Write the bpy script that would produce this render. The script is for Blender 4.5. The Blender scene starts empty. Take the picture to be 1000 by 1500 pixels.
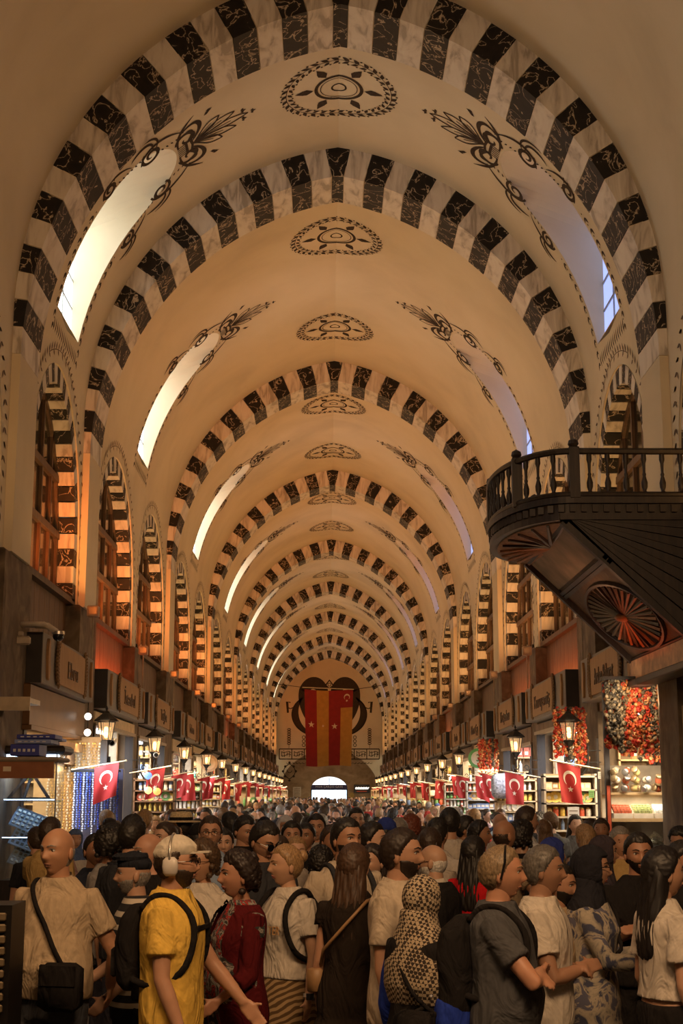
import bpy, bmesh, math, random
from math import sin, cos, pi, radians, sqrt, atan2, hypot
from mathutils import Vector, Matrix
random.seed(7)
SC = bpy.context.scene
COL = SC.collection

# ---------------------------------------------------------------- camera
cam_d = bpy.data.cameras.new('camera'); cam = bpy.data.objects.new('camera', cam_d); COL.objects.link(cam)
cam.location = (-0.16, 0.0, 1.95)
cam_d.sensor_fit = 'VERTICAL'; cam_d.sensor_height = 36.0; cam_d.lens = 36.0 * 2083.0 / 1500.0
cam_d.clip_end = 600
cam.rotation_euler = (radians(90 + 11.2155), 0, radians(-0.5666))
SC.camera = cam

# ---------------------------------------------------------------- world: hazy bright sky to the left, blue to the right
W = bpy.data.worlds.new('sky'); SC.world = W; W.use_nodes = True
wn = W.node_tree.nodes; wl = W.node_tree.links; wn.clear()
wo = wn.new('ShaderNodeOutputWorld'); wb = wn.new('ShaderNodeBackground')
tc = wn.new('ShaderNodeTexCoord'); sx = wn.new('ShaderNodeSeparateXYZ'); rp = wn.new('ShaderNodeValToRGB')
wl.new(tc.outputs['Generated'], sx.inputs[0]); wl.new(sx.outputs['X'], rp.inputs[0])
rp.color_ramp.elements[0].position = 0.0; rp.color_ramp.elements[0].color = (0.88, 0.94, 1.0, 1)
rp.color_ramp.elements[1].position = 0.6; rp.color_ramp.elements[1].color = (0.30, 0.44, 0.85, 1)
wl.new(rp.outputs[0], wb.inputs[0]); wb.inputs[1].default_value = 1.3; wl.new(wb.outputs[0], wo.inputs[0])

# ---------------------------------------------------------------- exposure
SC.view_settings.view_transform = 'Standard'
SC.view_settings.look = 'None'
SC.view_settings.exposure = 0.0
SC.view_settings.gamma = 1.0
SC.view_settings.use_curve_mapping = False
SC.cycles.use_denoising = True
SC.cycles.max_bounces = 5
SC.cycles.diffuse_bounces = 3
SC.cycles.glossy_bounces = 2
SC.cycles.transmission_bounces = 3
SC.cycles.transparent_max_bounces = 4
SC.cycles.sample_clamp_indirect = 3.0
SC.cycles.caustics_reflective = False
SC.cycles.caustics_refractive = False

# ---------------------------------------------------------------- layout numbers (metres, nave axis = +y)
VC, VR, VZ = 0.7, 4.81, 7.92          # two-centred barrel vault
IC, IR, IZ = 0.9, 4.90, 7.353         # arch intrados
WX = VR - VC                          # wall plane 4.11
RINGS = [5.2, 17.1, 22.4, 34.5, 46.8, 60.2, 72.4, 84.6, 97.2, 108.3]
RD = 1.08
ENDY = 112.6
BACKY = -8.0
BAYS = []                             # (y0, y1)
_e = [BACKY] + [v for r in RINGS for v in (r, r + RD)] + [ENDY]
BAYS = [(_e[i], _e[i + 1]) for i in range(0, len(_e), 2)]
def lunettes_of(b):
    y0, y1 = b; L = y1 - y0
    if L < 7: return [((y0 + y1) / 2, L / 2 - .08)] if L > 4.2 else []
    q = L / 4
    return [(y0 + q, q - .3), (y1 - q, q - .3)]

def area(name, loc, rot, sx_, sy_, power, col, spread=pi):
    d = bpy.data.lights.new(name, 'AREA'); d.shape = 'RECTANGLE'; d.size = sx_; d.size_y = sy_
    d.energy = power; d.color = col; d.spread = spread
    o = bpy.data.objects.new(name, d); o.location = loc; o.rotation_euler = rot; COL.objects.link(o); return o
WARM = (1.0, 0.505, 0.145)
COVE_W = 41.0
# cornice uplights hidden on the shop signs, one strip per lunette and side
for _b in BAYS:
    if _b[1] < 3: continue
    for (_yc, _hw) in lunettes_of(_b):
        for _s in (-1, 1):
            area('cornice_uplight', (_s * 3.90, _yc, 4.98), (0, radians(180 - _s * 24), 0), .16, 3.6, COVE_W * (.32 if _yc < 17 else (.85 if _yc < 23 else (1.3 if _yc < 60 else 1.05))), WARM)

# added fill lights without fixtures: for the front people and the aisle crowd
area('crowd_fill', (1.2, 2.2, 6.0), (radians(52), 0, radians(8)), 2.2, 1.2, 290, (1.0, .60, .30))
area('crowd_fill', (-2.4, 4.5, 6.2), (radians(38), 0, radians(-14)), 1.2, 1.2, 80, (1.0, .58, .28))
for _b in BAYS:
    if _b[1] < 17.5: continue
    for (_yc, _hw) in lunettes_of(_b):
        for _s in (-1, 1):
            area('aisle_fill', (_s * 3.6, _yc, 3.30), (0, radians(_s * 38), 0), .14, 2.6, 34, (1.0, .70, .40))  # unseen fill under each sign, added to brighten the crowd

# ---------------------------------------------------------------- object helpers
def tag(o, label=None, cat=None, group=None, kind=None):
    if label: o['label'] = label
    if cat: o['category'] = cat
    if group: o['group'] = group
    if kind: o['kind'] = kind
    return o
def empty(name, loc=(0, 0, 0), rz=0.0, parent=None):
    o = bpy.data.objects.new(name, None); COL.objects.link(o)
    o.location = loc; o.rotation_euler = (0, 0, rz); o.empty_display_size = .1
    if parent: o.parent = parent
    return o
def link(name, me, parent=None, loc=None, rot=None, scale=None, mats=None):
    o = bpy.data.objects.new(name, me); COL.objects.link(o)
    if parent: o.parent = parent
    if loc is not None: o.location = loc
    if rot is not None: o.rotation_euler = rot
    if scale is not None: o.scale = scale
    if mats is not None:
        for i, m in enumerate(mats if isinstance(mats, (list, tuple)) else [mats]):
            if i < len(o.material_slots):
                o.material_slots[i].link = 'OBJECT'; o.material_slots[i].material = m
    return o
def copy_tree(o, parent=None):
    c = o.copy(); COL.objects.link(c); c.parent = parent
    for ch in o.children: copy_tree(ch, c)
    return c

class MB:
    """collects polygons, then becomes one mesh"""
    def __init__(s): s.v = []; s.f = []; s.m = []; s.cur = 0
    def add(s, vs, fs):
        b = len(s.v); s.v += [tuple(v) for v in vs]; s.f += [tuple(b + i for i in f) for f in fs]; s.m += [s.cur] * len(fs); return s
    def box(s, x0, x1, y0, y1, z0, z1, M=None, ch=0.0):
        if ch > 0:
            vs = []; c = min(ch, (x1 - x0) * .45, (y1 - y0) * .45, (z1 - z0) * .45)
            for z, k in ((z0, c), (z0 + c, 0), (z1 - c, 0), (z1, c)):
                vs += [(x0 + k, y0 + k, z), (x1 - k, y0 + k, z), (x1 - k, y1 - k, z), (x0 + k, y1 - k, z)]
            fs = [(3, 2, 1, 0), (12, 13, 14, 15)]
            for r in range(3):
                for i in range(4):
                    a = r * 4 + i; b2 = r * 4 + (i + 1) % 4; fs.append((a, b2, b2 + 4, a + 4))
        else:
            vs = [(x0, y0, z0), (x1, y0, z0), (x1, y1, z0), (x0, y1, z0), (x0, y0, z1), (x1, y0, z1), (x1, y1, z1), (x0, y1, z1)]
            fs = [(3, 2, 1, 0), (4, 5, 6, 7), (0, 1, 5, 4), (1, 2, 6, 5), (2, 3, 7, 6), (3, 0, 4, 7)]
        if M is not None: vs = [M @ Vector(v) for v in vs]
        return s.add(vs, fs)
    def prism(s, pts, d0, d1, ax='y', M=None):
        """2D outline extruded along an axis; pts in the other two axes"""
        def P(p, d): return {'y': (p[0], d, p[1]), 'x': (d, p[0], p[1]), 'z': (p[0], p[1], d)}[ax]
        n = len(pts); vs = [P(p, d0) for p in pts] + [P(p, d1) for p in pts]
        fs = [tuple(range(n)), tuple(range(2 * n - 1, n - 1, -1))] + [(i, n + i, n + (i + 1) % n, (i + 1) % n) for i in range(n)]
        if M is not None: vs = [M @ Vector(v) for v in vs]
        return s.add(vs, fs)
    def lathe(s, prof, n=12, M=None, cap=True, sq=0.0):
        vs = []; fs = []
        for (r, z) in prof:
            for i in range(n):
                a = 2 * pi * (i + .5) / n; vs.append((r * cos(a), r * sin(a), z))
        k = len(prof)
        for j in range(k - 1):
            for i in range(n):
                a = j * n + i; b = j * n + (i + 1) % n; fs.append((a, b, b + n, a + n))
        if cap: fs += [tuple(range(n - 1, -1, -1)), tuple((k - 1) * n + i for i in range(n))]
        if M is not None: vs = [M @ Vector(v) for v in vs]
        return s.add(vs, fs)
    def tube(s, pts, r, n=6, M=None, cap=True):
        pts = [Vector(p) for p in pts]; vs = []; fs = []; k = len(pts); u = None
        for i, p in enumerate(pts):
            d = (pts[min(i + 1, k - 1)] - pts[max(i - 1, 0)])
            d = d.normalized() if d.length > 1e-9 else Vector((0, 0, 1))
            if u is None:
                u = d.orthogonal().normalized()
            else:
                u = (u - d * u.dot(d)); u = u.normalized() if u.length > 1e-6 else d.orthogonal().normalized()
            w = d.cross(u); rr = r[i] if isinstance(r, (list, tuple)) else r
            for j in range(n):
                a = 2 * pi * j / n; vs.append(p + (u * cos(a) + w * sin(a)) * rr)
        for i in range(k - 1):
            for j in range(n):
                a = i * n + j; b = i * n + (j + 1) % n; fs.append((a, b, b + n, a + n))
        if cap: fs += [tuple(range(n - 1, -1, -1)), tuple((k - 1) * n + j for j in range(n))]
        if M is not None: vs = [M @ Vector(v) for v in vs]
        return s.add(vs, fs)
    def ell(s, c, r, n=10, m=6, M=None, th0=0, th1=pi):
        vs = []; fs = []
        for j in range(m + 1):
            t = th0 + (th1 - th0) * j / m
            for i in range(n):
                a = 2 * pi * i / n
                vs.append((c[0] + r[0] * sin(t) * cos(a), c[1] + r[1] * sin(t) * sin(a), c[2] + r[2] * cos(t)))
        for j in range(m):
            for i in range(n):
                a = j * n + i; b = j * n + (i + 1) % n; fs.append((a, a + n, b + n, b))
        if M is not None: vs = [M @ Vector(v) for v in vs]
        return s.add(vs, fs)
    def mesh(s, name, mats, smooth=False):
        me = bpy.data.meshes.new(name); me.from_pydata(s.v, [], s.f)
        for m in (mats if isinstance(mats, (list, tuple)) else [mats]): me.materials.append(m)
        me.polygons.foreach_set('material_index', s.m)
        if smooth: me.polygons.foreach_set('use_smooth', [True] * len(s.f))
        me.validate(); me.update(); return me
    def build(s, name, mats, parent=None, smooth=False, loc=None, rot=None, **kw):
        o = link(name, s.mesh(name, mats, smooth), parent, loc, rot)
        return tag(o, **kw)

# ---------------------------------------------------------------- materials
def nmat(name):
    m = bpy.data.materials.new(name); m.use_nodes = True
    nt = m.node_tree; b = nt.nodes['Principled BSDF']; return m, nt, b
def ramp(nt, fac, stops):
    r = nt.nodes.new('ShaderNodeValToRGB'); e = r.color_ramp.elements
    while len(e) < len(stops): e.new(.5)
    for i, (p, c) in enumerate(stops):
        e[i].position = p; e[i].color = (*c, 1) if len(c) == 3 else c
    nt.links.new(fac, r.inputs[0]); return r.outputs[0]
def coords(nt, scale=(1, 1, 1), rot=(0, 0, 0), src='Object'):
    t = nt.nodes.new('ShaderNodeTexCoord'); mp = nt.nodes.new('ShaderNodeMapping')
    mp.inputs['Scale'].default_value = scale; mp.inputs['Rotation'].default_value = rot
    nt.links.new(t.outputs[src], mp.inputs[0]); return mp.outputs[0]
def noise(nt, vec, scale=5, detail=3, dist=0.0, rough=.55):
    n = nt.nodes.new('ShaderNodeTexNoise'); n.inputs['Scale'].default_value = scale; n.inputs['Detail'].default_value = detail
    n.inputs['Distortion'].default_value = dist; n.inputs['Roughness'].default_value = rough
    if vec is not None: nt.links.new(vec, n.inputs['Vector'])
    return n.outputs['Fac']
def bump(nt, b, h, strength=.3, dist=.02):
    bp = nt.nodes.new('ShaderNodeBump'); bp.inputs['Strength'].default_value = strength; bp.inputs['Distance'].default_value = dist
    nt.links.new(h, bp.inputs['Height']); nt.links.new(bp.outputs[0], b.inputs['Normal'])
_mc = {}
def plain(col, rough=.7, metal=0.0, var=.12, sc=9.0):
    """flat colour with a little grain"""
    key = (tuple(round(c, 3) for c in col), rough, metal, var, sc)
    if key in _mc: return _mc[key]
    m, nt, b = nmat('paint'); v = coords(nt)
    f = noise(nt, v, sc, 2)
    lo = tuple(c * (1 - var) for c in col); hi = tuple(min(1, c * (1 + var)) for c in col)
    nt.links.new(ramp(nt, f, [(.3, lo), (.7, hi)]), b.inputs['Base Color'])
    b.inputs['Roughness'].default_value = rough; b.inputs['Metallic'].default_value = metal
    if rough > .8: b.inputs['Specular IOR Level'].default_value = .15
    _mc[key] = m; return m
def emit(col, power, name='light'):
    key = ('e', tuple(col), power)
    if key in _mc: return _mc[key]
    m, nt, b = nmat(name)
    b.inputs['Base Color'].default_value = (*col, 1); b.inputs['Emission Color'].default_value = (*col, 1)
    b.inputs['Emission Strength'].default_value = power; b.inputs['Roughness'].default_value = .5
    _mc[key] = m; return m

def mk_plaster():
    m, nt, b = nmat('cream_plaster'); v = coords(nt)
    f = noise(nt, v, .45, 5, .4)
    nt.links.new(ramp(nt, f, [(.3, (.60, .50, .335)), (.5, (.69, .58, .395)), (.72, (.745, .635, .45))]), b.inputs['Base Color'])
    b.inputs['Roughness'].default_value = .8
    bump(nt, b, noise(nt, v, 14, 3), .12, .01); return m
def mk_black_marble():
    m, nt, b = nmat('black_veined_marble'); v = coords(nt)
    n1 = noise(nt, v, 3.2, 5, 1.6, .6)
    rnd = nt.nodes.new('ShaderNodeObjectInfo')
    w = nt.nodes.new('ShaderNodeTexNoise'); w.noise_dimensions = '4D'; w.inputs['Scale'].default_value = 3.4; w.inputs['Detail'].default_value = 4; w.inputs['Distortion'].default_value = 1.2
    mul = nt.nodes.new('ShaderNodeMath'); mul.operation = 'MULTIPLY'; mul.inputs[1].default_value = 20
    nt.links.new(rnd.outputs['Random'], mul.inputs[0]); nt.links.new(mul.outputs[0], w.inputs['W']); nt.links.new(v, w.inputs['Vector'])
    a = nt.nodes.new('ShaderNodeMath'); a.operation = 'SUBTRACT'; a.inputs[1].default_value = .5; nt.links.new(w.outputs['Fac'], a.inputs[0])
    ab = nt.nodes.new('ShaderNodeMath'); ab.operation = 'ABSOLUTE'; nt.links.new(a.outputs[0], ab.inputs[0])
    nt.links.new(ramp(nt, ab.outputs[0], [(0, (.60, .50, .36)), (.007, (.30, .23, .16)), (.018, (.022, .018, .016)), (.2, (.012, .011, .011))]), b.inputs['Base Color'])
    b.inputs['Roughness'].default_value = .55; b.inputs['Specular IOR Level'].default_value = .22; return m
def mk_white_marble():
    m, nt, b = nmat('white_streaked_marble')
    v = coords(nt, (2.2, .8, .45), (0.5, .4, .3)); f = noise(nt, v, 3.0, 5, .8, .55)
    nt.links.new(ramp(nt, f, [(.36, (.40, .34, .27)), (.44, (.60, .53, .44)), (.55, (.72, .65, .55)), (.7, (.76, .70, .60))]), b.inputs['Base Color'])
    b.inputs['Roughness'].default_value = .55; return m
def mk_wood(name, c0, c1, c2, rough=.55, scale=(6, 6, .7), sc=3.0):
    m, nt, b = nmat(name); v = coords(nt, scale); f = noise(nt, v, sc, 6, .8)
    nt.links.new(ramp(nt, f, [(.3, c0), (.5, c1), (.7, c2)]), b.inputs['Base Color'])
    b.inputs['Roughness'].default_value = rough; bump(nt, b, f, .15, .01); return m
PLASTER = mk_plaster(); BLACKM = mk_black_marble(); WHITEM = mk_white_marble()
WOOD = mk_wood('brown_timber', (.07, .032, .012), (.13, .062, .024), (.20, .10, .04))
WOODH = mk_wood('brown_timber_lying', (.10, .045, .016), (.19, .09, .035), (.27, .14, .06), scale=(.7, .7, 6))
DARKWOOD = mk_wood('dark_carved_wood', (.008, .005, .004), (.018, .010, .007), (.034, .02, .013), .5)
OAK = mk_wood('window_timber', (.055, .026, .011), (.10, .052, .022), (.15, .08, .036))
STONE = mk_wood('weathered_stone', (.07, .045, .026), (.14, .095, .055), (.24, .17, .10), .85, (1.5, 1.5, 1.2), 2.2)
PAINT = plain((.055, .038, .026), .85, 0, .25, 30)          # dark painted ornament
LEAFP = plain((.17, .12, .085), .85, 0, .3, 30)             # faded painted leaves
IRON = plain((.02, .017, .015), .45, .6, .2)
BRONZE = plain((.14, .065, .02), .45, .5, .15, 3)
PLAQUE = mk_wood('carved_light_wood', (.25, .12, .035), (.33, .165, .05), (.38, .20, .07), .6)
SIGNGREY = plain((.20, .165, .13), .6, 0, .06)
NIGHT = plain((.006, .006, .008), .6)
def mk_window_glass():
    m, nt, b = nmat('dark_window_glass'); b.inputs['Base Color'].default_value = (.025, .018, .012, 1)
    b.inputs['Roughness'].default_value = .12; b.inputs['IOR'].default_value = 1.5
    bump(nt, b, noise(nt, coords(nt), 1.5, 2), .2, .02); return m
WGLASS = mk_window_glass()
def mk_glass(name, col=(.9, .95, 1), alpha=.16):
    m, nt, b = nmat(name); out = nt.nodes['Material Output']
    tr = nt.nodes.new('ShaderNodeBsdfTransparent'); mx = nt.nodes.new('ShaderNodeMixShader'); mx.inputs[0].default_value = alpha
    gl = nt.nodes.new('ShaderNodeBsdfGlossy'); gl.inputs['Roughness'].default_value = .05; gl.inputs['Color'].default_value = (*col, 1)
    tr.inputs[0].default_value = (*col, 1)
    nt.links.new(tr.outputs[0], mx.inputs[1]); nt.links.new(gl.outputs[0], mx.inputs[2]); nt.links.new(mx.outputs[0], out.inputs[0]); return m
GLASS = mk_glass('clear_glass')
SKYL = emit((.88, .96, 1.0), 4.6, 'frosted_skylight_left')
SKYR = emit((.28, .36, .72), 1.5, 'frosted_skylight_right')
# ================================================================= VAULT, RINGS, WALLS
A_MAX = math.acos(VC / VR)                 # vault apex angle
T_MAX = VR * A_MAX
def vpt(side, t, y, off=0.0):
    """point on the wall/vault surface: t<0 down the wall, t>0 along the vault arc"""
    if t <= 0: return (side * (WX - off), y, VZ + t)
    a = t / VR; return (side * ((VR - off) * cos(a) - VC), y, VZ + (VR - off) * sin(a))
WALL_BOT = 4.85
LZ, LRISE = 5.72, 2.42                     # lunette spring, rise
def lun_hw(z, hw):
    if z <= LZ: return hw
    k = (z - LZ) / LRISE
    return hw * sqrt(max(0.0, 1 - k ** 2.15)) if k < 1 else 0.0
def lun_pt(u, hw, dr=0.0):
    """u in 0..1 from left spring over apex to right spring; inset by dr"""
    a = pi * (1 - u); h = hw - dr; r = LRISE - dr
    return (h * cos(a), LZ + r * abs(sin(a)) ** (1 / 1.0))
S_A0, S_A1, S_A2 = radians(10.6), radians(38), radians(48.6)
SHW = .76
def sky_hw(a):
    if a < S_A0 or a > S_A2: return 0.0
    if a < S_A1: return SHW * (1.0 + .10 * (S_A1 - a) / (S_A1 - S_A0))
    k = (a - S_A1) / (S_A2 - S_A1); return SHW * sqrt(max(0, 1 - k * k))

def strip_surface(mb, side, rows, y0, y1, yc, hwf):
    """rows of t; columns y0..yc-w | yc+w..y1; open where w>0"""
    def cols(t):
        w = hwf(t)
        L = [y0 + (yc - w - y0) * k / 3 for k in range(4)]
        R = [yc + w + (y1 - yc - w) * k / 3 for k in range(4)]
        return L, R, w
    prev = None
    for t in rows:
        L, R, w = cols(t); vs = [vpt(side, t, y) for y in L + R]
        b = len(mb.v); mb.v += vs
        if prev is not None:
            pb, pw = prev
            fs = []
            for k in (0, 1, 2, 4, 5, 6):
                f = (pb + k, pb + k + 1, b + k + 1, b + k)
                fs.append(f if side > 0 else f[::-1])
            mb.f += fs; mb.m += [0] * len(fs)
        prev = (b, w)

def frange(a, b, n): return [a + (b - a) * i / n for i in range(n + 1)]
wall_objs = {}
for side, nm in ((-1, 'left'), (1, 'right')):
    wmb = MB(); vmb = MB()
    for (y0, y1) in BAYS:
        L = y1 - y0; lun = lunettes_of((y0, y1))
        tl = [z - VZ for z in frange(WALL_BOT, LZ, 2)] + [LZ + LRISE * sin(pi / 2 * k / 22) - VZ for k in range(1, 23)]
        t_split = LZ + LRISE + .12 - VZ
        tl.append(t_split)
        if lun:
            for i, (yc, hw) in enumerate(lun):
                a = y0 if i == 0 else (lun[0][0] + lun[1][0]) / 2
                b = y1 if i == len(lun) - 1 else (lun[0][0] + lun[1][0]) / 2
                strip_surface(wmb, side, tl, a, b, yc, lambda t: lun_hw(VZ + t, hw))
        else:
            strip_surface(wmb, side, tl, y0, y1, (y0 + y1) / 2, lambda t: 0)
        angs = [t_split / VR] + frange(S_A0 * .9, S_A0, 1) + frange(S_A0 + 1e-4, S_A1, 10) + [S_A1 + (S_A2 - S_A1) * sin(pi / 2 * k / 10) for k in range(1, 11)] + frange(S_A2 + 1e-4, A_MAX, 12)
        strip_surface(vmb, side, [VR * a for a in angs], y0, y1, (y0 + y1) / 2, (lambda t: sky_hw(t / VR)) if L > 4 else (lambda t: 0))
    w = wmb.build('wall_' + nm, PLASTER, smooth=True, kind='structure')
    v = vmb.build('vault_' + nm, PLASTER, w, smooth=True)
    wall_objs[side] = w
# closed outer shell: roof slabs and outer walls, back wall
mb = MB()
mb.box(-7.6, 7.6, BACKY - .5, ENDY + .6, 13.6, 13.9)
for s in (-1, 1):
    mb.box(min(s * 7.4, s * 7.7), max(s * 7.4, s * 7.7), BACKY - .5, ENDY + .6, -.2, 13.7)
mb.build('trim_1', PLASTER, kind='structure')
mb = MB(); mb.box(-7.6, 7.6, BACKY - .4, BACKY, 0, 13.7); mb.build('wall_back', PLASTER, kind='structure')

# skylights: splayed plaster shaft, frosted pane and bars
def skylight_meshes(side):
    sh = MB(); pane = MB(); bars = MB()
    outl = []
    angs = [S_A0 + (S_A1 - S_A0) * k / 8 for k in range(9)] + [S_A1 + (S_A2 - S_A1) * sin(pi / 2 * k / 8) for k in range(1, 9)]
    half = [(a, sky_hw(a)) for a in angs]
    pts = [(a, w) for a, w in half] + [(a, -w) for a, w in half[::-1][1:]]
    zin = [VZ + VR * sin(a) for a, w in pts]; zb, zt = min(zin), max(zin)
    XO = 4.14
    inner = [vpt(side, a * VR, w) for a, w in pts]
    outer = [(side * XO, w * .98, zb + (p[2] - zb) * .78) for (a, w), p in zip(pts, inner)]
    n = len(pts); K = 4
    ring = []
    for k in range(K + 1):
        f = k / K; ring.append([tuple(i + (o - i) * f for i, o in zip(a, b)) for a, b in zip(inner, outer)])
    vs = [p for r in ring for p in r]; fs = []
    for k in range(K):
        for i in range(n):
            j = (i + 1) % n; f = (k * n + i, k * n + j, (k + 1) * n + j, (k + 1) * n + i); fs.append(f if side < 0 else f[::-1])
    sh.add(vs, fs)
    c = (side * XO, 0, sum(p[2] for p in outer) / n)
    pane.add([c] + outer, [(0, i + 1, (i + 1) % n + 1) for i in range(n)])
    for zz in (9.3, 9.75):
        bars.box(side * XO - .02, side * XO + .02, -SHW, SHW, zz, zz + .03)
    bars.box(side * XO - .02, side * XO + .02, -.015, .015, zb, zb + (zt - zb) * .58)
    return sh.mesh('skylight_shaft', PLASTER), pane.mesh('skylight_pane', SKYL if side < 0 else SKYR), bars.mesh('glazing_bar', plain((.35, .35, .33), .6))
widx = 1
for side in (-1, 1):
    sm = skylight_meshes(side)
    for (y0, y1) in BAYS:
        if y1 - y0 < 4: continue
        yc = (y0 + y1) / 2
        e = tag(empty('window_%d' % widx, (0, yc, 0)), kind='structure'); widx += 1
        for m in sm: link(m.name.split('.')[0], m, e)

# arch rings of alternating marble blocks
def arc_int(a, r=None): r = IR if r is None else r; return (r * cos(a) - IC, IZ + r * sin(a))
IA = math.acos(IC / IR)
def ring_block_meshes():
    """38+1 blocks of one ring in local coords (y 0..RD)"""
    N = 19; da0 = .021; out = []
    def outer(a):
        # walk outwards along the radius until just beyond the vault surface
        ix, iz = arc_int(a); dx, dz = cos(a), sin(a)
        lo, hi = 0.0, 1.2
        for _ in range(24):
            m = (lo + hi) / 2; x, z = ix + dx * m, iz + dz * m
            ins = (x < WX + .05) if z < VZ else (hypot(x + VC, z - VZ) < VR + .05)
            if ins: lo = m
            else: hi = m
        return ix + dx * max(lo, .08), iz + dz * max(lo, .08)
    g = .0011
    edges = [IA - da0 - (IA - da0) * k / N for k in range(N + 1)]
    def blk(a0, a1, mirror, mat, proud):
        mb = MB(); n = 3; A = frange(a0 - g, a1 + g, n)
        inn = [(arc_int(a, IR - proud)) for a in A]; ou = [outer(a) for a in A]
        pts = inn + ou[::-1]
        if mirror: pts = [(-x, z) for x, z in pts]
        y0 = -proud; mb.prism(pts, y0, RD + proud, 'y'); return mb.mesh('stone_block', mat)
    rnd = random.Random(3)
    for mir in (False, True):
        for k in range(N):
            out.append(blk(edges[k], edges[k + 1], mir, WHITEM if k % 2 == 0 else BLACKM, rnd.uniform(0, .006)))
    mb = MB(); inn = [arc_int(IA), arc_int(IA - da0 + g)]; ou = outer(IA - da0 + g)
    top = outer(IA - .001)
    mb.prism([(-inn[1][0], inn[1][1]), (0, arc_int(IA)[1]), inn[1], ou, (0, top[1]), (-ou[0], ou[1])], -.005, RD + .005, 'y')
    out.append(mb.mesh('stone_block', BLACKM)); return out
RB = ring_block_meshes()
rig = MB()                                     # mortar core and the white pilasters below the stripes
for i, y in enumerate(RINGS):
    e = tag(empty('trim_%d' % (i + 2), (0, y, 0)), kind='structure')
    for m in RB: link('stone_block', m, e)
    mb = MB()
    for s in (-1, 1):
        pts = [(s * (4.0 - .0), 4.85), (s * 4.0, IZ - .0), (s * 4.3, IZ), (s * 4.3, 4.85)]
        if s > 0: pts = pts[::-1]
        mb.prism(pts, 0, RD, 'y')
    # thin mortar bed just behind the faces
    A = frange(0, IA, 24)
    for s in (-1, 1):
        for k in range(24):
            p0, p1 = arc_int(A[k], IR + .012), arc_int(A[k + 1], IR + .012); q0, q1 = arc_int(A[k], IR + .2), arc_int(A[k + 1], IR + .2)
            mb.prism([(s * p0[0], p0[1]), (s * p1[0], p1[1]), (s * q1[0], q1[1]), (s * q0[0], q0[1])], .012, RD - .012, 'y')
    mb.build('pilaster', PLASTER, e)

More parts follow.
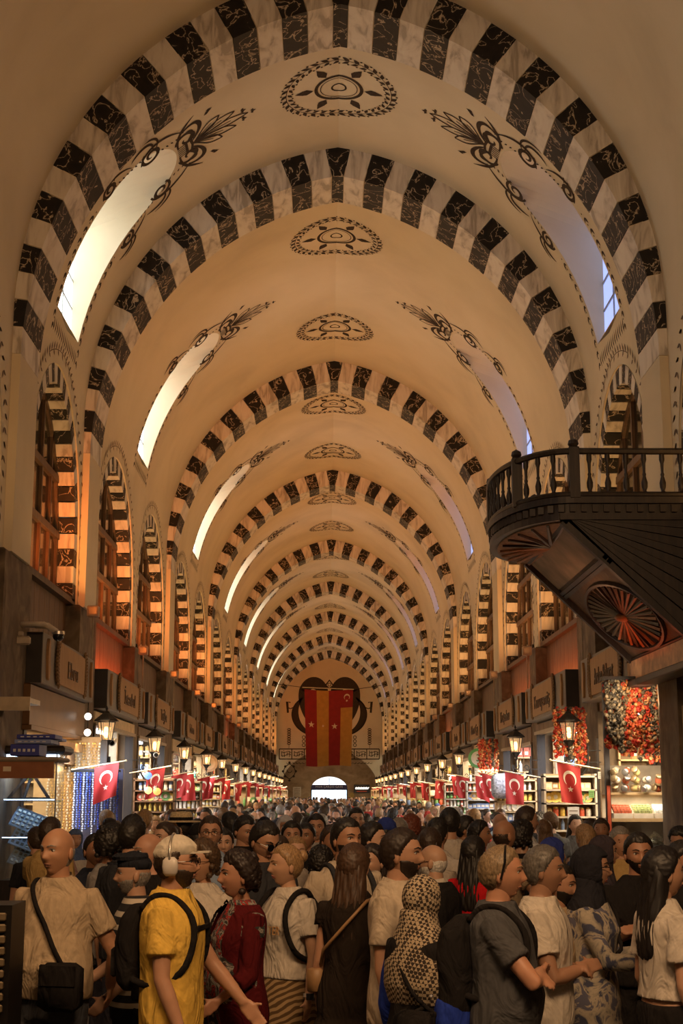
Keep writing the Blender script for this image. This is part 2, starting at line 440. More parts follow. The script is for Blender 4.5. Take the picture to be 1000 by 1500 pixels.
# lunette windows -------------------------------------------------------------
def lunette_set(side, hw):
    """meshes in local coords centred on y=0; x absolute"""
    X0, X1 = WX + .03, WX + .30               # face plane, window plane
    T = .27; out = []; N = 27; rnd = random.Random(5)
    sx = side
    def P(u, dr, x): y, z = lun_pt(u, hw, dr); return (sx * x, y, z)
    g = .0016
    def mk(faces_pts, mat):
        mb = MB(); a = [(p) for p in faces_pts]
        mb.add(a, [(0, 1, 2, 3), (7, 6, 5, 4), (0, 4, 5, 1), (1, 5, 6, 2), (2, 6, 7, 3), (3, 7, 4, 0)]); return mb.mesh('voussoir', mat)
    for k in range(N):
        u0, u1 = k / N + g, (k + 1) / N - g; pr = rnd.uniform(0, .008)
        mat = BLACKM if k % 2 == 1 else WHITEM
        fa = [P(u0, -.02, X0 - pr), P(u0, T, X0 - pr), P(u1, T, X0 - pr), P(u1, -.02, X0 - pr)]
        fb = [P(u0, -.02, X1 + .1), P(u0, T, X1 + .1), P(u1, T, X1 + .1), P(u1, -.02, X1 + .1)]
        out.append(mk(fa + fb, mat))
    for s in (-1, 1):                          # straight jamb blocks
        for j in range(3):
            z1 = LZ - .27 * j - .004; z0 = z1 - .262
            mb = MB(); ya, yb = s * (hw + .02), s * (hw - T)
            mb.box(min(sx * X0, sx * (X1 + .1)), max(sx * X0, sx * (X1 + .1)), min(ya, yb), max(ya, yb), z0, z1)
            out.append(mb.mesh('voussoir', BLACKM if j % 2 == 0 else WHITEM))
    # plaster reveal strip between wall face and voussoirs
    rv = MB(); n = 40; vs = []
    for k in range(n + 1):
        u = k / n; vs += [P(u, 0, WX), P(u, 0, WX + .06)]
    vs = [(sx * WX, -hw, WALL_BOT), (sx * (WX + .06), -hw, WALL_BOT)] + vs + [(sx * WX, hw, WALL_BOT), (sx * (WX + .06), hw, WALL_BOT)]
    rv.add(vs, [(2 * k, 2 * k + 1, 2 * k + 3, 2 * k + 2) for k in range(n + 2)])
    # timber frame
    fr = MB(); h2 = hw - T; XW = X1 - .02
    zb = 4.95
    def zat(y):
        k = abs(y) / h2
        return LZ + (LRISE - T) * sqrt(max(0, 1 - k * k))
    x0, x1 = sorted((sx * XW, sx * (XW + .09)))
    for k in range(26):
        u0, u1 = k / 26, (k + 1) / 26
        a, b = lun_pt(u0, hw, T - .01), lun_pt(u1, hw, T - .01); c, d = lun_pt(u1, hw, T + .09), lun_pt(u0, hw, T + .09)
        fr.prism([a, b, c, d], x0, x1, 'x')
    for y in (-h2, h2 - .09): fr.box(x0, x1, y, y + .09, zb, LZ)
    nv = 4; ys = [-h2 + 2 * h2 * (k + 1) / (nv + 1) for k in range(nv)]
    for y in ys: fr.box(x0, x1, y - .035, y + .035, zb, zat(y) - .05)
    zs = [5.0, 5.92, 6.78]
    for z in zs:
        w = h2 if z < LZ else h2 * sqrt(max(0, 1 - ((z - LZ) / (LRISE - T)) ** 2))
        fr.box(sx * (XW - .02) if sx > 0 else sx * (XW + .09), sx * (XW + .09) if sx > 0 else sx * (XW - .02), -w, w, z - .055, z + .055)
    # panes
    panes = []; yy = [-h2] + ys + [h2]; zz = [4.95] + zs[1:] + [LZ + LRISE - T]
    for i in range(len(yy) - 1):
        for j in range(3):
            z0, z1 = zz[j], zz[j + 1]
            za, zb2 = min(z1, zat(yy[i])), min(z1, zat(yy[i + 1]))
            if max(za, zb2) <= z0 + .05: continue
            mb = MB(); xg = sx * (XW + .05)
            mb.prism([(yy[i], z0), (yy[i + 1], z0), (yy[i + 1], max(zb2, z0 + .01)), ((yy[i] + yy[i + 1]) / 2, min(z1, zat((yy[i] + yy[i + 1]) / 2))), (yy[i], max(za, z0 + .01))], xg - .006, xg + .006, 'x')
            panes.append(mb.mesh('window_pane', WGLASS))
    # dark void box behind and timber apron below
    ap = MB(); xa, xb = sorted((sx * (WX + .14), sx * (WX + .2)))
    nb = 11
    aps = []
    for k in range(nb):
        ya, yb = -hw + 2 * hw * k / nb, -hw + 2 * hw * (k + 1) / nb
        mb = MB(); mb.box(xa, xb, ya + .006, yb - .006, 3.9, 4.9); aps.append(mb.mesh('panel_board', WOOD))
    ap.box(min(sx * (WX + .03), sx * (WX + .3)), max(sx * (WX + .03), sx * (WX + .3)), -hw, hw, 4.86, 4.95)
    return dict(v=out, rev=rv.mesh('reveal', PLASTER), fr=fr.mesh('window_frame', OAK), panes=panes, sill=ap.mesh('window_sill', OAK), ap=aps)
_ls = {}
for side in (-1, 1):
    for b in BAYS:
        for (yc, hw) in lunettes_of(b):
            if yc < -2: continue
            key = (side, round(hw, 2))
            if key not in _ls: _ls[key] = lunette_set(side, hw)
            S = _ls[key]
            e = tag(empty('window_%d' % widx, (0, yc, 0)), kind='structure'); widx += 1
            link('window_frame', S['fr'], e); link('reveal', S['rev'], e); link('window_sill', S['sill'], e)
            for m in S['v']: link('voussoir', m, e)
            for m in S['ap']: link('panel_board', m, e)
            for m in S['panes']: link('window_pane', m, e)
# pillars under the wall piers
for side, nm in ((-1, 'left'), (1, 'right')):
    e = wall_objs[side]
    for i in range(len(BAYS)):
        y0, y1 = BAYS[i]
        ys = []
        if i > 0: ys.append((y0 - RD - .25, y0 + .25))
        l = lunettes_of((y0, y1))
        if len(l) == 2: m = (l[0][0] + l[1][0]) / 2; ys.append((m - .42, m + .42))
        for (a, b) in ys:
            mb = MB(); xa, xb = sorted((side * 4.02, side * 4.75)); mb.box(xa, xb, a, b, 0, 4.86, ch=.03)
            mb.build('pier', STONE, e)

# floor
def mk_floor():
    m, nt, b = nmat('worn_marble_floor'); v = coords(nt)
    nt.links.new(ramp(nt, noise(nt, v, 1.2, 5), [(.3, (.30, .26, .21)), (.7, (.46, .41, .34))]), b.inputs['Base Color'])
    b.inputs['Roughness'].default_value = .3; return m
FLOORM = mk_floor()
mb = MB(); mb.box(-7.6, 7.6, BACKY - .4, ENDY + 30, -.2, -.012)
fl = mb.build('floor', plain((.10, .09, .08), .8), kind='structure')
tm = MB(); tm.box(-.448, .448, -.448, .448, -.02, 0); tm = tm.mesh('floor_tile', FLOORM)
for iy in range(30):
    for ix in range(9):
        link('floor_tile', tm, fl, ((ix - 4) * .9, 11.5 + iy * .9, random.uniform(-.002, .002)))
# ================================================================= PAINTED ORNAMENT (thin flat paint on the plaster)
class Paint:
    """flat shapes in a 2D plane (p along the nave, q along the surface), mapped later"""
    def __init__(s): s.v = []; s.f = []
    def poly(s, pts):
        b = len(s.v); s.v += pts; s.f.append(tuple(range(b, b + len(pts))))
    def stroke(s, pts, w0, w1=None, wm=None):
        """tapered brush line; width w0 at start, wm in the middle, w1 at the end"""
        n = len(pts); w1 = w0 if w1 is None else w1; L = []
        for i, p in enumerate(pts):
            a = pts[max(i - 1, 0)]; b = pts[min(i + 1, n - 1)]; dx, dy = b[0] - a[0], b[1] - a[1]; l = hypot(dx, dy) or 1
            k = i / (n - 1)
            w = w0 + (w1 - w0) * k if wm is None else (w0 + (wm - w0) * sin(pi * k) if k < .5 else w1 + (wm - w1) * sin(pi * k))
            L.append((p[0] - dy / l * w / 2, p[1] + dx / l * w / 2, p[0] + dy / l * w / 2, p[1] - dx / l * w / 2))
        b = len(s.v)
        for l in L: s.v += [(l[0], l[1]), (l[2], l[3])]
        for i in range(n - 1): s.f.append((b + 2 * i, b + 2 * i + 1, b + 2 * i + 3, b + 2 * i + 2))
    def leaf(s, x, y, ang, ln, wd):
        c, d = cos(ang), sin(ang); P = [(0, 0), (.35, .5), (.6, .38), (1, 0), (.6, -.38), (.35, -.5)]
        s.poly([(x + (u * ln) * c - (v * wd) * d, y + (u * ln) * d + (v * wd) * c) for u, v in P])
    def dot(s, x, y, r, n=7): s.poly([(x + r * cos(2 * pi * i / n), y + r * sin(2 * pi * i / n)) for i in range(n)])
    def ring(s, x, y, r, w, n=36, a0=0, a1=2 * pi, ry=None):
        ry = ry or r; s.stroke([(x + r * cos(a0 + (a1 - a0) * i / n), y + ry * sin(a0 + (a1 - a0) * i / n)) for i in range(n + 1)], w)
    def spiral(s, x, y, r0, r1, a0, turns, w0, w1, n=26, fl=1):
        s.stroke([(x + (r0 + (r1 - r0) * i / n) * cos(a0 + fl * turns * 2 * pi * i / n), y + (r0 + (r1 - r0) * i / n) * sin(a0 + fl * turns * 2 * pi * i / n)) for i in range(n + 1)], w0, w1, max(w0, w1) * 1.5)
    def mesh(s, name, fn, mat, flip=False):
        me = bpy.data.meshes.new(name)
        me.from_pydata([fn(*p) for p in s.v], [], [f[::-1] if flip else f for f in s.f]); me.materials.append(mat); me.update(); return me
def bez(p0, p1, p2, p3, n=14):
    return [tuple((1 - t) ** 3 * a + 3 * (1 - t) ** 2 * t * b + 3 * (1 - t) * t * t * c + t ** 3 * d for a, b, c, d in zip(p0, p1, p2, p3)) for t in [i / n for i in range(n + 1)]]

def on_vault(side, off=.006): return lambda p, q: vpt(side, q, p, off)
def on_crown(p, q):
    """q = signed arc distance from the crown; mapped on the vault halves"""
    s = -1 if q < 0 else 1; return vpt(s, T_MAX - abs(q), p, .007)
md = Paint(); R = .84
for i in range(34):
    a = 2 * pi * i / 34
    x, y = R * cos(a), R * sin(a)
    md.leaf(x, y, a + 1.0, .15, .075); md.leaf(x * .97, y * .97, a + pi * .72, .13, .06); md.dot(x * 1.1, y * 1.1, .022, 5); md.dot(x * .88, y * .88, .02, 5)
md.ring(0, 0, R, .012, 48)
md.ring(0, 0, .36, .055, 40); md.ring(0, 0, .29, .014, 32); md.ring(0, 0, .11, .03, 20)
for i in range(6):
    a = pi * i / 3 + pi / 6
    md.leaf(.40 * cos(a), .40 * sin(a), a, .30, .16); md.leaf(.46 * cos(a), .46 * sin(a), a + .5, .14, .07); md.leaf(.46 * cos(a), .46 * sin(a), a - .5, .14, .07)
MED = md.mesh('painted_medallion', on_crown, PAINT)

def sky_ornament():
    P = Paint(); q0 = VR * S_A2           # top of skylight
    for m in (-1, 1):
        # C scrolls beside the crown
        P.spiral(m * .26, q0 + .22, .20, .05, -pi / 2 if m > 0 else -pi / 2, 1.1, .05, .02, 26, m)
        P.stroke(bez((m * .1, q0 + .32), (m * .42, q0 + .62), (m * .75, q0 + .48), (m * .52, q0 + .16)), .03, .03, .085)
        P.stroke(bez((m * .16, q0 + .22), (m * .34, q0 + .40), (m * .52, q0 + .36), (m * .42, q0 + .18)), .02, .02, .05)
        P.stroke(bez((m * .12, q0 + .05), (m * .5, q0 + .02), (m * .65, q0 + .22), (m * .80, q0 + .42)), .03, .01, .06)
        for k in range(3): P.leaf(m * .60 + m * .05 * k, q0 + .58 + .02 * k, pi / 2 - m * (.5 - .25 * k), .12, .05)
        # acanthus scrolls running down the flanks
        for (qc, xo, sc) in ((q0 - .42, .62, 1.0), (q0 - 1.30, .93, .8)):
            P.spiral(m * xo, qc, .05 * sc, .20 * sc, 0, 1.4, .02, .05, 26, m)
            P.stroke(bez((m * (xo - .05), qc - .22 * sc), (m * (xo + .30 * sc), qc - .15), (m * (xo + .25 * sc), qc + .35 * sc), (m * (xo - .12), qc + .62 * sc)), .04, .01, .06)
            P.stroke(bez((m * (xo + .12 * sc), qc + .05), (m * (xo + .42 * sc), qc + .12), (m * (xo + .42 * sc), qc - .2 * sc), (m * (xo + .30 * sc), qc - .38 * sc)), .02, .01, .06)
            P.stroke(bez((m * (xo + .1 * sc), qc + .12), (m * (xo + .34 * sc), qc + .26), (m * (xo + .52 * sc), qc + .02), (m * (xo + .46 * sc), qc - .22 * sc)), .02, .01, .05)
            for k in range(7): P.leaf(m * (xo - .06 - .02 * k), qc + .1 + .09 * k, pi / 2 + m * 1.0, .08, .035)
        # small leaf chain to the sill
        q = q0 - 1.75; k = 0
        while q > VR * S_A0 - .3:
            w = sky_hw(max(q / VR, S_A0 + .001)) or SHW
            x = m * (w + .13); P.leaf(x, q, -pi / 2 + m * .35, .13, .06); P.leaf(x, q, -pi / 2 - m * .9, .11, .05); P.dot(x - m * .03, q + .07, .018, 5)
            q -= .19; k += 1
    # crown basket
    P.stroke([(-.16, q0 + .20), (.16, q0 + .20)], .05); P.stroke([(-.20, q0 + .28), (0, q0 + .31), (.20, q0 + .28)], .05)
    for k in range(6): P.stroke([(-.14 + .056 * k, q0 + .03), (-.14 + .056 * k, q0 + .18)], .022)
    # fan of beaded plumes
    for a, l in ((-.62, .62), (-.30, .80), (0, .98), (.30, .80), (.62, .62)):
        dx, dy = sin(a), cos(a); nx, ny = dy, -dx
        base = (0, q0 + .32)
        Lp = [(base[0] + dx * l * t + nx * .075 * sin(pi * t ** 1.6) * 1.15, base[1] + dy * l * t + ny * .075 * sin(pi * t ** 1.6) * 1.15) for t in [i / 16 for i in range(17)]]
        Rp = [(base[0] + dx * l * t - nx * .075 * sin(pi * t ** 1.6) * 1.15, base[1] + dy * l * t - ny * .075 * sin(pi * t ** 1.6) * 1.15) for t in [i / 16 for i in range(17)]]
        P.stroke(Lp, .03); P.stroke(Rp, .03)
        P.stroke([(base[0] + dx * l * t, base[1] + dy * l * t) for t in (.15, .4, .7)], .018)
    for (x, y) in ((-.13, q0 + 1.2), (.13, q0 + 1.2), (0, q0 + 1.36)):
        for a in (0.3, 1.6, 2.8): P.leaf(x, y, a, .08, .05)
    # leaf row under the sill
    q = VR * S_A0 - .22
    for k in range(15): P.leaf(-.84 + .12 * k, q - .10, pi / 2 + .35, .17, .05); P.leaf(-.84 + .12 * k, q - .02, -pi / 2 - .35, .15, .05)
    return P
so = sky_ornament()
SO = {s: so.mesh('painted_scrollwork', on_vault(s), PAINT, s > 0) for s in (-1, 1)}
def lun_border(hw):
    P = Paint(); n = 46
    for i in range(n):
        u = (i + .5) / n
        y, z = lun_pt(u, hw, -.20); y2, z2 = lun_pt(u + .005, hw, -.20); a = atan2(z2 - z, y2 - y)
        if abs(y) > hw + .06: y = math.copysign(hw + .06, y)
        P.leaf(y, z, a + .9, .15, .055); P.leaf(y, z, a - 2.2 + pi, .13, .05) if i % 2 else P.leaf(y, z, a - .9, .12, .05)
    P.stroke([lun_pt(.36 + .28 * i / 20, hw, -.20) for i in range(21)], .012)
    for s in (-1, 1):
        for j in range(5): P.leaf(s * (hw + .04), LZ - .1 - .17 * j, -pi / 2 + .4 * s, .12, .05)
    return P
for side in (-1, 1):
    w = wall_objs[side]
    for (y0, y1) in BAYS:
        if y1 < 8 or y1 - y0 < 4: continue
        yc = (y0 + y1) / 2
        link('painted_scrollwork', SO[side], w, (0, yc, 0))
        if side < 0:
            for yy in ([yc] if y1 - y0 < 7 else [yc - 2.75, yc + 2.75]): link('painted_medallion', MED, w, (0, yy, 0))
_lb = {}
for side in (-1, 1):
    for b in BAYS:
        for (yc, hw) in lunettes_of(b):
            if yc < 8 or yc > 75: continue
            k = (side, round(hw, 2))
            if k not in _lb:
                _lb[k] = lun_border(hw).mesh('painted_leaf_border', lambda p, q, s=side: (lambda v: (v[0], p, v[2]))(vpt(s, q - VZ, p, .006)), LEAFP, side < 0)
            link('painted_leaf_border', _lb[k], wall_objs[side], (0, yc, 0))

# ================================================================= END WALL
mb = MB(); n = 30
# wall with the big lower niche arch cut out
NW, NZ, NH = 3.9, 2.0, 3.35              # niche half width, spring, rise
top = [(-4.2, 13.5)] + [(4.2, 13.5)]
ys0 = frange(-NW, NW, 36)
def niche_z(x): return NZ + NH * sqrt(max(0, 1 - (x / NW) ** 2))
vs = []; fs = []
for x in ys0: vs += [(x, ENDY, niche_z(x)), (x, ENDY, 13.5)]
for i in range(36): fs.append((2 * i, 2 * i + 2, 2 * i + 3, 2 * i + 1))
mb.add(vs, fs); mb.box(-4.6, -NW, ENDY, ENDY + .1, 0, 13.5); mb.box(NW, 4.6, ENDY, ENDY + .1, 0, 13.5)
ew = mb.build('wall_end', PLASTER, kind='structure')
mb = MB()
# stone back of the niche with the doorway arch
DY = ENDY + 1.3; DX, DZ, DR = 1.45, 2.25, 1.45
def door_z(x): return DZ + DR * .72 * sqrt(max(0, 1 - (x / DX) ** 2))
xs = frange(-DX, DX, 24); vs = []; fs = []
for x in xs: vs += [(x, DY, door_z(x)), (x, DY, 7)]
for i in range(24): fs.append((2 * i, 2 * i + 2, 2 * i + 3, 2 * i + 1))
mb.add(vs, fs); mb.box(-5, -DX, DY, DY + .8, 0, 7); mb.box(DX, 5, DY, DY + .8, 0, 7)
vs = []; fs = []
for x in xs: vs += [(x, DY, door_z(x)), (x, DY + .8, door_z(x))]
for i in range(24): fs.append((2 * i, 2 * i + 2, 2 * i + 3, 2 * i + 1))
mb.add(vs, fs)
vs = []; fs = []
for x in ys0: vs += [(x, ENDY, niche_z(x)), (x, DY + .1, niche_z(x))]
for i in range(36): fs.append((2 * i, 2 * i + 2, 2 * i + 3, 2 * i + 1))
mb.add(vs, fs); mb.box(-NW - .1, -NW, ENDY, DY, 0, NZ); mb.box(NW, NW + .1, ENDY, DY, 0, NZ)
NICHE = mk_wood('brown_niche_stone', (.28, .18, .09), (.40, .27, .14), (.50, .35, .20), .85, (1, 1, 1.4), 1.4)
mb.build('niche', NICHE, ew)
mb = MB()
for k in range(24):                        # raised moulding around the door arch
    a0, a1 = pi * k / 24, pi * (k + 1) / 24
    def q(a, r): return (r * cos(a), DZ + r * .72 * sin(a))
    mb.prism([q(a0, 1.47), q(a1, 1.47), q(a1, 1.62), q(a0, 1.62)], DY - .06, DY, 'y')
mb.build('door_moulding', NICHE, ew)
# doorway: iron frame, navy sign band, glass fanlight; the bright street beyond
e = tag(empty('door_1', (0, DY, 0)), kind='structure')
mb = MB()
for x in (-1.45, 1.37): mb.box(x, x + .08, .1, .2, 0, 2.3)
mb.box(-1.45, 1.45, .1, .2, 2.26, 2.34); mb.box(-.03, .03, .12, .18, 2.66, 3.2)
mb.build('door_frame', IRON, e)
mb = MB(); mb.box(-1.42, 1.42, -.02, .08, 2.34, 2.66); mb.build('sign_band', plain((.03, .03, .10), .5), e)
def text_mesh(s, size, mat, name='lettering', depth=.004, sx_=1.0, font_align='CENTER', shear=0):
    cu = bpy.data.curves.new('t', 'FONT'); cu.body = s; cu.size = size; cu.align_x = font_align; cu.align_y = 'CENTER'; cu.extrude = depth; cu.resolution_u = 2; cu.shear = shear
    o = bpy.data.objects.new('t', cu); COL.objects.link(o)
    dg = bpy.context.evaluated_depsgraph_get(); me = bpy.data.meshes.new_from_object(o.evaluated_get(dg)); me.name = name
    bpy.data.objects.remove(o); bpy.data.curves.remove(cu)
    for v in me.vertices: v.co.x *= sx_
    me.materials.clear(); me.materials.append(mat); return me
tmx = text_mesh('MISIR \u00c7AR\u015eISI GATE', .24, plain((.6, .6, .62), .5)); link('lettering', tmx, e, (0, -.03, 2.5), (pi / 2, 0, 0))
mb = MB(); mb.box(-30, 30, ENDY + 22, ENDY + 22.5, 0, 7)
fac = mb.build('building_front', plain((.72, .76, .80), .8), label='pale building front across the street beyond the far doorway', cat='building')
mb = MB()
for i in range(-6, 7):
    for z in (1.2, 3.6): mb = MB(); mb.box(i * 1.7 - .45, i * 1.7 + .45, ENDY + 21.96, ENDY + 22, z, z + 1.4); mb.build('window', plain((.35, .42, .5), .4), fac)
S = area('street_daylight', (0, ENDY + 12, 7.5), (radians(-20), 0, 0), 20, 12, 32000, (.85, .93, 1.0))

# wall painting: two great mirrored scrolls, frieze of script, small cartouches
P = Paint(); ZC = 9.2
for m in (-1, 1):
    P.stroke(bez((m * .38, 9.3), (m * .45, 10.6), (m * 1.5, 11.0), (m * 2.05, 9.9), 18), .62, .72, .95)
    P.stroke(bez((m * 2.02, 10.0), (m * 2.35, 8.9), (m * 1.75, 7.9), (m * 1.1, 7.05), 18), .72, .35, .55)
    P.stroke(bez((m * 2.1, 9.4), (m * 3.1, 8.4), (m * 2.7, 7.0), (m * 1.45, 6.55), 18), .10, .25, .52)
    P.stroke(bez((m * 2.2, 9.3), (m * 3.35, 8.6), (m * 3.1, 7.1), (m * 1.8, 6.6), 18), .08, .08)
    P.stroke(bez((m * .12, 8.9), (m * .5, 9.35), (m * 1.0, 9.3), (m * 1.4, 8.7), 12), .35, .05, .35)
    P.stroke(bez((m * .2, 10.0), (m * .5, 10.05), (m * .72, 9.7), (m * .7, 9.3), 12), .08, .08)
    P.stroke([(m * 3.25, 8.2), (m * 3.32, 9.05), (m * 3.05, 9.0)], .16, .1, .2); P.stroke(bez((m * 3.2, 8.6), (m * 3.0, 8.4), (m * 2.9, 8.7), (m * 2.7, 8.6)), .07)
    for k in range(7): P.ring(m * 3.15, 6.9 - .18 * k, .13, .05, 10, ry=.08)
    P.stroke([(m * 3.15, 7.0), (m * 3.15, 5.45)], .03)
    for k in range(3): P.ring(m * 2.0, 6.3 - .3 * k, .12, .05, 10)
P.stroke([(-.3, 10.35), (0, 10.75), (.3, 10.35), (0, 10.1), (-.3, 10.35)], .12)
P.ring(0, 10.4, .12, .05, 10)
pa = P.mesh('painted_tulip_scrolls', lambda p, q: (p, ENDY - .012, q), PAINT); link('painted_tulip_scrolls', pa, ew)
P = Paint()
FZ0, FZ1 = 4.62, 5.40
P.stroke([(-3.9, FZ0), (3.9, FZ0)], .08); P.stroke([(-3.9, FZ1), (3.9, FZ1)], .08)
for i in range(9): P.stroke([(-3.9 + .975 * i, FZ0), (-3.9 + .975 * i, FZ1)], .07)
rn = random.Random(4)
for i in range(8):
    x0 = -3.8 + .975 * i
    for k in range(4):
        a = x0 + .12 + .19 * k; P.stroke([(a, FZ0 + .15 + rn.random() * .1), (a + rn.uniform(-.05, .05), FZ1 - .12 - rn.random() * .2)], .05)
    P.stroke(bez((x0 + .05, FZ0 + .3), (x0 + .3, FZ0 + .05), (x0 + .6, FZ0 + .6), (x0 + .8, FZ0 + .3)), .05)
    P.stroke(bez((x0 + .1, FZ1 - .2), (x0 + .3, FZ0 + .3), (x0 + .5, FZ1), (x0 + .82, FZ1 - .3)), .045)
    for k in range(3): P.dot(x0 + rn.uniform(.1, .8), rn.uniform(FZ0 + .2, FZ1 - .1), .035, 5)
for m in (-1, 1):
    for k in range(6): P.stroke(bez((m * (1.75 + .25 * k), 4.25), (m * (1.85 + .25 * k), 4.5), (m * (1.95 + .25 * k), 4.1), (m * (2.1 + .25 * k), 4.35)), .03)
    c = m * 3.1
    if m < 0:
        P.stroke(bez((c, 4.25), (c - .6, 3.95), (c - .6, 3.4), (c, 3.1)), .06); P.stroke(bez((c, 4.25), (c + .6, 3.95), (c + .6, 3.4), (c, 3.1)), .06)
        for t in ((0, 4.35), (0, 2.98), (-.5, 3.68), (.5, 3.68), (-.33, 4.05), (.33, 4.05), (-.33, 3.3), (.33, 3.3)): P.dot(c + t[0], t[1], .1, 6)
        P.stroke(bez((c - .2, 3.8), (c - .1, 3.5), (c + .1, 3.5), (c + .2, 3.75)), .05)
pa = P.mesh('painted_script_frieze', lambda p, q: (p, ENDY - .012, q), PAINT); link('painted_script_frieze', pa, ew)
# niche furniture: notices and a lit shop sign
t = tag(empty('shop_sign', (2.55, ENDY + .9, 2.35)), 'black shop sign with white cursive script right of the far doorway', 'sign')
mb = MB(); mb.box(-.62, .62, 0, .12, -.32, .32, ch=.02); mb.build('sign_board', plain((.02, .02, .02), .4), t)
P = Paint()
for k in range(5): P.stroke(bez((-.5 + .2 * k, .0), (-.4 + .2 * k, .28), (-.33 + .2 * k, -.12), (-.25 + .2 * k, .12)), .045)
P.stroke([(-.5, -.02), (.5, -.02)], .03); link('lettering', P.mesh('lettering', lambda p, q: (p, -.01, q), emit((1, .95, .85), 2.0)), t)
P = Paint(); P.stroke([(-.4, -.2), (.4, -.2)], .07); link('lettering', P.mesh('lettering', lambda p, q: (p, -.01, q), plain((.7, .1, .03))), t)
mb = MB(); mb.lathe([(.0, 0), (.22, 0), (.22, .04), (0, .04)], 20, Matrix.Translation((1.75, ENDY + 1.24, 1.85)) @ Matrix.Rotation(pi / 2, 4, 'X')); mb.build('round_notice', plain((.5, .32, .08)), label='round yellow notice beside the far doorway', cat='sign')
mb = MB(); mb.box(1.62, 1.9, ENDY + 1.2, ENDY + 1.24, 1.3, 1.6); mb.build('fire_notice', plain((.5, .04, .02)), label='small red square notice below the round yellow one', cat='sign')
mb = MB(); mb.box(-2.85, -2.2, ENDY + 1.2, ENDY + 1.24, 1.75, 2.5, ch=.01); nb = mb.build('wall_notice', plain((.62, .52, .38)), label='pale framed notice on the stone left of the far doorway', cat='sign')
mb = MB()
for k in range(5): mb.box(-2.75, -2.3, ENDY + 1.19, ENDY + 1.2, 1.85 + .12 * k, 1.89 + .12 * k)
mb.build('lettering', plain((.25, .15, .08)), nb)
mb = MB(); mb.box(-3.7, -1.75, ENDY + .6, ENDY + .95, 0, 1.45); nb = mb.build('stall_counter', plain((.5, .45, .38)), label='pale counter stall left of the far doorway', cat='counter')

# great striped banner hung across the nave
def great_flag():
    e = empty('striped_banner', (0.02, 100.0, 0)); tag(e, 'huge red and yellow striped banner hanging high before the end wall', 'flag')
    X0, X1, ZT, ZB = -1.78, 1.62, 9.15, 3.85
    def f(u, v, o=0):                      # u across 0..1, v down 0..1
        x = X0 + (X1 - X0) * u; x += (.16 * v) * (1 - 2 * u) * .9
        return (x, .10 * sin(u * 9 + v * 2) * (.4 + v) - o, ZT - .12 * sin(pi * u) * (1 - v) - (ZT - ZB) * v - .05 * sin(u * 7) * v)
    RED = plain((.24, .006, .006), .8, 0, .1, 3); YEL = plain((.42, .205, .03), .75, 0, .1, 3); STAR = plain((.62, .50, .34), .7)
    for k, m in enumerate((RED, YEL, RED, YEL)):
        mb = MB(); n = 6; h = 18; vs = []; fs = []
        for j in range(h + 1):
            for i in range(n + 1): vs.append(f(k / 4 + i / n / 4, j / h))
        for j in range(h):
            for i in range(n): a = j * (n + 1) + i; fs.append((a, a + n + 1, a + n + 2, a + 1))
        mb.add(vs, fs); mb.build('stripe', m, e, True)
    mb = MB(); vs = []; fs = []
    for j in range(7):
        for i in range(7): vs.append(f(.75 + i / 24, j / 6 * .235, .012))
    for j in range(6):
        for i in range(6): a = j * 7 + i; fs.append((a, a + 7, a + 8, a + 1))
    mb.add(vs, fs); mb.build('canton', RED, e, True)
    P = Paint()
    def star(cx, cy, r, rot=pi / 2):
        asp = (X1 - X0) / (ZT - ZB)
        pts = [(cx + (r if i % 2 == 0 else r * .4) * cos(rot + pi * i / 5), cy - (r if i % 2 == 0 else r * .4) * sin(rot + pi * i / 5) * asp) for i in range(10)]
        for i in range(10): P.poly([(cx, cy), pts[i], pts[(i + 1) % 10]])
    asp = (X1 - X0) / (ZT - ZB)
    asp = (X1 - X0) / (ZT - ZB)
    P.stroke([(.875 + .055 * cos(a), .10 - .055 * asp * sin(a)) for a in [radians(-40 + 260 * i / 20) for i in range(21)]], .004, .004, .02)
    link('crescent', P.mesh('crescent', lambda p, q: f(p, q, .024), STAR), e)
    for a_ in ((.625, .48, .07), (.38, .47, .03), (.13, .455, .07), (.875, .145, .028, -pi / 2)):
        P = Paint(); star(*a_); link('star', P.mesh('star', lambda p, q: f(p, q, .024), STAR), e)
    mb = MB(); mb.tube([(-3.7, 0, 9.5), (X0 - .2, 0, 9.28), (X1 + .1, 0, 9.13), (3.6, 0, 9.4)], .02, 5); mb.build('rope', IRON, e)
    mb = MB(); mb.tube([(X0 - .15, 0, 9.27), (X1 + .05, 0, 9.13)], .035, 8); mb.build('top_pole', plain((.5, .42, .3)), e)
great_flag()
# ================================================================= SHOP FRONTS
ORD = ['first', 'second', 'third', 'fourth', 'fifth', 'sixth', 'seventh', 'eighth', 'ninth', 'tenth', 'eleventh', 'twelfth', 'thirteenth', 'fourteenth', 'fifteenth', 'sixteenth', 'seventeenth', 'eighteenth']
SX = 3.81
shops = {-1: [], 1: []}
for side in (-1, 1):
    for b in BAYS:
        if b[1] < 17.5: continue
        for (yc, hw) in lunettes_of(b): shops[side].append((yc - hw, yc + hw))
SIGN_NAMES = {-1: ['Ebru', '\u0130stanbul', 'Tu\u011fba', 'Lokum', 'Safran', 'Kahve', 'Hediyelik', 'Baharat'], 1: ['Arslan Baharat', 'Kuruyemi\u015f', 'Ku\u015fadas\u0131', 'Baharat \u00c7ay', 'Zeytin', 'Pastane', 'Lokum', 'Nar']}
CARVE = plain((.20, .11, .04), .6, 0, .3, 40)
TXT = plain((.10, .05, .02), .6)
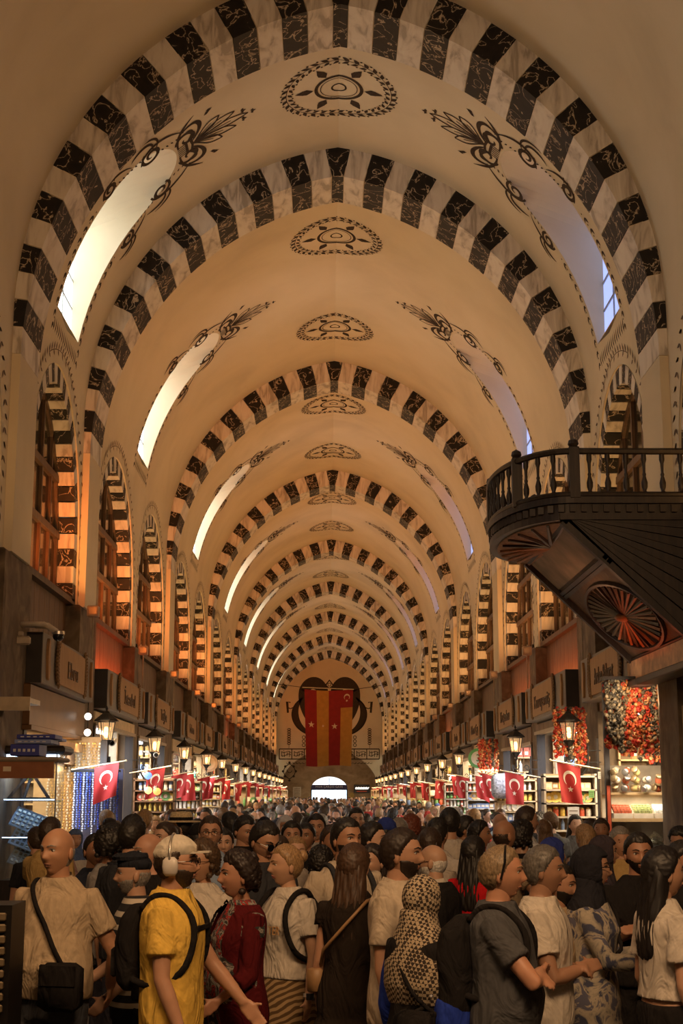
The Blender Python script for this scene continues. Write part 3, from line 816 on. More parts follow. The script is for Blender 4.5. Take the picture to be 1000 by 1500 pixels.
def scroll_edge(mb, y0, s, zc, h, X, sd):
    """carved leafy edge of a plaque: overlapping small curls"""
    rn = random.Random(9)
    for k in range(13):
        t = k / 12; z = zc - h / 2 + h * t; out = .05 + .16 * sin(pi * t) ** .8
        y = y0 + s * out * .55
        mb.tube([(sd * X, y + s * .07 * cos(a) * (1 - a / 9), z + .065 * sin(a) * (1 - a / 9)) for a in [0, .9, 1.8, 2.7, 3.6, 4.5, 5.4]], [.024, .024, .022, .02, .018, .014, .01], 5)
def shop_sign(side, k, y0, y1):
    L = y1 - y0; X = SX; yc = (y0 + y1) / 2
    nm = SIGN_NAMES[side][k] if k < len(SIGN_NAMES[side]) else 'Baharat'
    sd = 'left' if side < 0 else 'right'
    e = tag(empty('shop_sign', (0, yc, 0)), 'grey box sign with carved wooden plaque, %s along the %s row of shops' % (ORD[k], sd), 'sign', 'box signs above the shops')
    Z0, Z1 = 3.34, 4.0; h = L / 2 - .02
    mb = MB(); x0, x1 = sorted((side * X, side * (X + .40))); mb.cur = 0
    mb.box(x0, x1, -h, h, Z0, Z1, ch=.012); mb.cur = 1
    mb.box(x0 + .01, x1 - .01, -h - .004, -h, Z0 + .01, Z1 - .01)
    mb.build('sign_box', [SIGNGREY, plain((.03, .022, .016), .7)], e)
    # central plaque
    xo = X - .035; pw = min(1.25, L * .25); ph = .27
    mb = MB(); a, b = sorted((side * xo, side * (X + .01)))
    mb.prism([(-pw, -ph + 3.68), (pw, -ph + 3.66), (pw * 1.02, ph + 3.66), (-pw * .98, ph + 3.69)], a, b, 'x'); mb.build('plaque', PLAQUE, e)
    for s in (-1, 1): mb = MB(); scroll_edge(mb, s * pw, s, 3.67, .58, xo - .0, side); mb.build('carved_border', CARVE, e)
    # text, plane facing the nave
    me = text_mesh(nm, .34, TXT, 'lettering', .006, min(1.3, 1.7 * pw / (len(nm) * .17 + .1)))
    rz = pi / 2 if side < 0 else -pi / 2
    o = link('lettering', me, e, (side * (xo - .008), 0, 3.63), (pi / 2, 0, rz))
    # carved slips at both ends
    for s in (-1, 1):
        mb = MB(); yy = s * (h - .30)
        pts = [(yy - .03, Z0 + .08), (yy + .03, Z0 + .06), (yy + .11, Z0 + .22), (yy + .06, Z0 + .34), (yy + .05, Z1 - .1), (yy - .02, Z1 - .06), (yy - .08, Z0 + .44), (yy - .06, Z0 + .3)]
        mb.prism(pts, a, b, 'x'); mb.build('carved_slip', PLAQUE, e)
    if k == 0:
        me = text_mesh('59' if side > 0 else '', .16, TXT) if side > 0 else None
        if me: link('number', me, e, (side * (xo - .008), -h + .32, 3.68), (pi / 2, 0, rz))
    return e
for side in (-1, 1):
    for k, (y0, y1) in enumerate(shops[side]): shop_sign(side, k, y0, y1)

# lanterns on scrolled brackets --------------------------------------------------
GLOWW = emit((1.0, .62, .30), 4.0, 'lantern_bulb')
def mk_lglass():
    m, nt, b = nmat('frosted_lantern_glass'); b.inputs['Base Color'].default_value = (.8, .6, .4, 1)
    b.inputs['Emission Color'].default_value = (1, .62, .30, 1); b.inputs['Emission Strength'].default_value = .55; b.inputs['Roughness'].default_value = .3; return m
LGLASS = mk_lglass()
def lantern_meshes():
    """lantern centred on the local z axis; z=0 at the bracket arm; bracket reaches to +x (the pillar)"""
    M = []
    roof = MB(); roof.lathe([(.0, .86), (.012, .84), (.03, .80), (.014, .77), (.05, .75), (.07, .72), (.10, .70), (.235, .60), (.25, .575), (.20, .57), (.17, .555), (0, .555)], 8, cap=False); M.append(('lantern_roof', roof.mesh('lantern_roof', IRON)))
    body = MB()
    for i in range(6):
        a = 2 * pi * i / 6; body.tube([(.17 * cos(a), .17 * sin(a), .56), (.115 * cos(a), .115 * sin(a), .22)], .012, 4)
    body.lathe([(.0, .205), (.12, .205), (.13, .22), (.11, .24), (0, .24)], 6, cap=False)
    body.lathe([(.0, .03), (.03, .04), (.05, .08), (.035, .11), (.06, .14), (.11, .205)], 8, cap=False); M.append(('lantern_frame', body.mesh('lantern_frame', IRON)))
    for i in range(6):
        a0, a1 = 2 * pi * i / 6, 2 * pi * (i + 1) / 6; g = MB()
        g.add([(.160 * cos(a0), .160 * sin(a0), .55), (.160 * cos(a1), .160 * sin(a1), .55), (.108 * cos(a1), .108 * sin(a1), .235), (.108 * cos(a0), .108 * sin(a0), .235)], [(0, 3, 2, 1)])
        M.append(('lantern_pane', g.mesh('lantern_pane', GLASS2)))
    bulb = MB(); bulb.lathe([(.0, .27), (.035, .28), (.05, .33), (.05, .42), (.035, .47), (0, .48)], 8, cap=False); M.append(('bulb', bulb.mesh('bulb', GLOWW, True)))
    br = MB()
    def spir(cx, cz, r0, r1, a0, tr, n=20): return [(cx + (r0 + (r1 - r0) * i / n) * cos(a0 + tr * 2 * pi * i / n), 0, cz + (r0 + (r1 - r0) * i / n) * sin(a0 + tr * 2 * pi * i / n)) for i in range(n + 1)]
    br.tube([(0, 0, .04), (.01, 0, -.06), (.0, 0, -.12)], .018, 6)
    br.tube(spir(.0, -.10, .02, .085, 0, 1.1), .014, 5)
    br.tube(bez((-.075, 0, -.06), (-.14, 0, -.50), (.24, 0, -.58), (.36, 0, -.16), 16), .026, 6)
    br.tube(spir(.27, -.13, .02, .07, pi, 1.0), .012, 5)
    br.box(.355, .385, -.025, .025, -.32, .14); br.tube([(.34, 0, .05), (.62, 0, .05)], .012, 4); br.tube([(.34, 0, -.16), (.62, 0, -.16)], .012, 4)
    M.append(('bracket', br.mesh('bracket', IRON))); return M
GLASS2 = mk_glass('lantern_pane_glass', (1, .86, .66), .10)
def _lg():
    m = GLASS2; nt = m.node_tree; out = nt.nodes['Material Output']; mx = [n for n in nt.nodes if n.type == 'MIX_SHADER'][0]
    em = nt.nodes.new('ShaderNodeEmission'); em.inputs[0].default_value = (1, .62, .3, 1); em.inputs[1].default_value = .28
    ad = nt.nodes.new('ShaderNodeAddShader'); nt.links.new(mx.outputs[0], ad.inputs[0]); nt.links.new(em.outputs[0], ad.inputs[1]); nt.links.new(ad.outputs[0], out.inputs[0])
_lg()
LM = lantern_meshes()
PIL = {-1: [], 1: []}
for b_i, (y0, y1) in enumerate(BAYS):
    if y0 > 10: 
        for s in (-1, 1): PIL[s].append(y0 - RD / 2 - .2)
    l = lunettes_of((y0, y1))
    if len(l) == 2 and y0 > 10:
        for s in (-1, 1): PIL[s].append((y0 + y1) / 2)
for s in PIL: PIL[s] = [p for p in PIL[s] if p > 20]
# flags ---------------------------------------------------------------------------
FRED = plain((.27, .006, .005), .7, 0, .1, 3); FWHITE = plain((.62, .54, .44), .7)
def flag_meshes(seed):
    rn = random.Random(seed); ph = rn.random() * 6; lean = rn.uniform(-.10, .04); W, H = .40, .54; am = rn.uniform(.015, .035); sq = rn.uniform(.86, 1.0)
    tilt = .20
    def f(u, v, o=0):                        # u away from the pillar (local -x), v down
        return (-u * W * sq * (1 - .08 * v) + lean * v, am * sin(u * 8 + v * 3 + ph) * (.3 + v) - o, u * W * tilt - v * H - .06 * v * u * sin(ph))
    mb = MB(); n, h = 10, 12; vs = [f(i / n, j / h) for j in range(h + 1) for i in range(n + 1)]
    mb.add(vs, [(j * (n + 1) + i, (j + 1) * (n + 1) + i, (j + 1) * (n + 1) + i + 1, j * (n + 1) + i + 1) for j in range(h) for i in range(n)])
    cl = mb.mesh('cloth', FRED, True)
    res = [('cloth', cl)]
    for o in (.006, -.006):
        P = Paint(); a0 = radians(-60); asp = W / H
        pts = []; n = 22
        cx, cy, R0 = .5, .36, .27; 
        for i in range(n):
            A = [a0 + radians(300 - 0) * j / n for j in (i, i + 1)]
            def w(a): t = (a - a0) / radians(300); return .105 * sin(pi * t) ** .8
            q = [(cx + (R0) * cos(a), cy - (R0) * asp * sin(a)) for a in A] + [(cx + (R0 - w(a)) * cos(a), cy - (R0 - w(a)) * asp * sin(a)) for a in A[::-1]]
            P.poly(q)
        cr = P.mesh('crescent', lambda p, q, o=o: f(p, q, o), FWHITE); res.append(('crescent', cr))
        P = Paint(); r = .115; sxx, syy = .5, .64
        pp = [(sxx + (r if i % 2 == 0 else r * .4) * cos(.3 + pi * i / 5), syy - (r if i % 2 == 0 else r * .4) * sin(.3 + pi * i / 5) * asp) for i in range(10)]
        for i in range(10): P.poly([(sxx, syy), pp[i], pp[(i + 1) % 10]])
        res.append(('star', P.mesh('star', lambda p, q, o=o: f(p, q, o), FWHITE)))
    mb = MB(); mb.tube([(.34, 0, -.03), (-W - .05, 0, (W + .05) * tilt + .012)], .011, 6); mb.ell((-W - .06, 0, (W + .06) * tilt + .012), (.02, .02, .02), 6, 4)
    res.append(('pole', mb.mesh('pole', plain((.45, .36, .22), .5))))
    return res
FM = [flag_meshes(i) for i in range(5)]
for side, sd in ((-1, 'left'), (1, 'right')):
    for k, y in enumerate(PIL[side]):
        e = empty('wall_lantern', (side * 3.54, y - .72, 2.56), 0 if side > 0 else pi); e.scale = (.78, .78, .84)
        tag(e, 'iron wall lantern on a scrolled bracket, %s down the %s row' % (ORD[k], sd), 'lantern', 'lanterns on scrolled brackets')
        br = [m for m in LM if m[0] == 'bracket'][0]
        for n_, m in LM: link(n_, m, e)
        e = empty('wall_flag', (side * 3.60, y - 1.35 + random.uniform(-.05, .05), 2.33 + random.uniform(-.05, .05)), (0 if side > 0 else pi) + random.uniform(-.35, .35))
        tag(e, 'red flag with white crescent and star on a slanting pole, %s down the %s row' % (ORD[k], sd), 'flag', 'small crescent flags')
        for n_, m in FM[(k * 2 + (side > 0)) % 5]: link(n_, m, e)
        if k > 1:                            # a second flag between the pillars further on
            y2 = y - 2.7
            e = empty('wall_flag', (side * 3.62, y2, 2.30 + random.uniform(-.08, .08)), (0 if side > 0 else pi) + random.uniform(-.4, .4))
            tag(e, 'red crescent flag on a short pole just before the %s lantern of the %s row' % (ORD[k], sd), 'flag', 'small crescent flags')
            for n_, m in FM[(k + 3) % 5]: link(n_, m, e)
        if k > 0:
            d = bpy.data.lights.new('lantern_light', 'POINT'); d.energy = 7 ; d.color = (1, .6, .28); d.shadow_soft_size = .12
            o = bpy.data.objects.new('lantern_light', d); o.location = (side * 3.30, y - .72, 2.85); COL.objects.link(o)

# shop interiors --------------------------------------------------------------------
def fig(col, n=2): return plain(col, .5, 0, .3, 14)
TH = [((.62, .40, .14), 'amber'), ((.55, .10, .05), 'red'), ((.75, .62, .40), 'cream'), ((.20, .30, .55), 'blue'), ((.35, .20, .08), 'brown'), ((.75, .55, .12), 'yellow'), ((.15, .35, .12), 'green'), ((.80, .76, .68), 'white'), ((.12, .09, .07), 'dark')]
def prod_mesh(kind, col):
    c = plain(col, .45, 0, .25, 20); lid = plain((.55, .38, .12), .35, .6); wh = plain((.82, .75, .62), .6)
    b = []
    if kind == 'jar':
        m = MB(); m.lathe([(0, 0), (.05, 0), (.058, .02), (.058, .13), (.045, .15), (0, .15)], 9, cap=False); b.append(('jar_body', m.mesh('jar_body', c, True)))
        m = MB(); m.lathe([(0, .15), (.05, .15), (.05, .18), (.01, .19), (0, .19)], 9, cap=False); b.append(('lid', m.mesh('lid', lid)))
    elif kind == 'box':
        m = MB(); m.box(-.07, .07, -.05, .05, 0, .15, ch=.006); b.append(('box_body', m.mesh('box_body', c)))
        m = MB(); m.box(-.05, .05, -.056, -.05, .04, .11); b.append(('box_label', m.mesh('box_label', wh)))
    elif kind == 'tin':
        m = MB(); m.lathe([(0, 0), (.05, 0), (.05, .2), (.053, .2), (.053, .22), (.02, .23), (0, .25)], 10, cap=False); b.append(('tin_body', m.mesh('tin_body', c)))
        m = MB(); m.lathe([(.0515, .05), (.0515, .14)], 10, cap=False); b.append(('label_band', m.mesh('label_band', wh)))
    elif kind == 'bottle':
        m = MB(); m.lathe([(0, 0), (.035, 0), (.038, .02), (.038, .15), (.014, .19), (.014, .24), (0, .24)], 9, cap=False); b.append(('bottle_body', m.mesh('bottle_body', c, True)))
        m = MB(); m.lathe([(.016, .225), (.017, .255), (0, .257)], 8, cap=False); b.append(('cap', m.mesh('cap', lid)))
    elif kind == 'plate':
        M = Matrix.Translation((0, .0, .11)) @ Matrix.Rotation(pi / 2 - .15, 4, 'X')
        m = MB(); m.lathe([(0, 0), (.05, 0), (.11, .02), (.112, .028), (.05, .012), (0, .012)], 16, M, cap=False); b.append(('dish', m.mesh('dish', c)))
        m = MB(); m.lathe([(.0, .014), (.045, .014)], 12, M, cap=False); b.append(('centre_motif', m.mesh('centre_motif', wh)))
    elif kind == 'teapot':
        m = MB(); m.ell((0, 0, .075), (.075, .07, .065), 12, 8); m.lathe([(.03, .13), (.032, .145), (.01, .16), (.012, .175), (0, .18)], 8, cap=False); b.append(('pot', m.mesh('pot', c, True)))
        m = MB(); m.tube(bez((.06, 0, .06), (.11, 0, .06), (.10, 0, .12), (.13, 0, .14), 7), [.016, .015, .013, .012, .011, .010, .009, .009], 6); b.append(('spout', m.mesh('spout', c, True))); m = MB(); m.tube(bez((-.06, 0, .11), (-.14, 0, .12), (-.13, 0, .04), (-.06, 0, .045), 8), .008, 5); b.append(('handle', m.mesh('handle', c, True))); 
    elif kind == 'bag':
        m = MB(); m.prism([(-.06, 0), (.06, 0), (.066, .10), (.05, .17), (.058, .2), (-.058, .2), (-.05, .17), (-.066, .1)], -.03, .03, 'y'); b.append(('bag_body', m.mesh('bag_body', c)))
        m = MB(); m.box(-.035, .035, -.034, -.03, .05, .12); b.append(('box_label', m.mesh('box_label', wh)))
    return b
_pm = {}
def product(kind, ci, loc, rz, label, group, sc=1.0):
    k = (kind, ci)
    if k not in _pm: _pm[k] = prod_mesh(kind, TH[ci][0])
    ms = _pm[k]
    e = empty({'jar': 'glass_jar', 'box': 'carton', 'tin': 'tin', 'bottle': 'bottle', 'plate': 'painted_plate', 'teapot': 'teapot', 'bag': 'paper_bag'}[kind], loc, rz); e.scale = (sc,) * 3
    for n_, m in ms: link(n_, m, e)
    return tag(e, label, {'jar': 'jar', 'box': 'box', 'tin': 'tin', 'bottle': 'bottle', 'plate': 'plate', 'teapot': 'teapot', 'bag': 'bag'}[kind], group)
KN = {'jar': 'lidded jar', 'box': 'carton', 'tin': 'round tin', 'bottle': 'bottle', 'plate': 'plate on edge', 'teapot': 'teapot', 'bag': 'packet'}

def mk_goods_wall():
    m, nt, b = nmat('packed_goods'); v = coords(nt, (1, 1, 1))
    vo = nt.nodes.new('ShaderNodeTexVoronoi'); vo.inputs['Scale'].default_value = 9; nt.links.new(v, vo.inputs['Vector'])
    nt.links.new(ramp(nt, vo.outputs['Color'], [(.1, (.10, .05, .02)), (.4, (.45, .28, .10)), (.6, (.60, .45, .25)), (.9, (.45, .10, .05))]), b.inputs['Base Color']); return m
WALLC = plain((.55, .42, .27), .8, 0, .15, 2); CEILC = plain((.6, .5, .36), .8)
SHELF = plain((.50, .34, .17), .5); STEEL = plain((.55, .52, .48), .3, .8)
WHITELED = (.92, .95, 1.0)
GLOBE_W = emit((1, .93, .82), 2.5, 'globe_lamp')
mos_cols = [((1, .45, .12), 'orange'), ((.9, .12, .06), 'red'), ((.2, .4, 1), 'blue'), ((1, .75, .3), 'golden'), ((.25, .8, .5), 'green')]
def mosaic_lamp_meshes(col):
    a = MB(); a.lathe([(0, -.30), (.02, -.29), (.09, -.25), (.12, -.19), (.11, -.12), (.05, -.07), (0, -.06)], 10, cap=False)
    b = MB(); b.lathe([(.0, -.33), (.015, -.32), (.02, -.29)], 8, cap=False); b.lathe([(.055, -.075), (.03, -.03), (.012, 0), (.0, 0)], 8, cap=False); b.tube([(0, 0, 0), (0, 0, .38)], .006, 4)
    for i in range(10):
        t = 2 * pi * i / 10; b.tube([(.125 * cos(t), .125 * sin(t), -.19), (.055 * cos(t), .055 * sin(t), -.075)], .004, 3)
    return [('mosaic_globe', a.mesh('mosaic_globe', emit(col, 1.3, 'mosaic_glass'), True)), ('brass_fitting', b.mesh('brass_fitting', BRONZE))]
MOS = [mosaic_lamp_meshes(c) for c, _ in mos_cols]
def spice_mound(loc, col, label, group):
    e = empty('spice_tray', loc); m = MB(); m.box(-.16, .16, -.16, .16, 0, .08, ch=.005); link('tray', m.mesh('tray', SHELF), e)
    m = MB(); m.lathe([(.155, .08), (.10, .15), (.05, .21), (0, .24)], 14, cap=False); link('spice_heap', m.mesh('spice_heap', plain(col, .9, 0, .2, 60), True), e)
    return tag(e, label, 'spice', group)

structure_shop = {}
for side, sd in ((-1, 'left'), (1, 'right')):
    for k, (y0, y1) in enumerate(shops[side]):
        rn = random.Random(side * 100 + k)
        far = y0 > 45
        stall = '%s shop on the %s' % (ORD[k], sd)
        sg = side
        L = y1 - y0
        e = tag(empty('stall', (0, y0, 0)), 'open fronted lit shop bay, %s on the %s side of the hall' % (ORD[k], sd), 'shop', 'shop bays along the hall')
        def B(name, x0, x1, ya, yb, z0, z1, mat, ch=0.0, par=e):
            mb = MB(); a, b = sorted((sg * x0, sg * x1)); mb.box(a, b, ya, yb, z0, z1, ch=ch); return mb.build(name, mat, par)
        depth = 6.6
        B('partition', 4.25, depth, L + .12, L + .2, 0, 3.3, WALLC)
        B('back_wall', depth, depth + .1, -.1, L + .2, 0, 3.3, WALLC)
        B('ceiling_panel', 4.1, depth, -.05, L + .1, 3.2, 3.28, CEILC)
        hz = rn.choice([3.0, 3.12, 3.16]) if k > 0 else 2.80
        # header / roller shutter box of boards
        if k == 0 and side < 0:
            B('shutter_box', 3.93, 4.2, -.05, L, hz, 3.34, BRONZE, .02); B('shutter_lip', 3.9, 4.2, -.05, L, hz - .05, hz + .01, BRONZE); B('shutter_rail', 3.86, 4.1, .5, L - .2, hz - .24, hz - .12, plain((.35, .20, .09), .5)); B('lintel', 3.98, 4.2, -.05, L, hz - .42, hz - .26, WOODH)
        elif k == 0:
            B('header', 4.05, 4.2, 0, L, 3.2, 3.36, WOODH)
        else:
            nb = 9 if not far else 3; lit = plain((.68, .50, .28), .6, 0, .15) if rn.random() < .5 else WOOD
            for i in range(nb): B('header_board', 4.0, 4.08, L * i / nb + .008, L * (i + 1) / nb - .008, hz, 3.3, lit)
            B('header_rail', 3.97, 4.1, 0, L, hz - .06, hz, plain((.30, .22, .14), .4))
        # door posts
        for yy in ((.0, .16), (L - .16, L)):
            B('door_post', 4.0, 4.16, yy[0], yy[1], 0, hz, DARKWOOD if rn.random() < .6 else plain((.42, .34, .24), .5), .015)
        if not far: B('door_post', 3.98, 4.14, L * .5 - .06, L * .5 + .06, 0, hz, plain((.55, .46, .34), .4), .015) if rn.random() < .5 else None
        # counter with sloping front
        B('counter_base', 3.75, 4.5, .3, L - .9, 0, .95, WOOD, .02); B('counter_top', 3.68, 4.55, .25, L - .85, .95, 1.0, STEEL)
        # lights inside
        cool = rn.random() < .3
        pw = 240 if not far else 170
        area('shop_light', (side * 5.0, (y0 + y1) / 2, 3.1), (0, 0, 0), 1.2, L * .7, pw * (1.15 if k else 1), WHITELED if cool else (1, .78, .50))
        if k > 0:
            lbc = rn.choice([(1, .86, .62), (1, .74, .42), (.80, .88, 1), (1, .92, .78)])
            for j in range(2):
                if rn.random() < .75: B('glow_panel', 4.28 + j * .66, 4.84 + j * .66, L + .06, L + .11, 2.50 + rn.choice([0, .1]), 3.12, emit(lbc, 1.1, 'glow_panel'))  # glowing panels added to brighten the shop interiors
        # ceiling strip that glows
        mb = MB(); a, b = sorted((side * 4.5, side * 4.62)); mb.box(a, b, .4, L - .3, 3.1, 3.15); mb.build('strip_lamp', emit((1, .92, .80) if not cool else (.85, .92, 1), 9.0, 'strip_lamp'), e)
        # shelves on the far partition (facing down the hall) and on the back wall
        special = (k == 0)
        nsh = 6 if not far else 5; zs = [1.15 + i * (.33 if not far else .38) for i in range(nsh)]
        x_a, x_b = 4.3, (5.6 if not far else 5.2)
        su = tag(empty('shelf_rack', (0, y1 - .25, 0)), 'tall goods shelf against the far partition of the %s' % stall, 'shelf', 'shop shelf racks')
        for z in zs:
            mb = MB(); a, b = sorted((side * x_a, side * x_b)); mb.box(a, b, -.02, .32, z - .025, z); mb.build('shelf', SHELF, su)
        for xx in (x_a, x_b):
            mb = MB(); a, b = sorted((side * xx, side * (xx + .03))); mb.box(a, b, -.02, .32, 0, zs[-1] + .3); mb.build('upright', SHELF, su)
        kinds = rn.sample(['jar', 'box', 'tin', 'bottle', 'plate', 'teapot', 'bag'], 3)
        for si, z in enumerate(zs):
            kd = kinds[si % 3]; ci0 = rn.randrange(9); step = .15 if not far else .26; sc = 1.12 if not far else 1.7
            n_ = int((x_b - x_a - .1) / step)
            for j in range(n_):
                if rn.random() < .06: continue
                x = x_a + .1 + j * step; ci = ci0 if rn.random() < .6 else rn.randrange(9)
                product(kd, ci, (side * x, y1 - .12 + rn.uniform(-.03, .03), z), rn.uniform(-.2, .2), '%s %s, %s from the aisle, %s shelf up, %s' % (TH[ci][1], KN[kd], ORD[j], ORD[si], stall), 'goods on the racks of the ' + stall, sc)
        # side rack just behind the counter, along the front: seen obliquely
        if not far or k % 2:
            kd = rn.choice(['jar', 'box', 'tin', 'bag'])
            n_ = 9 if not far else 5
            for j in range(n_):
                ci = rn.randrange(9)
                product(kd, ci, (side * (3.95 + rn.uniform(-.05, .05)), y0 + .5 + j * (L - 1.8) / n_, 1.0), pi / 2 + rn.uniform(-.3, .3), '%s %s on the counter edge, %s in line, %s' % (TH[ci][1], KN[kd], ORD[j], stall), 'goods along the counter of the ' + stall, 1.25)
        for j in range(4 if not far else 2):
            cc = rn.choice([((.62, .10, .02), 'red'), ((.72, .42, .04), 'yellow'), ((.35, .20, .06), 'brown'), ((.30, .33, .08), 'green')])
            spice_mound((side * (4.25), y0 + .7 + j * .75, 1.0), cc[0], 'tray heaped with %s spice, %s on the counter of the %s' % (cc[1], ORD[j], stall), 'heaped spice trays of the ' + stall)
        # hanging lamps or globes
        if k not in (0,):
            nl = 4 if not far else 2
            for j in range(nl):
                m_i = rn.randrange(5); lz = rn.uniform(2.45, 2.75)
                if rn.random() < .55:
                    q = tag(empty('mosaic_lamp', (side * (4.35 + .28 * j), y1 - 1.0 - .5 * rn.random(), lz)), '%s mosaic glass hanging lamp, %s from the aisle in the %s' % (mos_cols[m_i][1], ORD[j], stall), 'lamp', 'hanging lamps in the shops')
                    for n2, m2 in MOS[m_i]: link(n2, m2, q)
                else:
                    q = tag(empty('globe_lamp', (side * (4.35 + .28 * j), y1 - 1.0 - .5 * rn.random(), lz)), 'white glass globe lamp, %s from the aisle in the %s' % (ORD[j], stall), 'lamp', 'hanging lamps in the shops')
                    mb = MB(); mb.ell((0, 0, -.16), (.09, .09, .09), 12, 8); mb.build('glass_globe', GLOBE_W, q, True)
                    mb = MB(); mb.tube([(0, 0, -.08), (0, 0, .38)], .007, 4); mb.build('cord', IRON, q)
        # small projecting board or camera above each pillar
        if False:
            q = tag(empty('hanging_sign', (side * 3.75, y0 + .2, 2.75)), 'small round hanging sign by the %s' % stall, 'sign')
            mb = MB(); M = Matrix.Translation((0, 0, -.16)) @ Matrix.Rotation(pi / 2, 4, 'X'); mb.lathe([(0, -.02), (.17, -.02), (.17, .02), (0, .02)], 20, M, cap=False); mb.build('disc', plain(rn.choice([(.1, .35, .1), (.5, .3, .1), (.6, .55, .45)]), .5), q)
            mb = MB(); mb.tube([(side * .34, 0, .03), (0, 0, .03), (0, 0, 0)], .012, 5); mb.build('arm', IRON, q)
            me = text_mesh('3' if side > 0 else 'S', .22, plain((.85, .85, .8)), 'lettering'); link('lettering', me, q, (0, -.03, -.16), (pi / 2, 0, 0))
# small projector lamps lighting the window aprons with orange light
for side, amt in ((-1, 1.0), (1, .6)):
    for k, (y0, y1) in enumerate(shops[side]):
        if side > 0 and k == 0: continue
        L = y1 - y0
        col = (1.0, .20, .03) if side < 0 else (1, .34, .09)
        area('reveal_lamp', (side * 4.14, y0 + L * .30, 5.02), (radians(112), 0, radians(side * 13)), .10, .06, (17 if side < 0 else 6) * (1 if k < 5 else .45), col, radians(62))
        if (side, k) in ((-1, 1), (1, 1), (1, 2), (-1, 6), (1, 5)): area('apron_lamp', (side * 3.86, y0 + L * .5, 4.10), (0, radians(side * -125), 0), .1, L * .8, 26 if side < 0 else 14, (1, .12, .02) if side < 0 else (1, .2, .04))
        q = tag(empty('projector_lamp', (side * 4.24, y0 + L * .16, 4.95)), 'small black projector lamp on the sill of the %s window, %s row' % (ORD[k], 'left' if side < 0 else 'right'), 'lamp', 'projector lamps on the signs')
        mb = MB(); mb.box(-.07, .07, -.05, .0, .03, .11, ch=.01); mb.build('housing', IRON, q); mb = MB(); mb.box(-.02, .02, -.04, -.01, 0, .03); mb.build('foot', IRON, q)
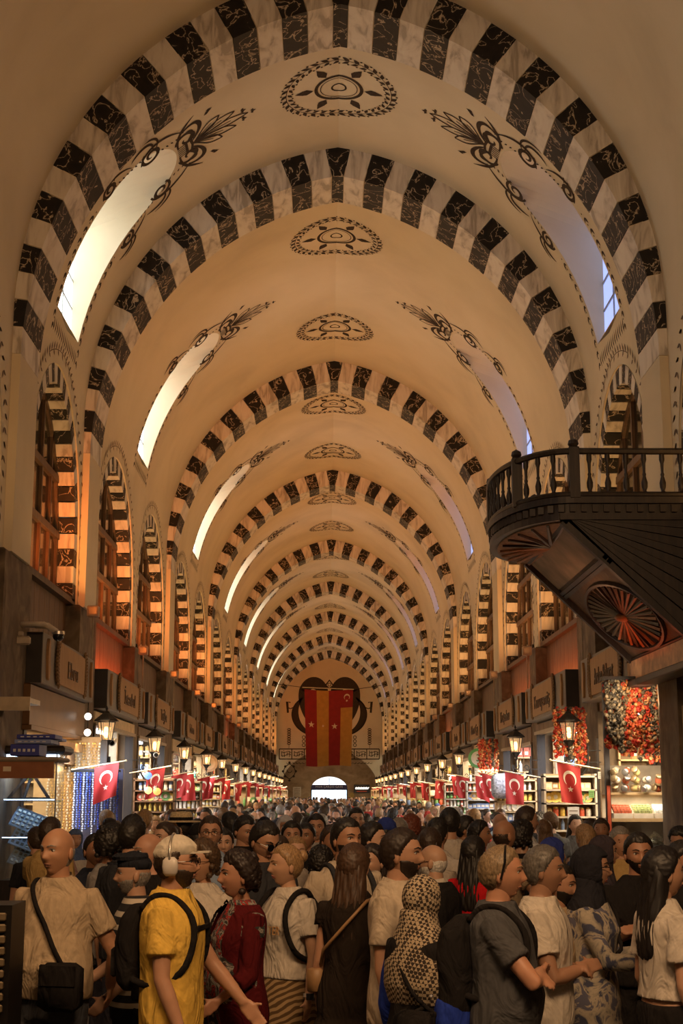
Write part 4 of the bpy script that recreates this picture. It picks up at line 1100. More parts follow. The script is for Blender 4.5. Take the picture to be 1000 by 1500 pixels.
# ================================================================= PULPIT BALCONY ON THE RIGHT PIER
def balcony():
    e = tag(empty('balcony', (0, 0, 0)), 'dark carved timber balcony with turned balusters jutting from the right wall', 'balcony')
    CX, CY, RX, RY = 2.45, 16.25, .68, 1.45; YN, YF = CY - RY, CY + RY; XW = 4.1
    ZR, ZF = 5.55, 5.06
    def arc(k, n, g=0.0): a = -pi / 2 - pi * k / n; return (CX + (RX + g) * cos(a), CY + (RY + g) * sin(a))
    def outline(g=0.0, n=28): return [(XW, YN - g)] + [arc(k, n, g) for k in range(n + 1)] + [(XW, YF + g)]
    mb = MB(); mb.prism(outline(.05)[::-1], 4.98, 5.05, 'z'); mb.prism(outline(.0)[::-1], 4.86, 4.99, 'z'); mb.prism(outline(.03)[::-1], 4.80, 4.87, 'z'); mb.build('platform', DARKWOOD, e)
    o = outline(.02, 30)
    mb = MB(); mb.tube([(x, y, ZR) for x, y in o], .035, 6); mb.build('handrail', DARKWOOD, e); mb = MB(); mb.tube([(x, y, ZF + .02) for x, y in o], .028, 6); mb.build('bottom_rail', DARKWOOD, e)
    bal = MB(); bal.lathe([(.028, .0), (.028, .05), (.018, .06), (.032, .10), (.035, .15), (.016, .22), (.022, .24), (.014, .26), (.018, .36), (.03, .40), (.028, .46), (.028, .5)], 8); bal = bal.mesh('baluster', DARKWOOD, True)
    post = MB(); post.box(-.055, .055, -.055, .055, -.03, .54, ch=.01); post.lathe([(.04, .54), (.06, .57), (.05, .61), (0, .64)], 10); post = post.mesh('rail_post', DARKWOOD)
    # spread evenly along the outline
    P_ = outline(.0, 60); acc = [0]
    for a, b in zip(P_, P_[1:]): acc.append(acc[-1] + hypot(b[0] - a[0], b[1] - a[1]))
    def pos(s):
        for i in range(len(acc) - 1):
            if acc[i + 1] >= s: t = (s - acc[i]) / (acc[i + 1] - acc[i]); return tuple(p + (q - p) * t for p, q in zip(P_[i], P_[i + 1]))
        return P_[-1]
    s = .1
    while s < acc[-1] - .1:
        x, y = pos(s); link('baluster', bal, e, (x, y, ZF)); s += .195
    for s in (acc[1] - .02, acc[1] + .78, acc[-2] + .02, acc[1] + 2.2):
        x, y = pos(s); link('rail_post', post, e, (x, y, ZF))
    # dentils under the rim
    dn = MB(); dn.box(-.03, .03, -.03, .05, 0, .09, ch=.006); dn = dn.mesh('dentil', DARKWOOD)
    s = .1
    while s < acc[-1] - .1:
        x, y = pos(s); link('dentil', dn, e, (x, y, 4.885), (0, 0, atan2(CY - y, CX - x) - pi / 2 if x < CX else 0)); s += .12
    # round underside: pale panel, ribs coloured as red-lit on one side
    UND = mk_wood('underside_panel', (.10, .055, .025), (.17, .10, .05), (.24, .15, .08), .7)
    mb = MB(); mb.prism([arc(k, 24, -.06) for k in range(25)][::-1], 4.785, 4.80, 'z'); mb.build('fan_panel', UND, e)
    REDLIT = plain((.30, .12, .04), .5, 0, .2)  # reddish copy of the rib wood, red lamplight put into the colour
    for k in range(11):
        a = -pi / 2 - pi * (k + .5) / 11; x1, y1 = CX + (RX - .1) * cos(a), CY + (RY - .1) * sin(a)
        mb = MB(); mb.tube([(CX + .03 * cos(a), CY + .03 * sin(a), 4.775), (x1, y1, 4.775)], [.035, .018], 5); mb.build('fan_rib', REDLIT if k > 5 else DARKWOOD, e)
    # sloping soffit
    A = Vector((2.36, 0, 4.82)); B = Vector((3.66, 0, 3.58)); D = (B - A).normalized(); L = (B - A).length; N = Vector((D.z, 0, -D.x)); N = N if N.z < 0 else -N
    def S(u, y, o=0): p = A + D * u + N * o; return (p.x, y, p.z)
    def slab(name, u0, u1, y0, y1, o0, o1, mat):
        mb = MB(); vs = [S(u0, y0, o0), S(u1, y0, o0), S(u1, y1, o0), S(u0, y1, o0), S(u0, y0, o1), S(u1, y0, o1), S(u1, y1, o1), S(u0, y1, o1)]
        mb.add(vs, [(3, 2, 1, 0), (4, 5, 6, 7), (0, 1, 5, 4), (1, 2, 6, 5), (2, 3, 7, 6), (3, 0, 4, 7)]); return mb.build(name, mat, e)
    slab('soffit_board', 0, L, YN, YF, -.05, 0, mk_wood('soffit_board_wood', (.05, .03, .018), (.09, .055, .03), (.13, .08, .045), .7))
    slab('soffit_panel', .06, .52, YN + .12, YF - .12, 0, .015, plain((.20, .16, .12), .75, 0, .3, 4))
    for u in (.0, .56, .62, L - .05): slab('soffit_moulding', u, u + .05, YN, YF, 0, .04, DARKWOOD)
    for y in (YN, YF - .09): slab('soffit_edge', 0, L + .05, y, y + .09, -.08, .07, DARKWOOD)
    uc, yc, ru, ry = .69 + (L - .69) / 2, CY, (L - .75) / 2 - .03, 1.22
    mb = MB(); mb.tube([S(uc + ru * cos(a), yc + ry * sin(a), .02) for a in [2 * pi * i / 40 for i in range(41)]], .028, 5); mb.build('oval_moulding', DARKWOOD, e)
    mb = MB(); mb.ell((0, 0, 0), (.10, .10, .05), 14, 8, Matrix.Translation(S(uc, yc, .03))); mb.build('rosette', REDLIT, e, True)
    for k in range(34):
        a = 2 * pi * k / 34
        mb = MB(); mb.tube([S(uc + .1 * ru * cos(a), yc + .1 * ry * sin(a), .02), S(uc + .93 * ru * cos(a), yc + .93 * ry * sin(a), .02)], [.012, .022], 4); mb.build('fan_rib', REDLIT if cos(a) > .25 and k % 2 == 0 else DARKWOOD, e)
    # planked triangular cheek towards the camera
    top = 4.84
    def tri(x): return A.z + (x - A.x) * D.z / D.x - .04
    xs = frange(A.x, XW, 1)
    for k in range(9):                          # boards fanning from the upper left corner
        a0 = -radians(44.5) * (k / 9); a1 = -radians(44.5) * ((k + 1) / 9)
        def hit(a): r = (XW - A.x) / cos(a); return (XW, A.z + r * sin(a))
        p0, p1 = hit(a0 - .004), hit(a1 + .004); yy = YN - .02 - .012 * (k % 2)
        mb = MB(); mb.prism([(A.x + .04, A.z - .0), p0, p1], yy, YN + .05, 'y'); mb.build('cheek_board', DARKWOOD, e)
    mb = MB(); mb.box(2.3, XW, YN - .05, YN + .03, 4.80, 4.87); mb.build('cheek_rail', DARKWOOD, e)
    # foot beam, its red lamplight put into the colour
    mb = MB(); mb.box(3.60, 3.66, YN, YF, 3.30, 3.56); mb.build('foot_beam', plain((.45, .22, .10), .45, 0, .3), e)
    mb = MB(); mb.box(3.5, 3.75, YN - .3, YF, 3.22, 3.30, ch=.01); mb.box(3.62, 4.1, YN, YF, 3.5, 3.58); mb.build('foot_ledge', DARKWOOD, e)
    area('balcony_red_lamp', (3.42, 16.4, 3.36), (0, radians(150), 0), .15, 1.8, 3.2, (1, .13, .03))
    area('balcony_warm_lamp', (2.7, 16.2, 3.9), (0, radians(170), 0), .2, 1.0, 2.5, (1, .42, .18))
balcony()

# ================================================================= STALLS STANDING IN FRONT OF THE PIERS
def front_rack(side, k, y, sd):
    rn = random.Random(side * 7 + k * 3); far = y > 48
    x0, x1 = (3.10, 3.90)
    e = tag(empty('display_rack', (0, y, 0)), 'timber rack of packed goods at the pier of the %s %s lantern' % (ORD[k], sd), 'rack', 'display racks at the piers')
    dense = k < 4
    zs = [1.22, 1.42, 1.62, 1.82, 2.02] if dense else ([1.0, 1.3, 1.6, 1.9] if not far else [1.05, 1.5])
    fm = rn.choice([SHELF, WOOD, plain((.5, .45, .38), .5), DARKWOOD])
    for z in zs + [2.22]:
        mb = MB(); a, b = sorted((side * x0, side * x1)); mb.box(a, b, 0, .3, z - .025, z); mb.build('shelf', fm, e)
    for xx in (x0, x1 - .03):
        mb = MB(); a, b = sorted((side * xx, side * (xx + .03))); mb.box(a, b, 0, .3, 0, 2.25); mb.build('upright', fm, e)
    mb = MB(); a, b = sorted((side * x0, side * x1)); mb.box(a, b, .29, .32, .1, 2.25); mb.build('back_board', plain((.42, .30, .17), .7), e)
    mb = MB(); mb.box(a, b, 0, .3, 0, .975); mb.build('base_cabinet', fm, e)
    kinds = rn.sample(['jar', 'box', 'tin', 'bottle', 'plate', 'teapot', 'bag'], 4)
    for si, z in enumerate(zs):
        step = .098 if dense else (.135 if not far else .2); n_ = int((x1 - x0 - .08) / step); c0 = rn.randrange(9)
        for j in range(n_):
            ci = c0 if rn.random() < .5 else rn.randrange(9)
            product(kinds[si % 4], ci, (side * (x0 + .09 + j * step), y + .12, z), rn.uniform(-.2, .2), '%s %s, %s from the aisle, %s shelf, %s pier rack %s' % (TH[ci][1], KN[kinds[si % 4]], ORD[j], ORD[si], ORD[k], sd), 'goods on the pier racks', rn.uniform(.62, .82) if dense else (1.1 if not far else 1.45))
    area('rack_fill', (side * 3.5, y - .35, 2.5), (radians(18), 0, 0), .7, .1, 11 if not far else 14, (1, .80, .55) if rn.random() < .7 else WHITELED)  # unseen fill added to brighten the goods on the rack
for side, sd in ((-1, 'left'), (1, 'right')):
    for k, y in enumerate(PIL[side]):
        if (side, k) != (-1, 0): front_rack(side, k, y - .98, sd)
# one leaflet-like oval sign on the right row, one on the left
for side, k, y, tx, cc in ((1, 2, 35.0, '3', (.10, .38, .12)), (-1, 4, 41.0, 'S', (.40, .24, .12))):
    q = tag(empty('hanging_sign', (side * 3.5, y, 3.02)), '%s round hanging sign on the %s row' % ('green and white' if side > 0 else 'brown', 'right' if side > 0 else 'left'), 'sign')
    mb = MB(); M = Matrix.Translation((0, 0, -.22)) @ Matrix.Rotation(pi / 2, 4, 'X'); mb.lathe([(0, -.02), (.24, -.02), (.24, .02), (0, .02)], 24, M, cap=False); mb.build('disc', plain(cc, .5), q)
    mb = MB(); mb.lathe([(0, .021), (.17, .021), (.17, .03), (0, .03)], 24, M, cap=False); mb.build('inner_disc', plain((.75, .75, .7), .5) if side > 0 else plain((.5, .34, .2), .5), q)
    mb = MB(); mb.tube([(side * .5, 0, .03), (0, 0, .03), (0, 0, 0)], .012, 5); mb.build('arm', IRON, q)
    link('lettering', text_mesh(tx, .24, plain((.03, .15, .05), .6), 'lettering'), q, (0, -.035, -.22), (pi / 2, 0, 0))

# ================================================================= NEAR RIGHT: PEPPER STRINGS, TINS, NOTICE PIER
def dried_string(loc, ln, seed, kind):
    rn = random.Random(seed)
    e = tag(empty('pepper_string', loc), '', 'food', 'strings of dried peppers and aubergines')
    mb = MB(); mb.tube([(0, 0, 0), (.004, 0, -ln)], .004, 4); mb.build('cord', plain((.5, .4, .25)), e)
    cols = {'dark': [(.045, .035, .025), (.10, .075, .045), (.30, .22, .13)], 'red': [(.42, .025, .010), (.50, .08, .02), (.55, .26, .10)], 'mixed': [(.50, .16, .04), (.12, .08, .04), (.45, .04, .012)]}[kind]
    for ci, c in enumerate(cols):
        mb = MB(); z = -.02 - ci * .012
        while z > -ln:
            a = rn.uniform(0, 2 * pi); r = rn.uniform(.015, .035); M = Matrix.Translation((r * cos(a), r * sin(a), z)) @ Matrix.Rotation(rn.uniform(0, 6), 4, 'Z') @ Matrix.Rotation(rn.uniform(.6, 2.3), 4, 'X')
            mb.lathe([(.010, 0), (.026, .012), (.030, .030), (.024, .046), (.019, .030), (.012, .012)], 7, M, cap=False)
            z -= .034
        o = mb.build('dried_halves', plain(c, .6, 0, .3, 60), e, True); o['kind'] = 'stuff'
    return e
ps = ['dark', 'dark', 'dark', 'mixed', 'red', 'red', 'mixed', 'red', 'dark', 'mixed', 'dark', 'dark', 'red']
cn = {'dark': 'black aubergine', 'red': 'red pepper', 'mixed': 'red and brown pepper'}
area('string_fill', (3.5, 16.9, 3.1), (radians(80), 0, 0), .8, .25, 10, (1, .78, .52))  # unseen fill added in front of the strings to lift them
for i in range(13):
    x = 3.29 + i * .064
    for row in (0, 1):
        kd = ps[(i + row * 5) % 13]
        e = dried_string((x + random.uniform(-.01, .01), 17.42 + row * .10, 3.32), random.uniform(.80, 1.02) - (.2 if i < 2 else 0), i * 3 + row, kd)
        e['label'] = 'string of dried %s shells, %s from dark post, %s row' % (cn[kd], ORD[i], ['front', 'rear'][row])
mb = MB(); mb.box(3.2, 4.1, 17.38, 17.6, 3.32, 3.36); mb.build('hanging_rail', IRON, label='iron rail from which the dried pepper strings hang', cat='rail')
for i in range(7):
    kd = ['red', 'mixed', 'red', 'dark', 'red', 'mixed', 'red'][i]
    e = dried_string((3.36 + i * .07, 22.05, 3.25), random.uniform(.7, .95), 70 + i, kd); e['label'] = 'string of dried %s shells by the first right lantern, %s from aisle' % (cn[kd], ORD[i]); e['group'] = 'pepper strings behind the first right lantern'
for i in range(6):
    kd = ['red', 'red', 'mixed', 'red', 'dark', 'red'][i]
    e = dried_string((3.40 + i * .075, 33.6, 3.2), random.uniform(.6, .9), 90 + i, kd); e['label'] = 'string of dried %s shells by the third right lantern, %s from aisle' % (cn[kd], ORD[i]); e['group'] = 'pepper strings near the third right lantern'
q = tag(empty('patterned_cushion', (3.24, 27.9, 2.10)), 'pale cushion with blue pattern hanging between the right flags', 'cushion')
mb = MB(); mb.ell((0, 0, 0), (.36, .09, .30), 20, 12); me = mb.mesh('t', plain((.36, .38, .44), .9, 0, .5, 26))
for v in me.vertices: v.co.x = math.copysign(abs(v.co.x / .36) ** .45 * .24, v.co.x); v.co.z = math.copysign(abs(v.co.z / .30) ** .45 * .24, v.co.z)
me.name = 'cushion_body'; link('cushion_body', me, q)
for i, (x, y, z, w, h, c, lb) in enumerate(((3.42, 21.1, 1.66, .17, .21, (.55, .56, .60), 'pale grey printed notice on the first right pier rack'), (3.86, 21.2, 2.22, .09, .10, (.70, .68, .62), 'small white card high on the first right pier rack'), (3.70, 21.15, 1.95, .08, .11, (.2, .45, .15), 'green printed card on the first right pier rack'))):
    q = tag(empty('price_card', (x, y, z)), lb, 'card'); mb = MB(); mb.box(-w / 2, w / 2, -.006, 0, -h / 2, h / 2); mb.build('card', plain(c), q)
    for k_ in range(3): mb = MB(); mb.box(-w * .36, w * .36, -.008, -.006, -h * .3 + k_ * h * .25, -h * .24 + k_ * h * .25); mb.build('print_line', plain((.12, .08, .06)), q)
for i, (x, z) in enumerate(((-3.78, 3.10), (-3.78, 2.86))):
    q = tag(empty('globe_lamp', (x, 21.75, z + .16)), 'small white globe lamp behind the first left lantern, %s' % ['upper', 'lower'][i], 'lamp'); mb = MB(); mb.ell((0, 0, -.16), (.055, .055, .055), 12, 8); mb.build('glass_globe', GLOBE_W, q, True); mb = MB(); mb.tube([(0, 0, -.1), (0, 0, .05)], .008, 4); mb.build('cord', IRON, q)
for i, (x, y, z, m_i) in enumerate(((-3.40, 26.2, 2.38, 2), (-3.40, 26.3, 2.12, 3), (-3.22, 26.1, 2.10, 0))):
    q = tag(empty('mosaic_lamp', (x, y, z)), '%s mosaic glass lamp below the second left flag' % mos_cols[m_i][1], 'lamp')
    q.scale = (.6, .6, .6)
    for n2, m2 in MOS[m_i]: link(n2, m2, q)
# stall cabinet below
e = tag(empty('stall_cabinet', (3.68, 17.55, 0)), 'glass fronted food cabinet under the hanging pepper strings', 'cabinet')
def bx(name, x0, x1, y0, y1, z0, z1, mat, par=e, ch=.0): mb = MB(); mb.box(x0, x1, y0, y1, z0, z1, ch=ch); return mb.build(name, mat, par)
for x in (-.46, .40): bx('post', x, x + .06, 0, .06, 0, 3.3 if x < 0 else 2.25, DARKWOOD)
bx('base', -.42, .44, 0, .5, 0, 1.28, WOOD); bx('shelf', -.42, .44, 0, .5, 1.28, 1.31, SHELF); bx('shelf', -.42, .44, 0, .5, 1.62, 1.66, SHELF); bx('shelf', -.42, .44, .0, .5, 1.94, 1.97, SHELF)
bx('back_board', -.42, .44, .48, .5, 1.3, 2.3, plain((.60, .50, .36))); bx('red_edge', -.45, -.41, -.02, .0, 1.2, 2.05, plain((.5, .08, .03)))
bx('glass_front', -.40, .40, -.01, 0, 1.31, 1.62, GLASS)
area('cabinet_light', (3.68, 17.7, 1.92), (0, 0, 0), .7, .3, 7, (1, .93, .75)); area('cabinet_light', (3.68, 17.15, 2.3), (radians(40), 0, 0), .7, .15, 9, (1, .82, .6))
rn = random.Random(5)
for i, (c, n_) in enumerate([((.45, .10, .04), 'red'), ((.30, .32, .12), 'green speckled'), ((.80, .76, .66), 'white')]):
    q = tag(empty('sweet_tray', (3.42 + i * .25, 17.66, 1.66)), 'open box of %s Turkish sweets on the middle shelf of the food cabinet' % n_, 'food')
    mb = MB(); mb.box(-.115, .115, -.11, .11, 0, .06); mb.build('carton', plain((.7, .62, .5)), q)
    mb = MB()
    for a in range(5):
        for b in range(4): M = Matrix.Translation((-.088 + a * .044, -.08 + b * .05, .07 + a * 0 + b * .022)); mb.box(-.019, .019, -.019, .019, -.015, .03, M, ch=.004)
    o = mb.build('sweet_cubes', plain(c, .8, 0, .4, 50), q); o['kind'] = 'stuff'
for i, (c, n_) in enumerate([((.55, .36, .15), 'brown flaked'), ((.82, .72, .50), 'pale')]):
    q = tag(empty('cheese_heap', (3.50 + i * .34, 17.74, 1.31)), 'heap of %s crumbled sweets in the lit lower case' % n_, 'food')
    mb = MB(); mb.box(-.15, .15, -.15, .15, 0, .03); mb.build('dish', STEEL, q)
    mb = MB()
    for a in range(60): r = rn.uniform(0, .13); t = rn.uniform(0, 6.28); M = Matrix.Translation((r * cos(t), r * sin(t), .04 + (.14 - r) * .9)) @ Matrix.Rotation(rn.uniform(0, 3), 4, 'X') @ Matrix.Rotation(rn.uniform(0, 3), 4, 'Z'); mb.box(-.026, .026, -.015, .015, -.008, .008, M)
    o = mb.build('crumbled_pieces', plain(c, .8, 0, .2, 40), q); o['kind'] = 'stuff'
for i in range(15):
    q = tag(empty('hanging_tin', (3.34 + (i % 6) * .125 + rn.uniform(-.02, .02), 17.5 + rn.uniform(-.04, .08), 2.02 + (i // 6) * .10)), 'small bright metal tin in the jumble above the sweet boxes, %s' % ORD[i], 'tin', 'jumbled tins above the sweet boxes')
    q.rotation_euler = (rn.uniform(.5, 2.2), rn.uniform(-.8, .8), rn.uniform(-1, 1))
    mb = MB(); mb.lathe([(0, -.06), (.04, -.06), (.042, -.05), (.042, .05), (.045, .055), (.03, .062), (0, .062)], 12, cap=False); mb.build('tin_body', STEEL if i % 2 else plain((.6, .45, .25), .35, .6), q, True)
    mb = MB(); mb.lathe([(.0425, -.03), (.0425, .03)], 12, cap=False); mb.build('label_band', plain([(.75, .68, .52), (.5, .12, .05), (.6, .5, .2)][i % 3]), q)
# stone pier with the notice board, under the balcony foot
q = tag(empty('notice_board', (4.06, 15.98, 2.1)), 'tall yellowed notice board of printed lines on the right stone pier', 'notice')
mb = MB(); mb.box(-.26, .34, -.03, 0, -.95, .82, ch=.006); mb.build('board', plain((.42, .28, .13), .7, 0, .12, 3), q)
TXM = plain((.10, .06, .03), .8)
rn = random.Random(3); z = .70
TOPL = text_mesh('DUYURU', .075, TXM); link('lettering', TOPL, q, (.02, -.033, .72), (pi / 2, 0, 0)); link('lettering', text_mesh('MISIR \u00c7AR\u015eISI', .055, TXM), q, (.02, -.033, .64), (pi / 2, 0, 0))
mb = MB(); z = .54; 
while z > -.85:
    w = rn.choice([.22, .22, .15, .08, .22]); mb.box(.02 - w, .02 + w, -.034, -.03, z, z + .018); z -= rn.choice([.04, .04, .055, .085])
o = mb.build('printed_lines', TXM, q); o['kind'] = 'stuff'
mb = MB(); mb.box(3.76, 4.8, 16.0, 16.95, 0, 3.28, ch=.03); mb.build('trim_20', STONE, kind='structure')

# ================================================================= NEAR LEFT: SHOWCASE, STALL ROOF, BLUE BOXES, BEADS
e = tag(empty('showcase', (-3.76, 17.35, 0)), 'tall lit glass showcase with jewellery trays at the left shop', 'showcase')
bx('base', -.34, .36, 0, .5, 0, .95, DARKWOOD, e); bx('roof_board', -.38, .46, -.05, .55, 2.42, 2.52, DARKWOOD, e, .03); bx('glass_shelf', -.33, .35, .02, .48, 1.86, 1.875, mk_glass('shelf_glass', (.8, .9, 1), .3), e); bx('glass_shelf', -.33, .35, .02, .48, 1.42, 1.435, GLASS, e)
bx('lamp_strip', -.33, .35, .05, .2, 2.385, 2.415, emit((.70, .82, 1), 7.0, 'cool_strip'), e); bx('shelf_light', -.33, .35, .01, .025, 1.876, 1.89, emit((.7, .82, 1), 3.0, 'cool_edge'), e); bx('shelf_light', -.33, .35, .01, .025, 1.436, 1.448, emit((.7, .82, 1), 3.0, 'cool_edge'), e)
for n_, a in (('glass_front', (-.34, .36, -.004, .004, .95, 2.42)), ('glass_side', (.352, .36, 0, .5, .95, 2.42))): bx(n_, *a, GLASS, e)
for x in (-.345, .35): bx('corner_post', x, x + .014, -.006, .01, .95, 2.42, plain((.35, .40, .55), .3, .6), e)
bx('side_board', -.36, -.345, 0, .5, .95, 2.42, plain((.30, .28, .27)), e)
area('showcase_light', (-3.76, 17.5, 2.36), (0, 0, 0), .6, .3, 9, (.75, .86, 1))
q = tag(empty('display_easel', (-3.78, 17.58, 1.875)), 'dark folding display easel on the upper glass shelf of the showcase', 'stand')
mb = MB()
for a, b in (((-.25, 0, 0), (.03, .02, .34)), ((.27, 0, 0), (.03, .02, .34)), ((-.25, -.03, .02), (.27, -.03, .02)), ((-.05, 0, 0), (.03, .08, .33)), ((.03, .02, .34), (.20, .02, .30))): mb.tube([a, b], .022, 4)
mb.build('easel_frame', DARKWOOD, q)
for i, (z, tl) in enumerate(((1.52, .5), (1.30, .45), (1.08, .4))):
    q = tag(empty('jewellery_tray', (-3.76, 17.42, z)), 'sloping pale blue jewellery tray on %s of the showcase' % ['the middle shelf', 'the lower shelf', 'the bottom'][i], 'tray', 'sloping jewellery trays')
    M = Matrix.Rotation(.35, 4, 'Y') @ Matrix.Rotation(.9, 4, 'X')
    mb = MB(); mb.box(-.22, .24, 0, .28, -.01, .012, M, ch=.004); mb.build('tray_board', plain((.55, .68, .80), .5), q)
    mb = MB()
    for a in range(7):
        for b in range(4): mb.box(-.19 + a * .06, -.155 + a * .06, .03 + b * .06, .06 + b * .06, .012, .024, M)
    o = mb.build('jewellery', plain((.5, .45, .35), .25, .7), q); o['kind'] = 'stuff'
# glittering chain wall behind the showcase
for i in range(16):
    x = -3.62 - i * .05
    q = tag(empty('chain_necklace', (x, 21.9, 2.7)), 'gold chain hanging on the back board of the first left shop, %s from the aisle' % ORD[i], 'necklace', 'gold chains on display')
    mb = MB(); rn = random.Random(i)
    for j in range(30): mb.ell((rn.uniform(-.012, .012), 0, -.045 * j), (.017, .012, .019), 5, 3)
    o = mb.build('links', plain((.70, .45, .16), .3, .8) if i % 3 else plain((.75, .68, .55), .3, .6), q); o['kind'] = 'stuff'
mb = MB(); mb.box(-4.6, -3.58, 21.95, 22.0, 1.0, 2.8); mb.build('chain_board', plain((.40, .25, .11), .6), label='upright tan board behind the hanging gold chains', cat='board')
area('chain_light', (-3.95, 21.3, 2.7), (radians(25), 0, 0), .8, .2, 8, (1, .72, .4))
bx('door_post_dark', -3.60, -3.50, 21.9, 22.1, 0, 2.75, DARKWOOD, None); bpy.data.objects['door_post_dark']['label'] = 'dark timber post beside the hanging gold chains'; bpy.data.objects['door_post_dark']['category'] = 'post'; bpy.data.objects['door_post_dark'].name = 'timber_upright'
# blue bead strings on the first left pier
BB = [plain((.02, .05, .42), .25), plain((.10, .18, .62), .25), plain((.45, .55, .80), .25)]
for i in range(15):
    x = -3.28 - i * .046
    q = tag(empty('bead_string', (x, 21.60, 2.26)), 'hanging string of blue glass beads, %s from the aisle, at the first left pier' % ORD[i], 'beads', 'blue bead strings')
    mb = MB(); rn = random.Random(i + 50); ln = rn.uniform(.75, 1.0); j = 0
    while .034 * j < ln: mb.cur = 0; mb.ell((rn.uniform(-.006, .006), 0, -.034 * j), (.015, .012, .016), 6, 4); j += 1
    o = mb.build('glass_beads', BB[i % 3], q, True); o['kind'] = 'stuff'
mb = MB(); mb.box(-3.98, -3.24, 21.58, 21.62, 2.27, 2.30); mb.build('bead_rail', IRON, label='iron rail holding the blue bead strings', cat='rail')
mb = MB(); mb.box(-3.98, -3.24, 21.86, 21.90, .9, 2.32); mb.build('bead_board', plain((.03, .035, .09)), label='dark blue backing board behind the hanging blue beads', cat='board')
mb = MB(); mb.box(-3.98, -3.24, 21.50, 21.98, .2, 1.16, ch=.02); mb.build('bead_counter', WOOD, label='low timber counter under the hanging blue beads', cat='counter')
area('bead_fill', (-3.6, 21.2, 2.5), (radians(30), 0, 0), .6, .15, 22, (.72, .84, 1))  # added cool fill on the beads, no fixture
# low stall roof at the left edge with stacked blue boxes, and metal awning above
q = tag(empty('stall_roof', (-3.5, 15.0, 2.33)), 'stone topped stall roof at the left edge carrying blue boxes', 'roof')
bx('roof_slab', -.8, .55, 0, .7, -.05, .0, plain((.30, .24, .18), .7), q, .02); bx('fascia_board', -.8, .5, .03, .07, -.22, -.05, plain((.28, .10, .04), .6), q); bx('stall_post', -.75, -.62, .1, .25, -2.33, -.05, DARKWOOD, q)
bx('fascia_label', -.02, .06, .02, .03, -.15, -.10, plain((.7, .6, .45)), q)
BLU = plain((.035, .045, .30), .5); BLL = plain((.22, .28, .55), .5)
for i, (x0, x1, z0, z1, m) in enumerate(((-3.46, -3.16, 2.34, 2.46, BLU), (-3.42, -3.04, 2.465, 2.51, BLL), (-3.40, -3.0, 2.515, 2.56, BLU))):
    b = tag(empty('blue_box', ((x0 + x1) / 2, 15.25, z0)), ['deep blue carton with pale writing, lowest', 'pale blue carton, second', 'deep blue flat carton, topmost'][i] + ' of the stack on the stall roof', 'box', 'blue cartons on the stall roof')
    w = (x1 - x0) / 2; mb = MB(); mb.box(-w, w, -.2, .2, 0, z1 - z0, ch=.005); mb.build('carton', m, b)
    mb = MB(); 
    for k in range(5): mb.box(-w * .8 + k * w * .33, -w * .62 + k * w * .33, -.204, -.2, (z1 - z0) * .35, (z1 - z0) * .6)
    o = mb.build('printing', plain((.6, .6, .65)), b); o['kind'] = 'stuff'
b = tag(empty('blue_book', (-3.62, 17.4, 2.53)), 'flat blue packets lying on the roof of the showcase', 'box'); mb = MB(); mb.box(-.22, .2, -.15, .2, 0, .04, ch=.005); mb.build('packet', BLU, b); mb = MB(); mb.box(-.12, .28, -.1, .2, .042, .075, ch=.005); mb.build('packet', BLL, b)
q = tag(empty('metal_awning', (-3.6, 14.6, 2.86)), 'narrow metal awning with a cool strip lamp at the left edge', 'awning')
bx('awning_plate', -.9, .42, 0, .5, 0, .05, plain((.45, .38, .30), .35, .7), q); bx('awning_lip', -.9, .42, -.02, .0, -.08, .06, plain((.5, .40, .28), .35, .7), q); bx('strip_lamp', -.85, -.1, -.05, -.025, .06, .085, emit((.8, .88, 1), 3.0, 'cool_edge'), q)
mb = MB(); mb.tube(bez((.1, .2, 0), (.1, .2, -.3), (-.2, .2, -.35), (-.3, .2, -.5), 10), .03, 6); mb.tube([(-.55, .2, 0), (-.62, .2, -.7)], .04, 6); mb.build('brace', plain((.30, .25, .2), .5), q, True)
# floodlight boxes on the piers, cameras
FB = plain((.36, .27, .18), .5)
for side, sd in ((-1, 'left'), (1, 'right')):
    for k, y in enumerate(PIL[side][:7]):
        q = tag(empty('floodlight', (side * 3.86, y - .35, 4.78)), 'small boxy floodlight on the %s pier of the %s row' % (ORD[k], sd), 'lamp', 'floodlights on the piers')
        mb = MB(); mb.box(-.09, .09, -.07, .07, -.09, .09, ch=.015); mb.build('housing', FB, q); mb = MB(); mb.box(-.06, .06, -.075, -.069, -.05, .06); mb.build('lens', plain((.12, .09, .06), .2), q); mb = MB(); mb.tube([(0, 0, -.09), (0, 0, -.75)], .012, 5); mb.build('conduit', plain((.35, .27, .18)), q)
q = tag(empty('security_camera', (-3.70, 17.95, 4.02)), 'black dome security camera on a white bracket above the first left sign', 'camera')
mb = MB(); mb.tube([(-.15, 0, .02), (0, .05, .02), (.10, .12, -.05)], .04, 8); mb.box(-.35, .0, -.1, .1, .0, .06, ch=.02); mb.build('bracket', plain((.55, .45, .33), .5), q, True); mb = MB(); mb.ell((.12, .14, -.10), (.075, .075, .07), 14, 8); mb.build('dome', plain((.01, .01, .012), .1), q, True); mb = MB(); mb.lathe([(.08, -.02), (.08, .02)], 14, Matrix.Translation((.12, .14, -.06)), cap=False); mb.build('ring', STEEL, q, True)
q = tag(empty('wall_bracket', (-3.98, 17.74, 3.82)), 'pale metal bracket on the dark end of the first left sign', 'bracket'); mb = MB(); mb.box(-.09, .12, -.05, .02, -.05, .06, ch=.02); mb.box(-.03, .03, -.04, .0, .06, .12, ch=.01); mb.build('plate', plain((.45, .36, .26), .5, .4), q)
